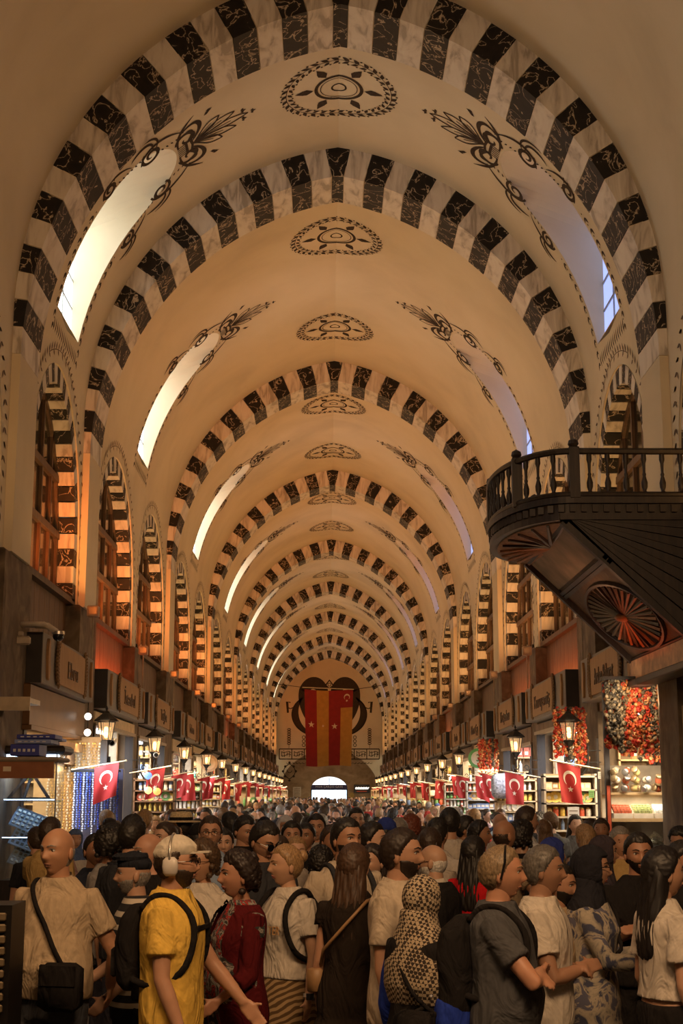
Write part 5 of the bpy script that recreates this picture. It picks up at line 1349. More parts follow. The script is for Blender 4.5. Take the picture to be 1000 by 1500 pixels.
for i, (x, y, z) in enumerate(((-3.5, 28.3, 2.72), (-3.62, 23.3, 2.78))):
    q = tag(empty('security_camera', (x, y, z)), 'white bullet camera %s' % ['between the second and third left lanterns', 'beside the first left lantern'][i], 'camera')
    mb = MB(); mb.lathe([(0, -.12), (.045, -.12), (.05, .10), (.055, .12), (.0, .12)], 12, Matrix.Rotation(pi / 2 + .2, 4, 'X') @ Matrix.Rotation(.0, 4, 'Y'), cap=False); mb.tube([(0, 0, 0), (-.3, .15, .05)], .02, 6); mb.build('camera_body', plain((.7, .68, .62), .4), q, True)
    mb = MB(); mb.lathe([(0, .121), (.04, .121)], 12, Matrix.Rotation(pi / 2 + .2, 4, 'X'), cap=False); mb.build('lens', plain((.01, .01, .01), .1), q)
# orange lit banner above the second left sign
# tin display stand in the left foreground
q = tag(empty('tin_stand', (-1.80, 6.75, 0)), 'dark display stand holding rows of small metal tins at the left edge', 'stand')
bx('stand_frame', -.28, .20, 0, .3, 0, 1.45, BLACKC if 'BLACKC' in globals() else IRON, q)
tm2 = MB(); tm2.box(-.017, .017, -.02, 0, -.018, .018, ch=.006); tm2 = tm2.mesh('small_tin', plain((.20, .15, .09), .45, .4))
for r_ in range(9):
    for c_ in range(9): link('small_tin', tm2, q, (-.24 + c_ * .05, -.001, 1.40 - r_ * .05))
for i in range(10):
    c, n_ = [((.35, .10, .03), 'red brown'), ((.55, .38, .2), 'tan'), ((.15, .18, .30), 'blue grey'), ((.5, .25, .08), 'orange')][i % 4]
    b = tag(empty('snack_packet', (-1.86 + (i % 3) * .10, 6.42 + .03 * (i % 2), .78 + (i // 3) * .10)), '%s shiny packet, %s in the heap beside the tin stand' % (n_, ORD[i]), 'packet', 'packets at the left edge'); b.rotation_euler = (random.uniform(-.4, .3), random.uniform(-.6, .6), random.uniform(-.5, .5))
    mb = MB(); mb.prism([(-.06, -.04), (.06, -.04), (.065, 0), (.06, .05), (-.06, .05), (-.065, 0)], -.018, .018, 'y'); mb.build('packet_body', plain(c, .3), b); mb = MB(); mb.box(-.035, .035, -.020, -.018, -.02, .02); mb.build('packet_label', plain((.7, .6, .45)), b)
b = tag(empty('packet_table', (-1.78, 6.45, 0)), 'low dark table under the packets at the left edge', 'table'); mb = MB(); mb.box(-.22, .22, -.15, .15, .66, .72, ch=.01); mb.build('table_top', DARKWOOD, b)
for x in (-.19, .16):
    for y in (-.13, .10): mb = MB(); mb.box(x, x + .03, y, y + .03, 0, .66); mb.build('leg', DARKWOOD, b)
# ================================================================= PEOPLE
_tmp = bpy.data.scenes.new('tmp')
def bake(me, mods, name):
    """apply modifiers to a mesh inside a scratch scene and return the result"""
    o = bpy.data.objects.new('t', me); _tmp.collection.objects.link(o)
    for typ, kw in mods:
        md_ = o.modifiers.new('m', typ)
        for k, v in kw.items(): setattr(md_, k, v)
    vl = _tmp.view_layers[0]; vl.update(); dg = vl.depsgraph; dg.update()
    r = bpy.data.meshes.new_from_object(o.evaluated_get(dg)); r.name = name
    bpy.data.objects.remove(o); bpy.data.meshes.remove(me); return r
def remesh(mb, vox, name, mat, sm=3, dec=None):
    me = mb.mesh('t', mat)
    mods = [('REMESH', dict(mode='VOXEL', voxel_size=vox)), ('SMOOTH', dict(factor=.5, iterations=sm))]
    if dec: mods.append(('DECIMATE', dict(ratio=dec)))
    r = bake(me, mods, name)
    r.materials.clear(); r.materials.append(mat)
    r.polygons.foreach_set('use_smooth', [True] * len(r.polygons)); return r
def loft(mb, secs, n=20, p=2.3):
    """closed loft of super-ellipses: (z, rx, ry, cx, cy)"""
    vs = []; fs = []
    for (z, rx, ry, cx, cy) in secs:
        for i in range(n):
            a = 2 * pi * i / n; c, s = cos(a), sin(a)
            vs.append((cx + rx * math.copysign(abs(c) ** (2 / p), c), cy + ry * math.copysign(abs(s) ** (2 / p), s), z))
    k = len(secs)
    for j in range(k - 1):
        for i in range(n): a = j * n + i; b = j * n + (i + 1) % n; fs.append((a, b, b + n, a + n))
    fs += [tuple(range(n - 1, -1, -1)), tuple((k - 1) * n + i for i in range(n))]
    return mb.add(vs, fs)
def g2(x, z, cx, cz, sx_, sz): return math.exp(-((x - cx) / sx_) ** 2 - ((z - cz) / sz) ** 2)
def head_pt(th, ph, off=0.0, fem=False, plump=0.0):
    """direction on the head -> point; face looks to -y; origin mid-head; th 0 at crown"""
    dx, dy, dz = sin(th) * sin(ph), -sin(th) * cos(ph), cos(th)
    rx, ry, rz = .075 + plump * .01, .096, .118
    k = max(0, -dz); u = max(0, dz); rx *= 1 + .085 * sin(pi * u ** 1.4); ry *= 1 + .05 * sin(pi * u ** 1.4)
    rx *= 1 - .30 * k ** 1.6; ry *= 1 - .10 * k ** 2
    if dy > 0: ry *= 1.04 - .32 * k
    x, y, z = rx * dx, ry * dy, rz * dz
    if dy < .25:
        w = min(1, max(0, (.25 - dy) / .5))
        f = 0
        f += .012 * g2(x, z, 0, -.098, .030, .022)                                # chin
        f += .021 * g2(x, z, 0, -.026, .013, .014) + .012 * g2(x, z, 0, -.004, .010, .020) + .006 * g2(abs(x), z, .012, -.030, .008, .009)  # nose
        f -= .009 * g2(abs(x), z, .031, .010, .017, .013)                          # eye sockets
        f += (.004 if fem else .007) * g2(abs(x), z, .026, .030, .026, .009)       # brow
        f += .007 * g2(x, z, 0, -.056, .021, .006) + .006 * g2(x, z, 0, -.068, .018, .006) - .003 * g2(x, z, 0, -.062, .022, .003)  # lips
        f += .004 * g2(abs(x), z, .046, -.020, .02, .02)                           # cheeks
        f -= .004 * g2(x, z, 0, -.080, .02, .008)
        y -= f * w
    l = sqrt(dx * dx + dy * dy + dz * dz)
    return (x + dx * off, y + dy * off, z + dz * off)
_fy = {}
def face_y(x, z, fem=False):
    key = (round(x, 4), round(z, 4), fem)
    if key not in _fy:
        th, ph = pi / 2 - z / .118 * .9, x / .075
        for _ in range(40):
            q = head_pt(th, ph, 0, fem); th += (q[2] - z) * 5; ph += (x - q[0]) * 7
        _fy[key] = head_pt(th, ph, 0, fem)[1]
    return _fy[key]
def head_grid(mb, M, fem, plump, nt=30, npz=40):
    vs = []; fs = []
    for j in range(nt + 1):
        th = pi * min(max(j / nt, .001), .999)
        for i in range(npz): vs.append(M @ Vector(head_pt(th, 2 * pi * i / npz, 0, fem, plump)))
    for j in range(nt):
        for i in range(npz): a = j * npz + i; b = j * npz + (i + 1) % npz; fs.append((a, a + npz, b + npz, b))
    fs += [tuple(range(npz)), tuple(nt * npz + i for i in range(npz - 1, -1, -1))]
    mb.add(vs, fs)
    for s in (-1, 1):                          # ears
        E = M @ Matrix.Translation((s * .077, .012, -.008)) @ Matrix.Rotation(s * .3, 4, 'Z') @ Matrix.Rotation(-.15, 4, 'X')
        mb.ell((0, 0, 0), (.010, .020, .032), 8, 6, E)
def head_shell(M, keep, off, nt=54, npz=76, rough=.0, seed=0, fem=False):
    """a shell grown from the head where keep(th, ph, x, y, z) > 0"""
    mb = MB(); rn = random.Random(seed); idx = {}; vs = []
    def val(j, i): th = pi * min(max(j / nt, .001), .999); ph = 2 * pi * (i % npz) / npz; p = head_pt(th, ph, 0, fem); return keep(th, ph, *p), th, ph
    K = [[val(j, i) for i in range(npz)] for j in range(nt + 1)]
    for j in range(nt + 1):
        for i in range(npz):
            k, th, ph = K[j][i]
            t = min(1, max(0, k)); o = off * (t ** .7) - (.005 if k <= 0 else 0)
            if k > 0 and rough: o += rn.uniform(-rough, rough)
            vs.append(M @ Vector(head_pt(th, ph, o, fem)))
    fs = []
    for j in range(nt):
        for i in range(npz):
            i2 = (i + 1) % npz
            if max(K[j][i][0], K[j][i2][0], K[j + 1][i][0], K[j + 1][i2][0]) > 0:
                fs.append((j * npz + i, (j + 1) * npz + i, (j + 1) * npz + i2, j * npz + i2))
    mb.add(vs, fs); return mb
def hairline(kind):
    def f(th, ph, x, y, z):
        fr = -y                                   # front positive
        if kind == 'bald':
            return 12 * min(.02 - z, z + .075) if fr < -.002 and z < .03 else -1
        front = .070 if kind != 'receding' else .088
        if fr > .062: lim = front + .006 * min(1, abs(x) / .04)
        elif fr > .034: lim = front + .006 - (front - .034) * (.062 - fr) / .028
        elif fr > .006: lim = .040 - .048 * (.034 - fr) / .028
        else: lim = -.008 - .067 * min(1, (.006 - fr) / .045)
        return (z - lim) * 28
    return f
def finger(mb, base, d, up, ln, r, curl):
    p = [Vector(base)]; d = Vector(d).normalized(); up = Vector(up)
    for k, f in enumerate((.45, .32, .23)):
        d = (d + up * curl * (.55 + .35 * k)).normalized(); p.append(p[-1] + d * ln * f)
    mb.tube(p, [r, r * .95, r * .88, r * .7], 7)
def hand(mb, wrist, d, palm_n, side, curl=.35, sc=1.0):
    """palm and five fingers; d along the forearm, palm_n the direction the palm faces"""
    w = Vector(wrist); d = Vector(d).normalized(); n = Vector(palm_n); n = (n - d * n.dot(d)).normalized(); s = d.cross(n) * side
    M = Matrix((( s.x, n.x, d.x, 0), (s.y, n.y, d.y, 0), (s.z, n.z, d.z, 0), (0, 0, 0, 1)))
    c = w + d * .05 * sc; M = Matrix.Translation(c) @ M
    mb.box(-.038 * sc, .038 * sc, -.013 * sc, .013 * sc, -.055 * sc, .045 * sc, M, ch=.010)
    for k, (o, l) in enumerate(((-.030, .068), (-.010, .078), (.010, .074), (.029, .058))):
        finger(mb, w + d * .088 * sc + s * o * sc, d + s * o * 1.2, n, l * sc, .0088 * sc, curl)
    finger(mb, w + d * .030 * sc - s * .034 * sc, d * .7 - s * .8 + n * .3, n, .062 * sc, .0105 * sc, curl * .6)

SKINS = {}
def skin(c):
    if c not in SKINS:
        m, nt, b = nmat('skin'); f = noise(nt, coords(nt), 8, 3)
        nt.links.new(ramp(nt, f, [(.3, tuple(v * .88 for v in c)), (.7, tuple(min(1, v * 1.1) for v in c))]), b.inputs['Base Color'])
        b.inputs['Roughness'].default_value = .5; b.inputs['Subsurface Weight'].default_value = .06; b.inputs['Subsurface Radius'].default_value = (.02, .008, .004)
        SKINS[c] = m
    return SKINS[c]
SK1 = (.50, .27, .17); SK2 = (.38, .19, .11); SK3 = (.60, .36, .25)
def cloth(c, rough=.9):
    key = ('cl', tuple(c))
    if key in _mc: return _mc[key]
    m, nt, b = nmat('cloth'); v = coords(nt)
    nt.links.new(ramp(nt, noise(nt, v, 40, 2), [(.3, tuple(x * .92 for x in c)), (.7, tuple(min(1, x * 1.08) for x in c))]), b.inputs['Base Color'])
    b.inputs['Roughness'].default_value = .92; b.inputs['Specular IOR Level'].default_value = .12
    bump(nt, b, noise(nt, coords(nt, (1, 1, .55)), 7, 3, 1.6, .5), .9, .05); _mc[key] = m; return m
def hairm(c):
    key = ('h', c)
    if key not in _mc:
        m, nt, b = nmat('hair'); v = coords(nt, (60, 60, 6)); f = noise(nt, v, 3, 3)
        nt.links.new(ramp(nt, f, [(.35, tuple(x * .6 for x in c)), (.65, tuple(min(1, x * 1.5) for x in c))]), b.inputs['Base Color']); b.inputs['Roughness'].default_value = .5
        _mc[key] = m
    return _mc[key]
BLK = (.012, .009, .007); DBR = (.035, .020, .012); GRY = (.20, .18, .16); BLD = (.28, .17, .08); LBR = (.12, .065, .03); WHT = (.55, .52, .48)
EYEW = plain((.65, .62, .58), .3); EYED = plain((.03, .018, .012), .25); LENS = plain((.01, .01, .012), .12); LIP = plain((.32, .10, .08), .5)
def fold(me, amp, seed, zlo=None):
    """drape folds: long shallow ridges pushed along the normals"""
    rn = random.Random(seed); W_ = [(rn.uniform(-22, 22), rn.uniform(-22, 22), rn.uniform(3, 14), rn.uniform(0, 6.3), rn.uniform(.4, 1)) for _ in range(5)]
    nr = [tuple(v.normal) for v in me.vertices]
    for v, n in zip(me.vertices, nr):
        c = v.co; s = sum(a * sin(kx * c.x + ky * c.y + kz * c.z + p) for kx, ky, kz, p, a in W_) / 3
        v.co = (c.x + n[0] * s * amp, c.y + n[1] * s * amp, c.z + n[2] * s * amp)

def torso_secs(fem, belly, inf, z0, z1, bust=.0):
    T = [(.78, .155, .11, 0), (.90, .172, .118, 0), (.98, .168, .116, 0), (1.06, .155, .110, -.004), (1.14, .152, .108, -.006), (1.22, .162, .114, -.006), (1.30, .174, .118, -.002), (1.36, .172, .112, .006), (1.41, .148, .094, .012), (1.45, .094, .070, .016), (1.485, .062, .058, .014), (1.50, .052, .050, .012)]
    if fem: T = [(.78, .160, .115, 0), (.90, .176, .122, 0), (.98, .165, .112, 0), (1.06, .138, .098, -.002), (1.14, .130, .096, -.004), (1.22, .142, .106, -.010), (1.28, .152, .118, -.016), (1.35, .152, .102, .004), (1.41, .128, .084, .012), (1.45, .080, .062, .016), (1.485, .052, .050, .014), (1.50, .046, .044, .012)]
    out = []
    for z, rx, ry, cy in T:
        b = belly * math.exp(-((z - 1.06) / .13) ** 2)
        out.append((z, rx + b * .6, ry + b * .7, cy - b * .75))
    def at(z):
        if z <= out[0][0]: return out[0][1:]
        for a, b in zip(out, out[1:]):
            if a[0] <= z <= b[0]: t = (z - a[0]) / (b[0] - a[0]); return tuple(p + (q - p) * t for p, q in zip(a[1:], b[1:]))
        return out[-1][1:]
    n = max(4, int((z1 - z0) / .05)); L = []
    for i in range(n + 1):
        z = z0 + (z1 - z0) * i / n; rx, ry, cy = at(z); L.append((z, rx + inf, ry + inf, 0, cy))
    return L
DEF_ARM = ((.05, .01, -.29), (.02, -.07, -.25))
def person(loc, face=0.0, h=1.75, fem=False, hd=(0, 0), skinc=SK1, hair='short', hairc=DBR, top=None, sleeve='short', hem=.86, bottom=None, kind='trousers', belly=0.0, fit=.018,
           armL=DEF_ARM, armR=DEF_ARM, curl=.3, palmL=(0, 0, 0), palmR=(0, 0, 0), stride=0.0, vox=.010, beard=None, glasses=None, lean=0.0, label='', seed=0, extra=None, detail=True, collar=None, mats2=None):
    """face: 0 looks at the camera (-y), positive turns towards the image right"""
    rn = random.Random(seed); e = empty('person', loc, face); s = h / 1.732; e.scale = (s, s, s)
    tag(e, label, 'person')
    SM = skin(skinc); top = top or cloth((.3, .3, .3)); bottom = bottom or cloth((.05, .05, .07))
    sh = .172 if not fem else .150
    Rn = Matrix.Rotation(lean, 4, 'X')
    HM = Matrix.Translation((0, -.014, 1.610)) @ Matrix.Rotation(hd[0], 4, 'Z') @ Matrix.Rotation(hd[1], 4, 'X')
    # body ------------------------------------------------
    b = MB(); loft(b, torso_secs(fem, belly, -.004, .80, 1.50), 18)
    b.tube([(0, .018, 1.40), (0, .010, 1.47), (0, -.004, 1.565)], [.074, .060, .056] if not fem else [.060, .049, .046], 14)
    arms = []
    for sd, (el, wr), pm in ((-1, armL, palmL), (1, armR, palmR)):
        S = Vector((sd * sh, .008, 1.372)); E = S + Vector((sd * el[0], el[1], el[2])); Wp = E + Vector((sd * wr[0], wr[1], wr[2]))
        arms.append((S, E, Wp)); th = 1.0 if not fem else .82
        b.tube([S + Vector((-sd * .03, 0, -.01)), S, S.lerp(E, .35), S.lerp(E, .8), E, E.lerp(Wp, .3), E.lerp(Wp, .8), Wp], [r * th for r in (.045, .052, .050, .043, .040, .041, .031, .027)], 12)
        d = (Wp - E).normalized(); pmv = Vector(pm) if Vector(pm).length > 0 else Vector((-sd, -.2, -.1))
        hand(b, Wp, d, pmv, sd, curl, .95 if not fem else .85)
    leg = []
    for sd in (-1, 1):
        st = stride * sd; hp = Vector((sd * .088, 0, .88)); kn = Vector((sd * .098, -.02 - st * .20, .48)); an = Vector((sd * .10, .03 - st * .34 + (.06 if st < 0 else 0), .09 + (.03 if st < 0 else 0)))
        leg.append((hp, kn, an)); b.tube([hp, hp.lerp(kn, .5), kn, kn.lerp(an, .35), an], [.088, .074, .054, .055, .038], 12)
    e_body = remesh(b, vox, 'body', SM, 2, .5 if detail else .35)
    hm_ = MB(); head_grid(hm_, HM, fem, belly, *((48, 60) if detail else (20, 26))); hme = hm_.mesh('t', SM, True)
    bm = bmesh.new(); bm.from_mesh(e_body); bm.from_mesh(hme); bm.to_mesh(e_body); bm.free(); bpy.data.meshes.remove(hme)
    link('body', e_body, e)
    # top ---------------------------------------------------
    t = MB(); secs = torso_secs(fem, belly, fit, hem, 1.488)
    if hem < .80: secs = [(hem + (.82 - hem) * i / 5, .175 + fit + .05 * (1 - i / 5), .13 + fit + .05 * (1 - i / 5), 0, 0) for i in range(5)] + torso_secs(fem, belly, fit, .82, 1.488)
    loft(t, secs, 22)
    for sd, (S, E, Wp) in zip((-1, 1), arms):
        k = {'short': .62, 'long': 2, 'none': .12, 'elbow': 1.0}[sleeve]; fr = .018 if sleeve != 'long' else .014
        if k <= 1: t.tube([S + Vector((-sd * .06, 0, .0)), S + Vector((0, 0, .012)), S.lerp(E, .3), S.lerp(E, k * 1.0)], [.055, .060 + fr * .4, .058 + fr * .6, .056 + fr], 12)
        else: t.tube([S + Vector((-sd * .06, 0, .0)), S + Vector((0, 0, .012)), S.lerp(E, .5), E, E.lerp(Wp, .5), E.lerp(Wp, .95)], [.055, .062, .060, .052, .046, .042], 12)
    me = remesh(t, vox * 1.1, 'shirt', top, 3, .6 if detail else .4); fold(me, .008, seed)
    link('shirt' if hem > .7 else 'dress', me, e)
    # bottom -------------------------------------------------
    q = MB()
    if kind == 'trousers' or kind == 'shorts':
        loft(q, [(z, rx + .012, ry + .012, cx, cy) for z, rx, ry, cx, cy in torso_secs(fem, belly * .5, 0, .80, 1.0)], 18)
        for hp, kn, an in leg:
            if kind == 'trousers': q.tube([hp, hp.lerp(kn, .5), kn, kn.lerp(an, .5), an + Vector((0, 0, -.01))], [.100, .088, .072, .068, .066], 12)
            else: q.tube([hp, hp.lerp(kn, .5), kn.lerp(hp, .1)], [.100, .092, .085], 12)
    else:
        loft(q, [(.10 + .9 * i / 10, .29 - .13 * (i / 10), .26 - .14 * (i / 10), 0, 0) for i in range(10)] + [(1.0, .16, .115, 0, 0)], 22)
    me = remesh(q, vox * 1.3, 'trousers', bottom, 3, .5); fold(me, .006, seed + 1); link('trousers' if kind != 'skirt' else 'skirt', me, e)
    if detail:
        SHM = plain(rn.choice([(.02, .02, .02), (.5, .48, .45), (.06, .04, .03)]), .6)
        for sd, (hp, kn, an) in zip((-1, 1), leg):
            m = MB(); loft(m, [(0.0, .046, .128, an.x, an.y - .05), (.03, .048, .13, an.x, an.y - .05), (.06, .044, .10, an.x, an.y - .03), (.10, .040, .05, an.x, an.y)], 14); m.build('shoe', SHM, e, True)
    # hair -----------------------------------------------------
    HMt = hairm(hairc)
    def shell(keep, off, nm, mat, rough=.0): return head_shell(HM, keep, off, rough=rough, seed=seed, fem=fem).build(nm, mat, e, True)
    if hair in ('short', 'receding', 'bald', 'curly', 'long', 'bun', 'pony'):
        off = {'short': .014, 'receding': .010, 'bald': .006, 'curly': .030, 'long': .018, 'bun': .012, 'pony': .012}[hair]
        shell(hairline('bald' if hair == 'bald' else ('receding' if hair == 'receding' else 'full')), off, 'hair', HMt, .0035 if hair != 'curly' else .008)
    if hair == 'curly':
        m = MB()
        for i in range(70):
            a = rn.uniform(0, 2 * pi); z = rn.uniform(-.08, .12); r_ = .085 * sqrt(max(.1, 1 - (z / .15) ** 2)); y_ = sin(a) * r_ * 1.15 + .02; x_ = cos(a) * r_
            if y_ < -.03 and z < .06: continue
            m.ell((x_, y_, z), (.022, .022, .02), 6, 4, HM)
        m.build('curls', HMt, e, True)
    if hair in ('long', 'pony'):
        m = MB(); ln = .42 if hair == 'long' else .34
        if hair == 'long': S_ = [(.09, .070, .06, 0, .03), (.0, .088, .062, 0, .045), (-.10, .095, .055, 0, .06), (-.20, .105, .05, 0, .085), (-ln + .08, .10, .04, 0, .10), (-ln, .07, .025, 0, .11)]
        else: S_ = [(.02, .03, .03, 0, .10), (-.05, .04, .035, 0, .125), (-.18, .042, .035, 0, .12), (-ln, .015, .015, 0, .11)]
        loft(m, [(z, a_, b_, c_, d_) for z, a_, b_, c_, d_ in S_], 22)
        me = m.mesh('t', HMt); me = bake(me, [('SUBSURF', dict(levels=2, render_levels=2))], 'hair_length')
        for v in me.vertices:
            k = .004 * sin(v.co.x * 260 + v.co.z * 20) + .003 * sin(v.co.x * 140 - v.co.z * 31 + seed); v.co.y += k; v.co = HM @ v.co
        me.polygons.foreach_set('use_smooth', [True] * len(me.polygons)); link('hair_length', me, e)
    if hair == 'bun':
        m = MB(); m.ell((0, .105, .055), (.042, .036, .038), 12, 8, HM); m.build('hair_bun', HMt, e, True)
    if hair == 'scarf':
        m = MB(); m2 = mats2 or top
        hs = head_shell(HM, lambda th, ph, x, y, z: 1 if (-y < .055 or z > .062 or z < -.095) else -1, .016, fem=True)
        m.v, m.f, m.m = hs.v, hs.f, hs.m
        m.build('headscarf', m2, e, True)
        m = MB(); loft(m, [(1.36, .175, .125, 0, .012), (1.42, .155, .115, 0, .012), (1.47, .115, .10, 0, .01), (1.52, .085, .092, 0, .01), (1.57, .082, .092, 0, .012)], 24, 2.0)
        me = remesh(m, .012, 'scarf_drape', m2, 3, .6); fold(me, .008, seed + 3); link('scarf_drape', me, e)
    # face details ------------------------------------------------
    if detail:
        FY = lambda x, z, o=0: HM @ Vector((x, face_y(x, z, fem) - o, z))
        ye = face_y(.031, .010, fem)
        for sd in (-1, 1):
            m = MB(); m.ell((sd * .031, ye + .0065, .010), (.0145, .0095, .0085), 10, 8, HM); ob = m.build('eye', EYEW, e, True)
            m = MB(); m.ell((sd * .031, ye - .0005, .0095), (.0060, .0036, .0070), 8, 6, HM); m.build('iris', EYED, ob, True)
            m = MB(); m.tube([FY(sd * .013, .030, .001), FY(sd * .030, .036, .002), FY(sd * .050, .030, 0)], [.0032, .0042, .002], 5); m.tube([FY(sd * .017, .014, .001), FY(sd * .031, .0195, .002), FY(sd * .046, .014, .001)], .0022, 4); m.build('eyebrow', HMt if hair != 'scarf' else hairm(DBR), e)
        m = MB(); m.tube([FY(-.024, -.061), FY(-.009, -.057), FY(.009, -.057), FY(.024, -.061)], [.002, .0040, .0040, .002], 6); m.tube([FY(-.019, -.065), FY(0, -.068), FY(.019, -.065)], [.002, .0048, .002], 6); m.build('lips', LIP if fem else plain((.30, .13, .09), .5), e, True)
    else:
        ye = face_y(.031, .010, fem); m = MB()
        for sd in (-1, 1): m.ell((sd * .031, ye + .002, .010), (.012, .006, .005), 6, 4, HM); m.box(sd * .031 - .017, sd * .031 + .017, ye - .003, ye + .01, .028, .034, HM)
        m.box(-.02, .02, face_y(0, -.06, fem) - .001, face_y(0, -.06, fem) + .01, -.064, -.061, HM)
        m.build('face_features', EYED, e)
    if beard:
        shell(lambda th, ph, x, y, z: (min(-.040 - z + max(0, abs(x) - .03) * .45, .12 + z, -y - .002) * 60) if not (abs(x) < .018 and -.070 < z < -.052) else -1, .0055 if beard == 'full' else (.0028 if beard == 'stubble' else .007), 'beard', hairm(hairc if beard != 'white' else WHT), .0008)
    if glasses:
        g = MB()
        for sd in (-1, 1):
            if glasses == 'dark':
                g.lathe([(0, 0), (.024, 0), (.024, .003), (0, .003)], 12, HM @ Matrix.Translation((sd * .031, -.108, .006)) @ Matrix.Rotation(pi / 2, 4, 'X'), cap=False)
            else: g.tube([HM @ Vector((sd * .031 + .022 * cos(a), -.106, .008 + .017 * sin(a))) for a in [2 * pi * i / 14 for i in range(15)]], .0018, 5)
            g.tube([HM @ Vector((sd * .053, -.104, .012)), HM @ Vector((sd * .078, -.06, .012)), HM @ Vector((sd * .080, .012, .010))], .0022, 5)
        g.tube([HM @ Vector((-.010, -.108, .012)), HM @ Vector((.010, -.108, .012))], .002, 5)
        g.build('glasses', LENS, e)
    if collar is not None:
        m = MB()
        for sd in (-1, 1):
            pts = [Vector((0 * sd, .078, 1.50)), Vector((sd * .045, .066, 1.495)), Vector((sd * .070, .02, 1.485)), Vector((sd * .058, -.035, 1.468)), Vector((sd * .018, -.075, 1.437))]
            vs = []
            for i, p_ in enumerate(pts):
                o_ = Vector((p_.x, p_.y - .01, 0)).normalized() * .024; vs += [p_ + Vector((0, 0, .012)), p_ + o_ + Vector((0, 0, -.03))]
            m.add(vs, [(2 * i, 2 * i + 1, 2 * i + 3, 2 * i + 2) for i in range(4)])
        m.build('collar', collar, e)
    if extra: extra(e, HM, arms, s)
    e['_hm'] = 0; del e['_hm']
    return e
def wpos(px, crown_y, h, Y=None):
    """floor position of a person whose crown shows at pixel (px, crown_y)"""
    th = radians(11.2155); H = h - 1.95
    # solve for depth from the crown's elevation
    el = th - math.atan((crown_y - 750) / 2083.0)
    if Y is None: Y = H / math.tan(el)
    dep = Y * cos(th) + H * sin(th)
    x = (px - 479) / 2083.0 * dep - .16 - (0)
    return (x, Y, 0)
# ---- clothing patterns -----------------------------------------------------------
def pat(name, build):
    m, nt, b = nmat(name); nt.links.new(build(nt), b.inputs['Base Color']); b.inputs['Roughness'].default_value = .9; return m
def _wave(nt, sc, direction='Z', dist=0, rot=(0, 0, 0), rg=(.48, .52), c0=(0, 0, 0), c1=(1, 1, 1)):
    w = nt.nodes.new('ShaderNodeTexWave'); w.bands_direction = direction; w.inputs['Scale'].default_value = sc; w.inputs['Distortion'].default_value = dist; w.inputs['Detail'].default_value = 2
    nt.links.new(coords(nt, (1, 1, 1), rot), w.inputs['Vector']); return ramp(nt, w.outputs['Fac'], [(rg[0], c0), (rg[1], c1)])
STRIPE = pat('striped_knit', lambda nt: _wave(nt, 4.4, 'Z', 0, (0, 0, 0), (.62, .66), (.015, .014, .016), (.50, .44, .36)))
ZIG = pat('zebra_skirt', lambda nt: _wave(nt, 9, 'Z', 3.5, (0, .5, .3), (.4, .6), (.10, .055, .02), (.36, .24, .12)))
def _check(nt):
    c = nt.nodes.new('ShaderNodeTexChecker'); c.inputs['Scale'].default_value = 62; c.inputs['Color1'].default_value = (.03, .02, .015, 1); c.inputs['Color2'].default_value = (.42, .33, .22, 1)
    nt.links.new(coords(nt, (1, 1, 1), (.4, .3, .5)), c.inputs['Vector']); return c.outputs['Color']
HOUND = pat('checked_headscarf', _check)
def _floral(sc, st, lo):
    def f(nt):
        n = nt.nodes.new('ShaderNodeTexVoronoi'); n.inputs['Scale'].default_value = sc; nz = noise(nt, coords(nt), sc * .7, 4, 1.2); return ramp(nt, nz, st)
    return f
FLORAL = pat('floral_dress', _floral(14, [(.40, (.05, .055, .10)), (.46, (.30, .27, .22)), (.54, (.42, .36, .28)), (.60, (.10, .10, .15))], 0))
BLOUSE = pat('patterned_blouse', _floral(22, [(.40, (.02, .02, .02)), (.47, (.35, .31, .27)), (.52, (.02, .02, .025)), (.60, (.45, .03, .02)), (.64, (.02, .02, .02))], 0))
BEIGE = cloth((.43, .33, .22)); BEIGE2 = cloth((.46, .38, .29)); WTEE = cloth((.55, .49, .42)); BLACKC = cloth((.016, .014, .014)); NAVY = cloth((.03, .035, .055)); YELLOW = cloth((.72, .46, .09)); GREYC = cloth((.075, .075, .08)); DENIM = cloth((.07, .075, .09)); WINE = cloth((.085, .008, .010)); LBLUE = cloth((.30, .38, .52)); WTROU = cloth((.55, .52, .5)); ROYAL = cloth((.02, .045, .32)); REDC = cloth((.55, .015, .02)); BLACKD = cloth((.025, .018, .014)); TAN = cloth((.30, .22, .14)); CHAR = cloth((.035, .036, .042))

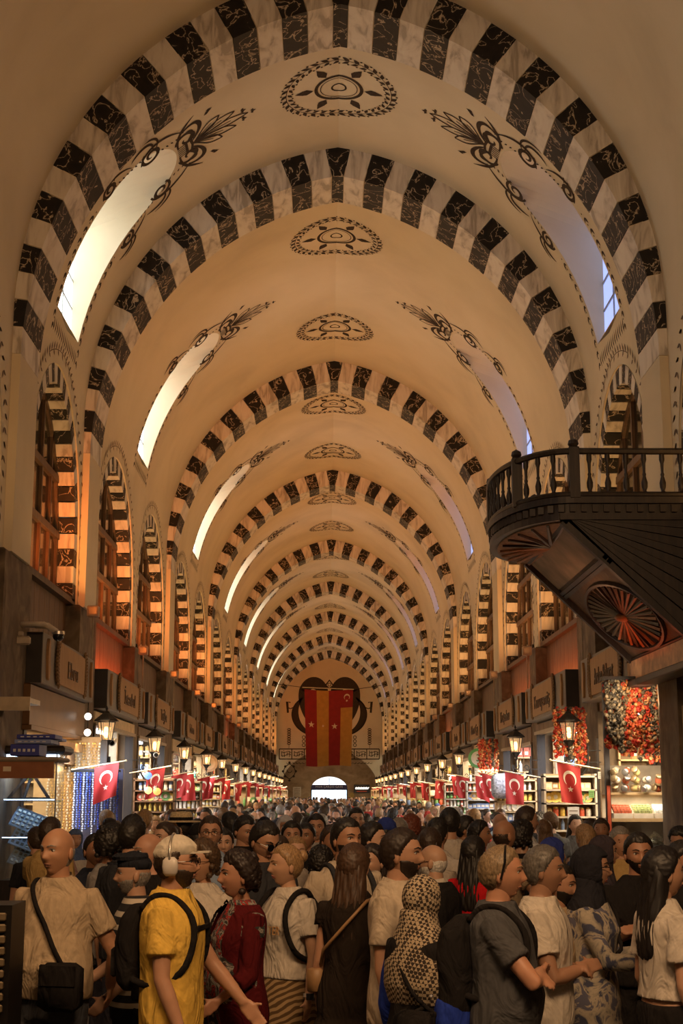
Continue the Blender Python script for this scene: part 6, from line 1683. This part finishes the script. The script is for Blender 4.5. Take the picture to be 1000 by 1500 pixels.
def smo(pts, n=4):
    """rounded path through the points"""
    P = [Vector(p) for p in pts]; P = [P[0]] + P + [P[-1]]; out = []
    for i in range(1, len(P) - 2):
        for k in range(n):
            t = k / n; a, b, c, d = P[i - 1:i + 3]
            out.append(.5 * ((2 * b) + (c - a) * t + (2 * a - 5 * b + 4 * c - d) * t * t + (3 * b - a - 3 * c + d) * t ** 3))
    return out + [P[-2]]
def worn(e, name, mat, build, label, cat, vox=None):
    """a bag or the like carried by person e: a thing of its own, in the person's frame"""
    m = MB(); build(m)
    me = remesh(m, vox, name, mat, 3, .6) if vox else m.mesh(name, mat, True)
    q = empty(name, e.location[:], e.rotation_euler[2]); q.scale = e.scale[:]; link(name + '_body', me, q); return tag(q, label, cat)
def backpack(e, mat, label, big=1.0, strap=None, low=0):
    def b(m): loft(m, [(1.02 - low, .12 * big, .05 * big, 0, .185), (1.06 - low, .145 * big, .075 * big, 0, .20), (1.25, .15 * big, .085 * big, 0, .205), (1.36, .135 * big, .07 * big, 0, .19), (1.42, .08 * big, .035, 0, .17)], 18, 3.2)
    q = worn(e, 'backpack', mat, b, label, 'backpack', .012)
    for s in (-1, 1):
        m = MB(); m.tube(smo([(s * .09, .13, 1.40), (s * .105, .06, 1.462), (s * .108, -.04, 1.45), (s * .118, -.128, 1.36), (s * .135, -.138, 1.24), (s * .165, -.09, 1.12), (s * .165, .05, 1.06), (s * .13, .16, 1.08)]), .017, 7); m.build('strap', strap or mat, q, True)
    m = MB(); m.box(-.09 * big, .09 * big, .26, .285, 1.08, 1.22, ch=.02); m.build('front_pocket', mat, q)
    return q
def crossbag(e, mat, label, sd=1, z=.98, w=.11, y=-.16, bl=0.0):
    def b(m): m.box(sd * .13 - w, sd * .13 + w, y - .045, y + .045, z - .13, z + .10, ch=.03)
    q = worn(e, 'shoulder_bag', mat, b, label, 'bag')
    m = MB(); m.tube(smo([(sd * .13, y, z + .09), (sd * .08, -.150 - bl * .6, 1.16), (sd * .02, -.156 - bl * .2, 1.26), (-sd * .05, -.140, 1.36), (-sd * .10, -.075, 1.445), (-sd * .10, .02, 1.468), (-sd * .05, .13, 1.38), (sd * .08, .16, 1.18), (sd * .19, .06, 1.05)]), .012, 6); m.build('strap', mat, q, True)
    m = MB(); m.box(sd * .13 - w + .005, sd * .13 + w - .005, y - .052, y - .04, z - .01, z + .095, ch=.008); m.build('flap', mat, q)
    return q
def cap_on(e, HM, col, peak=True, flat=False, hat=False):
    c = cloth(col)
    if hat:
        m = MB(); m.lathe([(.175, .055), (.17, .062), (.095, .068), (.092, .115), (.080, .145), (.0, .150)], 24, HM @ Matrix.Scale(1.12, 4, (0, 1, 0)), cap=False); m.lathe([(.175, .055), (.09, .056)], 24, HM @ Matrix.Scale(1.12, 4, (0, 1, 0)), cap=False); m.build('straw_hat', plain((.55, .42, .24), .8, 0, .3, 80), e, True)
        m = MB(); m.lathe([(.0965, .070), (.0945, .098)], 24, HM @ Matrix.Scale(1.12, 4, (0, 1, 0)), cap=False); m.build('hat_band', BLACKC, e, True); return
    hs = head_shell(HM, lambda th, ph, x, y, z: (z - (.045 if -y > 0 else (.02 if not flat else .03))) * 40, .024 if not flat else .020); hs.build('cap', c, e, True)
    m = MB()
    if flat: loft(m, [(.085, .082, .100, 0, -.022), (.105, .088, .110, 0, -.022), (.125, .07, .09, 0, -.01)], 20); m.prism([(-.07, -.10), (-.05, -.145), (0, -.158), (.05, -.145), (.07, -.10)], .06, .072, 'z')
    else: m.prism([(-.072, -.085), (-.066, -.13), (-.03, -.168), (.03, -.168), (.066, -.13), (.072, -.085)], .048, .056, 'z')
    m2 = MB(); m2.v = [tuple(HM @ Vector(v)) for v in m.v]; m2.f = m.f; m2.m = m.m; m2.build('cap_peak', c, e)
def watch(e, arms, i, mat=None):
    S, E, Wp = arms[i]; d = (Wp - E).normalized(); m = MB(); p = Wp - d * .02; m.tube([p - d * .011, p + d * .011], .033, 12); m.build('watch_strap', mat or BLACKC, e); m = MB(); m.box(-.016, .016, -.016, .016, -.018, .018, Matrix.Translation(p + Vector(((-1 if i == 0 else 1) * .026, -.016, 0)))); m.build('watch_face', plain((.05, .05, .06), .2), e)

_put = []
def at(px, cy, Y):
    while True:
        r = _at(px, cy, Y); x, y, _ = r['loc']
        if len(_put) < 20 or not any((x - a) ** 2 + (y - b) ** 2 < .21 for a, b in _put): _put.append((x, y)); return r
        Y += .12
def _at(px, cy, Y):
    th = radians(11.2155); el = th - math.atan((cy - 750) / 2083.0); H = Y * math.tan(el); dep = Y * cos(th) + H * sin(th)
    return dict(loc=((px - 500) / 2083.0 * dep + sin(radians(.5666)) * Y - .16, Y, 0), h=1.95 + H)
P_ = person
# ---- the people in front, left to right ------------------------------------------
e = P_(**at(88, 1212, 7.7), face=-.25, hd=(-.25, 0), skinc=(.46, .24, .14), hair='bald', hairc=GRY, top=BEIGE, collar=cloth((.43, .33, .22)), belly=.055, fit=.024, hem=.90, bottom=DENIM,
       armL=((.10, .04, -.27), (-.02, .10, -.22)), armR=((.13, .05, -.26), (-.08, .14, -.18)), label='heavy bald man in a beige polo shirt and dark jeans, mouth open', seed=1)
crossbag(e, BLACKC, 'black shoulder bag slung across the heavy bald man', 1, .99, .10, -.20, .08)
e = P_(**at(200, 1250, 8.15), face=-1.25, hd=(-.1, 0), skinc=(.45, .26, .17), hair='bald', hairc=GRY, top=STRIPE, sleeve='short', bottom=BLACKC, beard='stubble', lean=0,
       armL=((.03, -.06, -.27), (0, -.20, -.12)), armR=((.02, -.03, -.27), (0, -.16, -.16)), curl=.9, label='old man in a flat cap and black and cream striped shirt, side on', seed=2,
       extra=lambda e, HM, A, s: (cap_on(e, HM, (.02, .022, .03), flat=True), (lambda m: (loft(m, torso_secs(False, .0, .034, .92, 1.42)), link('waistcoat', remesh(m, .014, 'waistcoat', BLACKC, 3, .5), e, (0, .035, 0))))(MB())))
q = tag(empty('walking_cane', (e.location.x - .30, e.location.y - .12, 0)), 'thin walking cane held by the old man in the flat cap', 'cane')
m = MB(); m.tube([(0, 0, .01), (.02, 0, .80)], .012, 8); m.build('shaft', DARKWOOD, q, True); m = MB(); m.tube([(-.05, 0, .80), (.02, 0, .82), (.09, 0, .80)], .014, 8); m.build('cane_handle', DARKWOOD, q, True); m = MB(); m.lathe([(.014, 0), (.014, .03)], 8); m.build('ferrule', IRON, q)
def headset(e, HM, A, s):
    cap_on(e, HM, (.62, .56, .46))
    cup = plain((.60, .55, .50), .4)
    for sd in (-1, 1):
        m = MB(); loft(m, [(-.045, .006, .022, 0, 0), (-.03, .018, .036, 0, 0), (0, .022, .040, 0, 0), (.03, .018, .036, 0, 0), (.045, .006, .022, 0, 0)], 16); m2 = MB(); T = HM @ Matrix.Translation((sd * .093, .012, -.008)); m2.v = [tuple(T @ Vector(v)) for v in m.v]; m2.f = m.f; m2.m = m.m; m2.build('ear_cup', cup, e, True)
    m = MB(); m.tube([HM @ Vector((.105 * cos(a), .012, .02 + .125 * sin(a))) for a in [pi * i / 16 for i in range(17)]], .006, 6); m.build('headphone_band', STEEL, e, True); watch(e, A, 0)
    m = MB(); m.box(-.11, .11, -.158, -.142, 1.30, 1.325, ch=.003); m.build('chest_clip', BLACKC, e)
e = P_(**at(256, 1228, 7.2), face=1.40, hd=(.05, -.04), skinc=(.50, .27, .17), hair='short', hairc=DBR, top=YELLOW, collar=YELLOW, hem=.74, fit=.035, bottom=WTROU, beard='full', glasses='clear', stride=.5,
       armL=((.04, -.02, -.28), (0, -.10, -.24)), armR=((.05, -.15, -.25), (.0, -.17, -.19)), label='man in a yellow shirt and white cap wearing headphones, walking to the right', seed=3, extra=headset)
backpack(e, BLACKC, 'black backpack on the man in the yellow shirt', .8)
def tee_text(txt, sz, col, z=1.22, yy=-.150, sx_=.8):
    def f(e, HM, A, s): link('shirt_print', text_mesh(txt, sz, plain(col), 'shirt_print', .001, sx_), e, (0, yy, z), (pi / 2 - .08, 0, 0))
    return f
e = P_(**at(298, 1234, 8.8), face=-.30, hd=(-.35, .05), fem=True, skinc=(.46, .25, .15), hair='curly', hairc=(.07, .04, .02), top=WTEE, hem=.88, bottom=DENIM, glasses='clear', label='woman with glasses in a white printed T-shirt behind the yellow shirted man', seed=4,
       extra=lambda e, HM, A, s: (tee_text('together', .07, (.12, .08, .05), 1.20)(e, HM, A, s), tee_text('OTT', .075, (.45, .20, .05), 1.28)(e, HM, A, s)), armR=((.06, -.06, -.26), (-.16, -.16, .05)))
def wcup(e, HM, A, s):
    m = MB(); loft(m, torso_secs(True, .03, .03, .80, 1.46), 22)
    c = remesh(m, .013, 'cardigan', WINE, 3, .5)
    # open the front
    bm = bmesh.new(); bm.from_mesh(c); bmesh.ops.delete(bm, geom=[v for v in bm.verts if v.co.y < -.06 and abs(v.co.x) < .075], context='VERTS'); bm.to_mesh(c); bm.free(); fold(c, .006, 4); link('cardigan', c, e)
    for sd, (S, E, Wp) in zip((-1, 1), A):
        m = MB(); m.tube([S + Vector((-sd * .05, 0, .01)), S + Vector((0, 0, .018)), S.lerp(E, .5), E, E.lerp(Wp, .35)], [.06, .068, .066, .060, .056], 12); link('cardigan_sleeve', remesh(m, .013, 'cardigan_sleeve', WINE, 2, .5), e)
e = P_(**at(352, 1250, 7.7), face=-1.05, hd=(-.15, -.03), fem=True, skinc=(.42, .21, .13), hair='curly', hairc=(.02, .012, .01), top=BLOUSE, sleeve='none', hem=.72, belly=.05, bottom=BLACKC, label='woman with short dark curls in a wine red cardigan over a patterned blouse', seed=5, extra=wcup,
       armL=((.06, .02, -.27), (-.02, -.20, .02)), armR=((.04, -.05, -.27), (0, -.18, -.12)), curl=.8)
worn(e, 'handbag', BLACKC, lambda m: (m.prism([(-.16, .80), (.16, .80), (.20, .86), (.17, 1.10), (.10, 1.16), (-.10, 1.16), (-.17, 1.10), (-.20, .86)], -.06, .06, 'y', Matrix.Translation((-.22, -.06, -.02)) @ Matrix.Rotation(1.2, 4, 'Z')), m.tube([(-.24, -.16, 1.12), (-.20, -.05, 1.40), (-.16, .0, 1.47), (-.22, .06, 1.40), (-.24, .06, 1.12)], .012, 6)), 'large slouchy black handbag of the woman in the wine red cardigan', 'bag', .012)
P_(**at(386, 1203, 9.2), face=.55, hd=(.15, .38), skinc=(.44, .24, .15), hair='short', hairc=BLK, top=CHAR, bottom=BLACKC, glasses='dark', label='dark haired man in sunglasses and a dark shirt looking down', seed=6)
e = P_(**at(421, 1238, 8.5), face=-.75, hd=(-.45, 0), fem=True, skinc=(.52, .30, .19), hair='bun', hairc=BLD, top=WTEE, hem=.96, bottom=ZIG, kind='skirt', label='blonde woman with a bun in a white T-shirt and zebra patterned skirt', seed=7,
       armL=((.05, -.03, -.27), (0, -.12, -.2)), armR=((.06, .0, -.27), (.02, -.06, -.24)), extra=lambda e, HM, A, s: (tee_text('HTTER', .07, (.55, .30, .12), 1.24)(e, HM, A, s), watch(e, A, 1, plain((.6, .55, .5)))))
backpack(e, BLACKC, 'small black backpack on the blonde woman', .62)
e = P_(**at(506, 1199, 8.9), face=.45, hd=(.15, 0), skinc=(.42, .22, .13), hair='short', hairc=BLK, top=BEIGE2, collar=BEIGE2, bottom=BLACKC, beard='stubble', fit=.026, label='tall dark haired man in a light polo shirt with a raised forearm', seed=8,
       armL=((.12, .03, -.27), (-.20, -.18, .0)), armR=((.05, 0, -.28), (0, -.08, -.24)))
backpack(e, CHAR, 'dark backpack worn by the tall man in the light polo', .8)
e = P_(**at(517, 1238, 7.9), face=2.75, fem=True, skinc=SK1, hair='long', hairc=(.055, .028, .015), top=BLACKD, hem=.62, sleeve='none', bottom=DENIM, fit=.03, label='woman with long brown hair seen from behind in a sleeveless black dress', seed=9)
worn(e, 'thin_shoulder_bag', plain((.35, .2, .09), .5), lambda m: (m.tube([(.20, .0, 1.05), (.12, .14, 1.18), (-.02, .16, 1.32), (-.12, .10, 1.44), (-.12, -.04, 1.45)], .010, 6), m.box(.17, .25, -.06, .06, .94, 1.07, ch=.01)), 'thin tan shoulder strap bag on the woman in the black dress', 'bag')
P_(**at(584, 1215, 7.4), face=1.15, hd=(.15, .0), skinc=(.45, .25, .16), hair='short', hairc=(.02, .012, .009), beard='full', top=BEIGE2, collar=BEIGE2, fit=.03, hem=.82, bottom=BLACKC, label='bearded man in a white polo shirt standing side on, facing right', seed=10, armL=((.03, .0, -.29), (0, -.08, -.25)))
e = P_(**at(615, 1284, 6.9), face=2.35, hd=(-.1, .06), fem=True, hair='scarf', mats2=HOUND, top=BLACKC, sleeve='long', hem=.30, bottom=BLACKC, fit=.04, label='woman in a checked brown headscarf and black coat with blue panels, back turned', seed=11,
       armL=((.06, -.04, -.26), (-.08, -.18, .0)), extra=lambda e, HM, A, s: [(lambda m: (m.tube([S + Vector((0, 0, -.03)), S.lerp(E, .5), E, E.lerp(Wp, .4)], [.066, .072, .066, .055], 12), link('blue_sleeve', remesh(m, .013, 'blue_sleeve', ROYAL, 2, .5), e)))(MB()) for (S, E, Wp) in A] + [(lambda m: (loft(m, [(1.10, .17, .10, 0, .03), (1.2, .20, .14, 0, .03), (1.30, .20, .15, 0, .02), (1.42, .155, .125, 0, .015), (1.50, .105, .11, 0, .01), (1.57, .09, .10, 0, .01)], 24, 2.0), (lambda me: (fold(me, .008, 5), link('checked_shawl', me, e)))(remesh(m, .012, 'checked_shawl', HOUND, 3, .6))))(MB())])
crossbag(e, BLACKC, 'black cross body bag on the woman in the checked headscarf', -1, 1.0, .10, .20)
P_(**at(636, 1237, 9.4), face=-2.3, hd=(.3, 0), skinc=(.48, .28, .18), hair='bald', hairc=WHT, beard='white', glasses='clear', top=BLACKC, sleeve='long', bottom=BLACKC, fit=.04, collar=WTEE, label='grey haired balding man with glasses in a black suit jacket, back turned', seed=12)
P_(**at(658, 1184, 12.6), face=2.9, skinc=SK1, hair='short', hairc=BLK, top=cloth((.50, .44, .37)), fit=.035, bottom=DENIM, label='tall man in a plain pale T-shirt, back turned, head above the crowd', seed=13, vox=.013)
def sunhead(e, HM, A, s):
    m = MB(); m.tube([HM @ Vector((.092 * cos(a), -.02 - .0 * sin(a), .055 + .075 * sin(a))) for a in [pi * i / 14 for i in range(15)]], .006, 6)
    for sd in (-1, 1): m.tube([HM @ Vector((sd * .092, -.02, .055)), HM @ Vector((sd * .090, .0, -.02))], .006, 6)
    m.build('sunglasses_on_head', LENS, e)
e = P_(**at(730, 1241, 6.8), face=1.30, hd=(.1, 0), skinc=(.52, .26, .16), hair='short', hairc=(.20, .14, .08), top=GREYC, fit=.032, belly=.04, bottom=CHAR, label='sandy haired man in a grey T-shirt with crossed arms and sunglasses on his head', seed=14, extra=sunhead,
       armL=((.07, -.19, -.22), (-.24, .0, .02)), armR=((.05, -.12, -.25), (-.27, -.10, .02)), curl=.6)
q = backpack(e, BLACKC, 'black backpack with a blue base on the sandy haired man', 1.15, low=.05)
m = MB(); loft(m, [(.80, .10, .05, 0, .20), (.83, .15, .085, 0, .21), (.95, .175, .10, 0, .215), (1.06, .165, .095, 0, .21)], 18, 3); link('blue_base', remesh(m, .014, 'blue_base', ROYAL, 3, .5), q)
m = MB(); m.tube([(-.16, .30, 1.07), (0, .315, 1.06), (.16, .30, 1.07)], .006, 6); m.build('zip_line', plain((.5, .5, .55), .4), q)
e = P_(**at(792, 1240, 7.35), face=1.25, hd=(.1, .02), skinc=(.34, .18, .11), hair='short', hairc=(.10, .09, .08), top=WTEE, bottom=CHAR, fit=.028, label='dark grey haired man in a white T-shirt behind the sandy haired man', seed=15,
       armL=((.05, -.09, -.27), (-.17, -.13, .04)), armR=((.05, -.08, -.27), (-.20, -.12, .02)), curl=.6)
P_(**at(815, 1266, 7.9), face=1.05, hd=(.1, .1), skinc=(.40, .21, .13), hair='short', hairc=BLK, beard='stubble', top=TAN, bottom=BLACKC, label='man with stubble half hidden behind the dark grey haired man', seed=16)
e = P_(**at(861, 1240, 7.9), face=1.25, hd=(.15, 0), fem=True, skinc=(.40, .22, .14), hair='scarf', mats2=cloth((.02, .02, .026)), top=FLORAL, sleeve='long', hem=.25, bottom=BLACKC, fit=.035, glasses='clear', label='woman in a black headscarf and long floral dress holding her hands forward', seed=17,
       armL=((.04, -.12, -.24), (-.05, -.22, .0)), armR=((.04, -.12, -.24), (-.08, -.2, .02)))
crossbag(e, BLACKC, 'black bag on a long strap over the floral dress', -1, .92, .10, .16)
worn(e, 'clutch_bag', plain((.22, .16, .11), .6), lambda m: m.box(-.12, .12, -.36, -.26, .96, 1.12, ch=.03), 'brown clutch bag in the hands of the woman in the floral dress', 'bag')
P_(**at(934, 1221, 8.7), face=.02, hd=(-.05, .06), skinc=(.40, .20, .12), hair='short', hairc=BLK, beard='stubble', top=BLACKC, bottom=BLACKC, fit=.03, label='smiling dark haired man in a black shirt with crossed arms by the right stalls', seed=18,
       armL=((.04, -.14, -.24), (-.24, -.10, .10)), armR=((.04, -.12, -.24), (-.26, -.12, .05)), curl=.6, extra=lambda e, HM, A, s: watch(e, A, 1))
e = P_(**at(968, 1243, 7.1), face=1.9, hd=(-.1, 0), fem=True, skinc=(.50, .28, .18), hair='long', hairc=(.008, .006, .006), top=WTEE, hem=1.02, bottom=BLACKC, fit=.02, label='woman with long black hair in a white T-shirt and black trousers at the right edge', seed=19,
       armL=((.05, .02, -.28), (.02, -.08, -.24)), armR=((.04, .02, -.27), (0, -.15, -.2)))
P_(**at(996, 1233, 8.3), face=.8, skinc=SK2, hair='short', hairc=BLK, top=BLACKC, bottom=BLACKC, label='dark haired person in black behind the long haired woman, cut by the frame', seed=20)
# second row
MID = [
 (806, 1228, 10.6, dict(face=1.9, fem=True, hair='scarf', mats2=cloth((.03, .045, .22)), top=cloth((.03, .045, .22)), sleeve='long', hem=.3), 'woman in a bright blue headscarf and robe leaning to the right stall'),
 (736, 1201, 11.5, dict(face=2.2, hair='bald', hairc=DBR, top=TAN, armL=((.16, -.05, -.2), (-.2, -.18, .02))), 'shaven headed man in a tan shirt with his elbow out'),
 (763, 1205, 10.6, dict(face=2.4, hair='curly', hairc=BLK, top=BLACKC), 'man with curly black hair beside the tan shirted man'),
 (692, 1226, 10.4, dict(face=2.6, fem=True, hair='long', hairc=BLK, top=REDC, hem=.3, kind='skirt', bottom=REDC), 'woman in a bright red dress between the standing men'),
 (309, 1196, 11.0, dict(face=.05, hair='short', hairc=DBR, top=LBLUE, glasses='clear', skinc=SK1), 'man with glasses in a light blue shirt facing the camera'),
 (327, 1214, 11.6, dict(face=.1, hair='short', hairc=BLK, top=TAN, armL=((.03, -.12, -.22), (-.08, -.12, .22))), 'man holding a hand to his face behind the light blue shirt'),
 (357, 1195, 12.2, dict(face=.6, hd=(.1, .25), hair='short', hairc=BLK, top=BLACKC), 'man in a black T-shirt looking down, beyond the sunglasses man'),
 (338, 1190, 14.2, dict(face=-2.4, hair='short', hairc=BLK, top=cloth((.52, .52, .55))), 'man in a pale blue white shirt turned away on the left side'),
 (268, 1193, 13.5, dict(face=-1.6, fem=True, hair='short', hairc=BLK, top=cloth((.5, .45, .4)), extra=lambda e, HM, A, s: cap_on(e, HM, (0, 0, 0), hat=True)), 'woman in a banded straw hat facing the left shops'),
 (194, 1198, 9.7, dict(face=2.7, hair='short', hairc=BLK, top=CHAR, fit=.03), 'dark haired man in a charcoal shirt, back turned, near the blue beads'),
 (163, 1211, 9.9, dict(face=2.3, fem=True, hair='curly', hairc=BLK, top=cloth((.35, .33, .32)), fit=.025), 'dark haired woman in a pale top with a backpack strap near the blue beads'),
 (222, 1220, 9.1, dict(face=-1.0, hair='bald', hairc=GRY, top=BLACKC, skinc=(.48, .25, .16)), 'bald man behind the old man in the flat cap'),
 (291, 1208, 12.3, dict(face=2.6, hair='short', hairc=BLK, top=BLACKC, extra=lambda e, HM, A, s: cap_on(e, HM, (.015, .014, .014))), 'person in a black baseball cap, back turned'),
 (547, 1238, 8.9, dict(face=-.7, fem=True, hair='long', hairc=(.02, .012, .01), top=BLACKC, skinc=(.52, .3, .2)), 'young woman with dark hair glancing left behind the white polo'),
 (542, 1205, 10.3, dict(face=1.3, hair='short', hairc=BLK, beard='full', top=BLACKC), 'dark bearded man in profile beyond the white polo'),
 (629, 1214, 10.7, dict(face=2.9, fem=True, hair='long', hairc=DBR, top=cloth((.4, .35, .3))), 'woman with long straight dark hair, back turned'),
 (700, 1203, 12.1, dict(face=1.3, fem=True, hair='long', hairc=BLK, top=BLACKC, extra=sunhead), 'dark haired woman with sunglasses pushed up, in profile'),
 (469, 1242, 8.95, dict(face=2.9, fem=True, hair='curly', hairc=BLK, top=BLACKC), 'black haired person, back turned, beside the blonde woman'),
 (427, 1204, 12.4, dict(face=.1, fem=True, hair='long', hairc=BLK, top=BLACKC), 'woman with long wavy black hair facing the camera in the middle of the crowd'),
 (449, 1206, 12.2, dict(face=-.3, fem=True, hair='bun', hairc=BLK, top=BLACKC, armR=((.03, -.1, -.2), (-.05, -.1, .22))), 'woman in black raising a hand to her cheek'),
 (433, 1226, 11.0, dict(face=.2, hair='short', hairc=BLD, top=cloth((.4, .35, .3))), 'fair haired child walking between the women'),
 (463, 1193, 13.4, dict(face=0, hair='short', hairc=BLK, top=cloth((.4, .38, .36))), 'young man with a dark fringe facing the camera'),
 (417, 1195, 14.5, dict(face=.2, fem=True, hair='scarf', mats2=cloth((.5, .5, .55)), top=cloth((.3, .3, .35)), sleeve='long'), 'woman in a white headscarf deep in the crowd'),
 (521, 1184, 15.5, dict(face=.2, hair='short', hairc=BLK, top=cloth((.55, .53, .5)), extra=None), 'man in a white shirt with dark straps walking towards the camera'),
 (565, 1200, 12.5, dict(face=2.9, hair='short', hairc=BLK, top=TAN, extra=lambda e, HM, A, s: cap_on(e, HM, (.03, .05, .25))), 'person in a royal blue cap, back turned'),
 (583, 1199, 13.3, dict(face=2.8, hair='short', hairc=GRY, top=CHAR), 'grey haired person seen from behind, right of the blue cap'),
 (601, 1196, 14.0, dict(face=2.6, fem=True, hair='curly', hairc=(.16, .04, .02), top=BLACKC), 'woman with auburn hair, back turned'),
 (769, 1182, 13.4, dict(face=1.9, hair='short', hairc=DBR, top=cloth((.55, .55, .55))), 'man in a white shirt leaning towards the right shops'),
 (680, 1196, 13.8, dict(face=1.4, hair='short', hairc=BLK, top=NAVY), 'man in a navy shirt beside the tall pale T-shirt'),
 (405, 1225, 10.2, dict(face=1.2, fem=True, hair='short', hairc=DBR, top=TAN), 'short haired woman beyond the blonde bun'),
 (580, 1235, 9.2, dict(face=2.8, hair='short', hairc=BLK, top=CHAR), 'dark haired man behind the bearded man in white'),
 (485, 1210, 11.3, dict(face=.4, fem=True, hair='long', hairc=DBR, top=TAN), 'brown haired woman left of the tall light polo'),
 (245, 1205, 10.8, dict(face=-.8, fem=True, hair='bun', hairc=DBR, top=WTEE), 'woman in white with tied hair beyond the white cap'),
 (880, 1225, 10.2, dict(face=1.6, fem=True, hair='scarf', mats2=cloth((.05, .04, .05)), top=cloth((.05, .04, .05)), sleeve='long'), 'woman in a plum headscarf at the spice stall'),
 (140, 1222, 10.1, dict(face=.5, hair='short', hairc=BLK, top=NAVY), 'dark haired man in navy beyond the heavy man'),
]
for i, (px, cy, Y, kw, lb) in enumerate(MID):
    kw = dict(kw); kw.setdefault('skinc', [SK1, SK2, SK3][i % 3]); 
    P_(**at(px, cy, Y), vox=.014, label=lb, seed=40 + i, **kw)

# ---- the crowd: shared figures, own colours ------------------------------------------
def proto(**kw): return P_((0, -60, 0), vox=.022, detail=False, label='x', **kw)
PR = [('man', 'short dark hair', proto(hair='short', seed=101, stride=.4)), ('man', 'cropped hair', proto(hair='short', seed=102, hd=(.5, .1), armL=((.05, -.1, -.25), (-.1, -.2, .0)))),
      ('man', 'a bald head', proto(hair='bald', seed=103, belly=.05)), ('man', 'a beard', proto(hair='short', beard='full', seed=104, hd=(-.4, 0), stride=-.4)),
      ('woman', 'long hair', proto(fem=True, hair='long', seed=105, stride=.3)), ('woman', 'a headscarf', proto(fem=True, hair='scarf', hem=.3, sleeve='long', seed=106)),
      ('woman', 'tied back hair', proto(fem=True, hair='bun', seed=107, hd=(.4, 0))), ('woman', 'curly hair', proto(fem=True, hair='curly', seed=108, hd=(-.3, .1), armR=((.04, -.1, -.22), (-.05, -.15, .15)))),
      ('man', 'a raised arm', proto(hair='short', seed=109, armR=((.05, -.12, -.18), (-.03, -.15, .22))))]
TOPS = [((.5, .45, .4), 'white'), ((.02, .02, .02), 'black'), ((.30, .22, .14), 'tan'), ((.05, .07, .14), 'navy'), ((.35, .05, .04), 'red'), ((.12, .12, .12), 'grey'), ((.25, .33, .45), 'light blue'), ((.10, .13, .06), 'olive'), ((.45, .3, .12), 'mustard'), ((.02, .02, .025), 'dark'), ((.38, .24, .22), 'pink')]
HC = [BLK, BLK, DBR, DBR, LBR, BLD, GRY]
rnc = random.Random(11); taken = [(o.location.x, o.location.y) for o in COL.objects if o.name.startswith('person') and o.location.y > 0]
used = {}
def crowd_at(x, y, toward):
    sexn, hairn, p = rnc.choice(PR)
    c = copy_tree(p); s = rnc.uniform(.93, 1.03) * (1 if sexn == 'man' else .95)
    c.location = (x, y, 0); c.scale = (s, s, s); c.rotation_euler = (0, 0, (0 if toward else pi) + rnc.uniform(-.7, .7))
    tcol, tn = rnc.choice(TOPS); tm_ = cloth(tcol); hm = hairm(rnc.choice(HC)); sk = skin(rnc.choice([SK1, SK2, SK3])); bt = cloth(rnc.choice([(.03, .03, .04), (.06, .07, .1), (.2, .16, .12), (.02, .02, .02)]))
    sc_ = cloth(rnc.choice([(.5, .5, .5), (.02, .02, .03), (.2, .1, .1), (.1, .15, .3), (.35, .25, .15)]))
    for ch in c.children:
        n0 = ch.name.split('.')[0]
        mm = {'body': sk, 'shirt': tm_, 'dress': tm_, 'trousers': bt, 'hair': hm, 'hair_length': hm, 'hair_bun': hm, 'curls': hm, 'beard': hm, 'headscarf': sc_, 'scarf_drape': sc_}.get(n0)
        if mm: ch.material_slots[0].link = 'OBJECT'; ch.material_slots[0].material = mm
    k = min(range(len(PIL[1])), key=lambda i: abs(PIL[1][i] - y)); d = 'before the first lantern' if y < 21 else 'by the %s lantern' % ORD[min(k, 17)]
    sdn = 'left side' if x < -1.2 else ('right side' if x > 1.2 else 'mid aisle')
    lb = '%s in %s, %s, %s, %s' % (sexn, tn, hairn, sdn, d)
    c['label'] = lb; c['category'] = 'person'; c['group'] = 'crowd filling the hall'
    used.setdefault(lb, []).append(c)
y = 11.8
while y < 106:
    rowd = .62 if y < 20 else (.9 if y < 40 else 1.6)
    half = min(3.1, .24 * y * .98)
    n_ = int(2 * half / (.72 if y < 22 else 1.15))
    for i in range(n_):
        x = -half + 2 * half * (i + rnc.uniform(.1, .9)) / n_; yy = y + rnc.uniform(-.28, .28)
        if any((x - a) ** 2 + (yy - b) ** 2 < .30 for a, b in taken): continue
        if rnc.random() < .10: continue
        taken.append((x, yy)); crowd_at(x, yy, rnc.random() < .45)
    y += rowd
for lb, cs in used.items():
    if len(cs) > 1:
        cs.sort(key=lambda o: o.location.y)
        for i, o in enumerate(cs): o['label'] = lb + ', %s from front' % ORD[min(i, 17)]
def rm_tree(o):
    for ch in list(o.children): rm_tree(ch)
    bpy.data.objects.remove(o)
for _, _, p in PR: rm_tree(p)
print('CROWD', sum(len(v) for v in used.values()))
bpy.data.scenes.remove(_tmp)
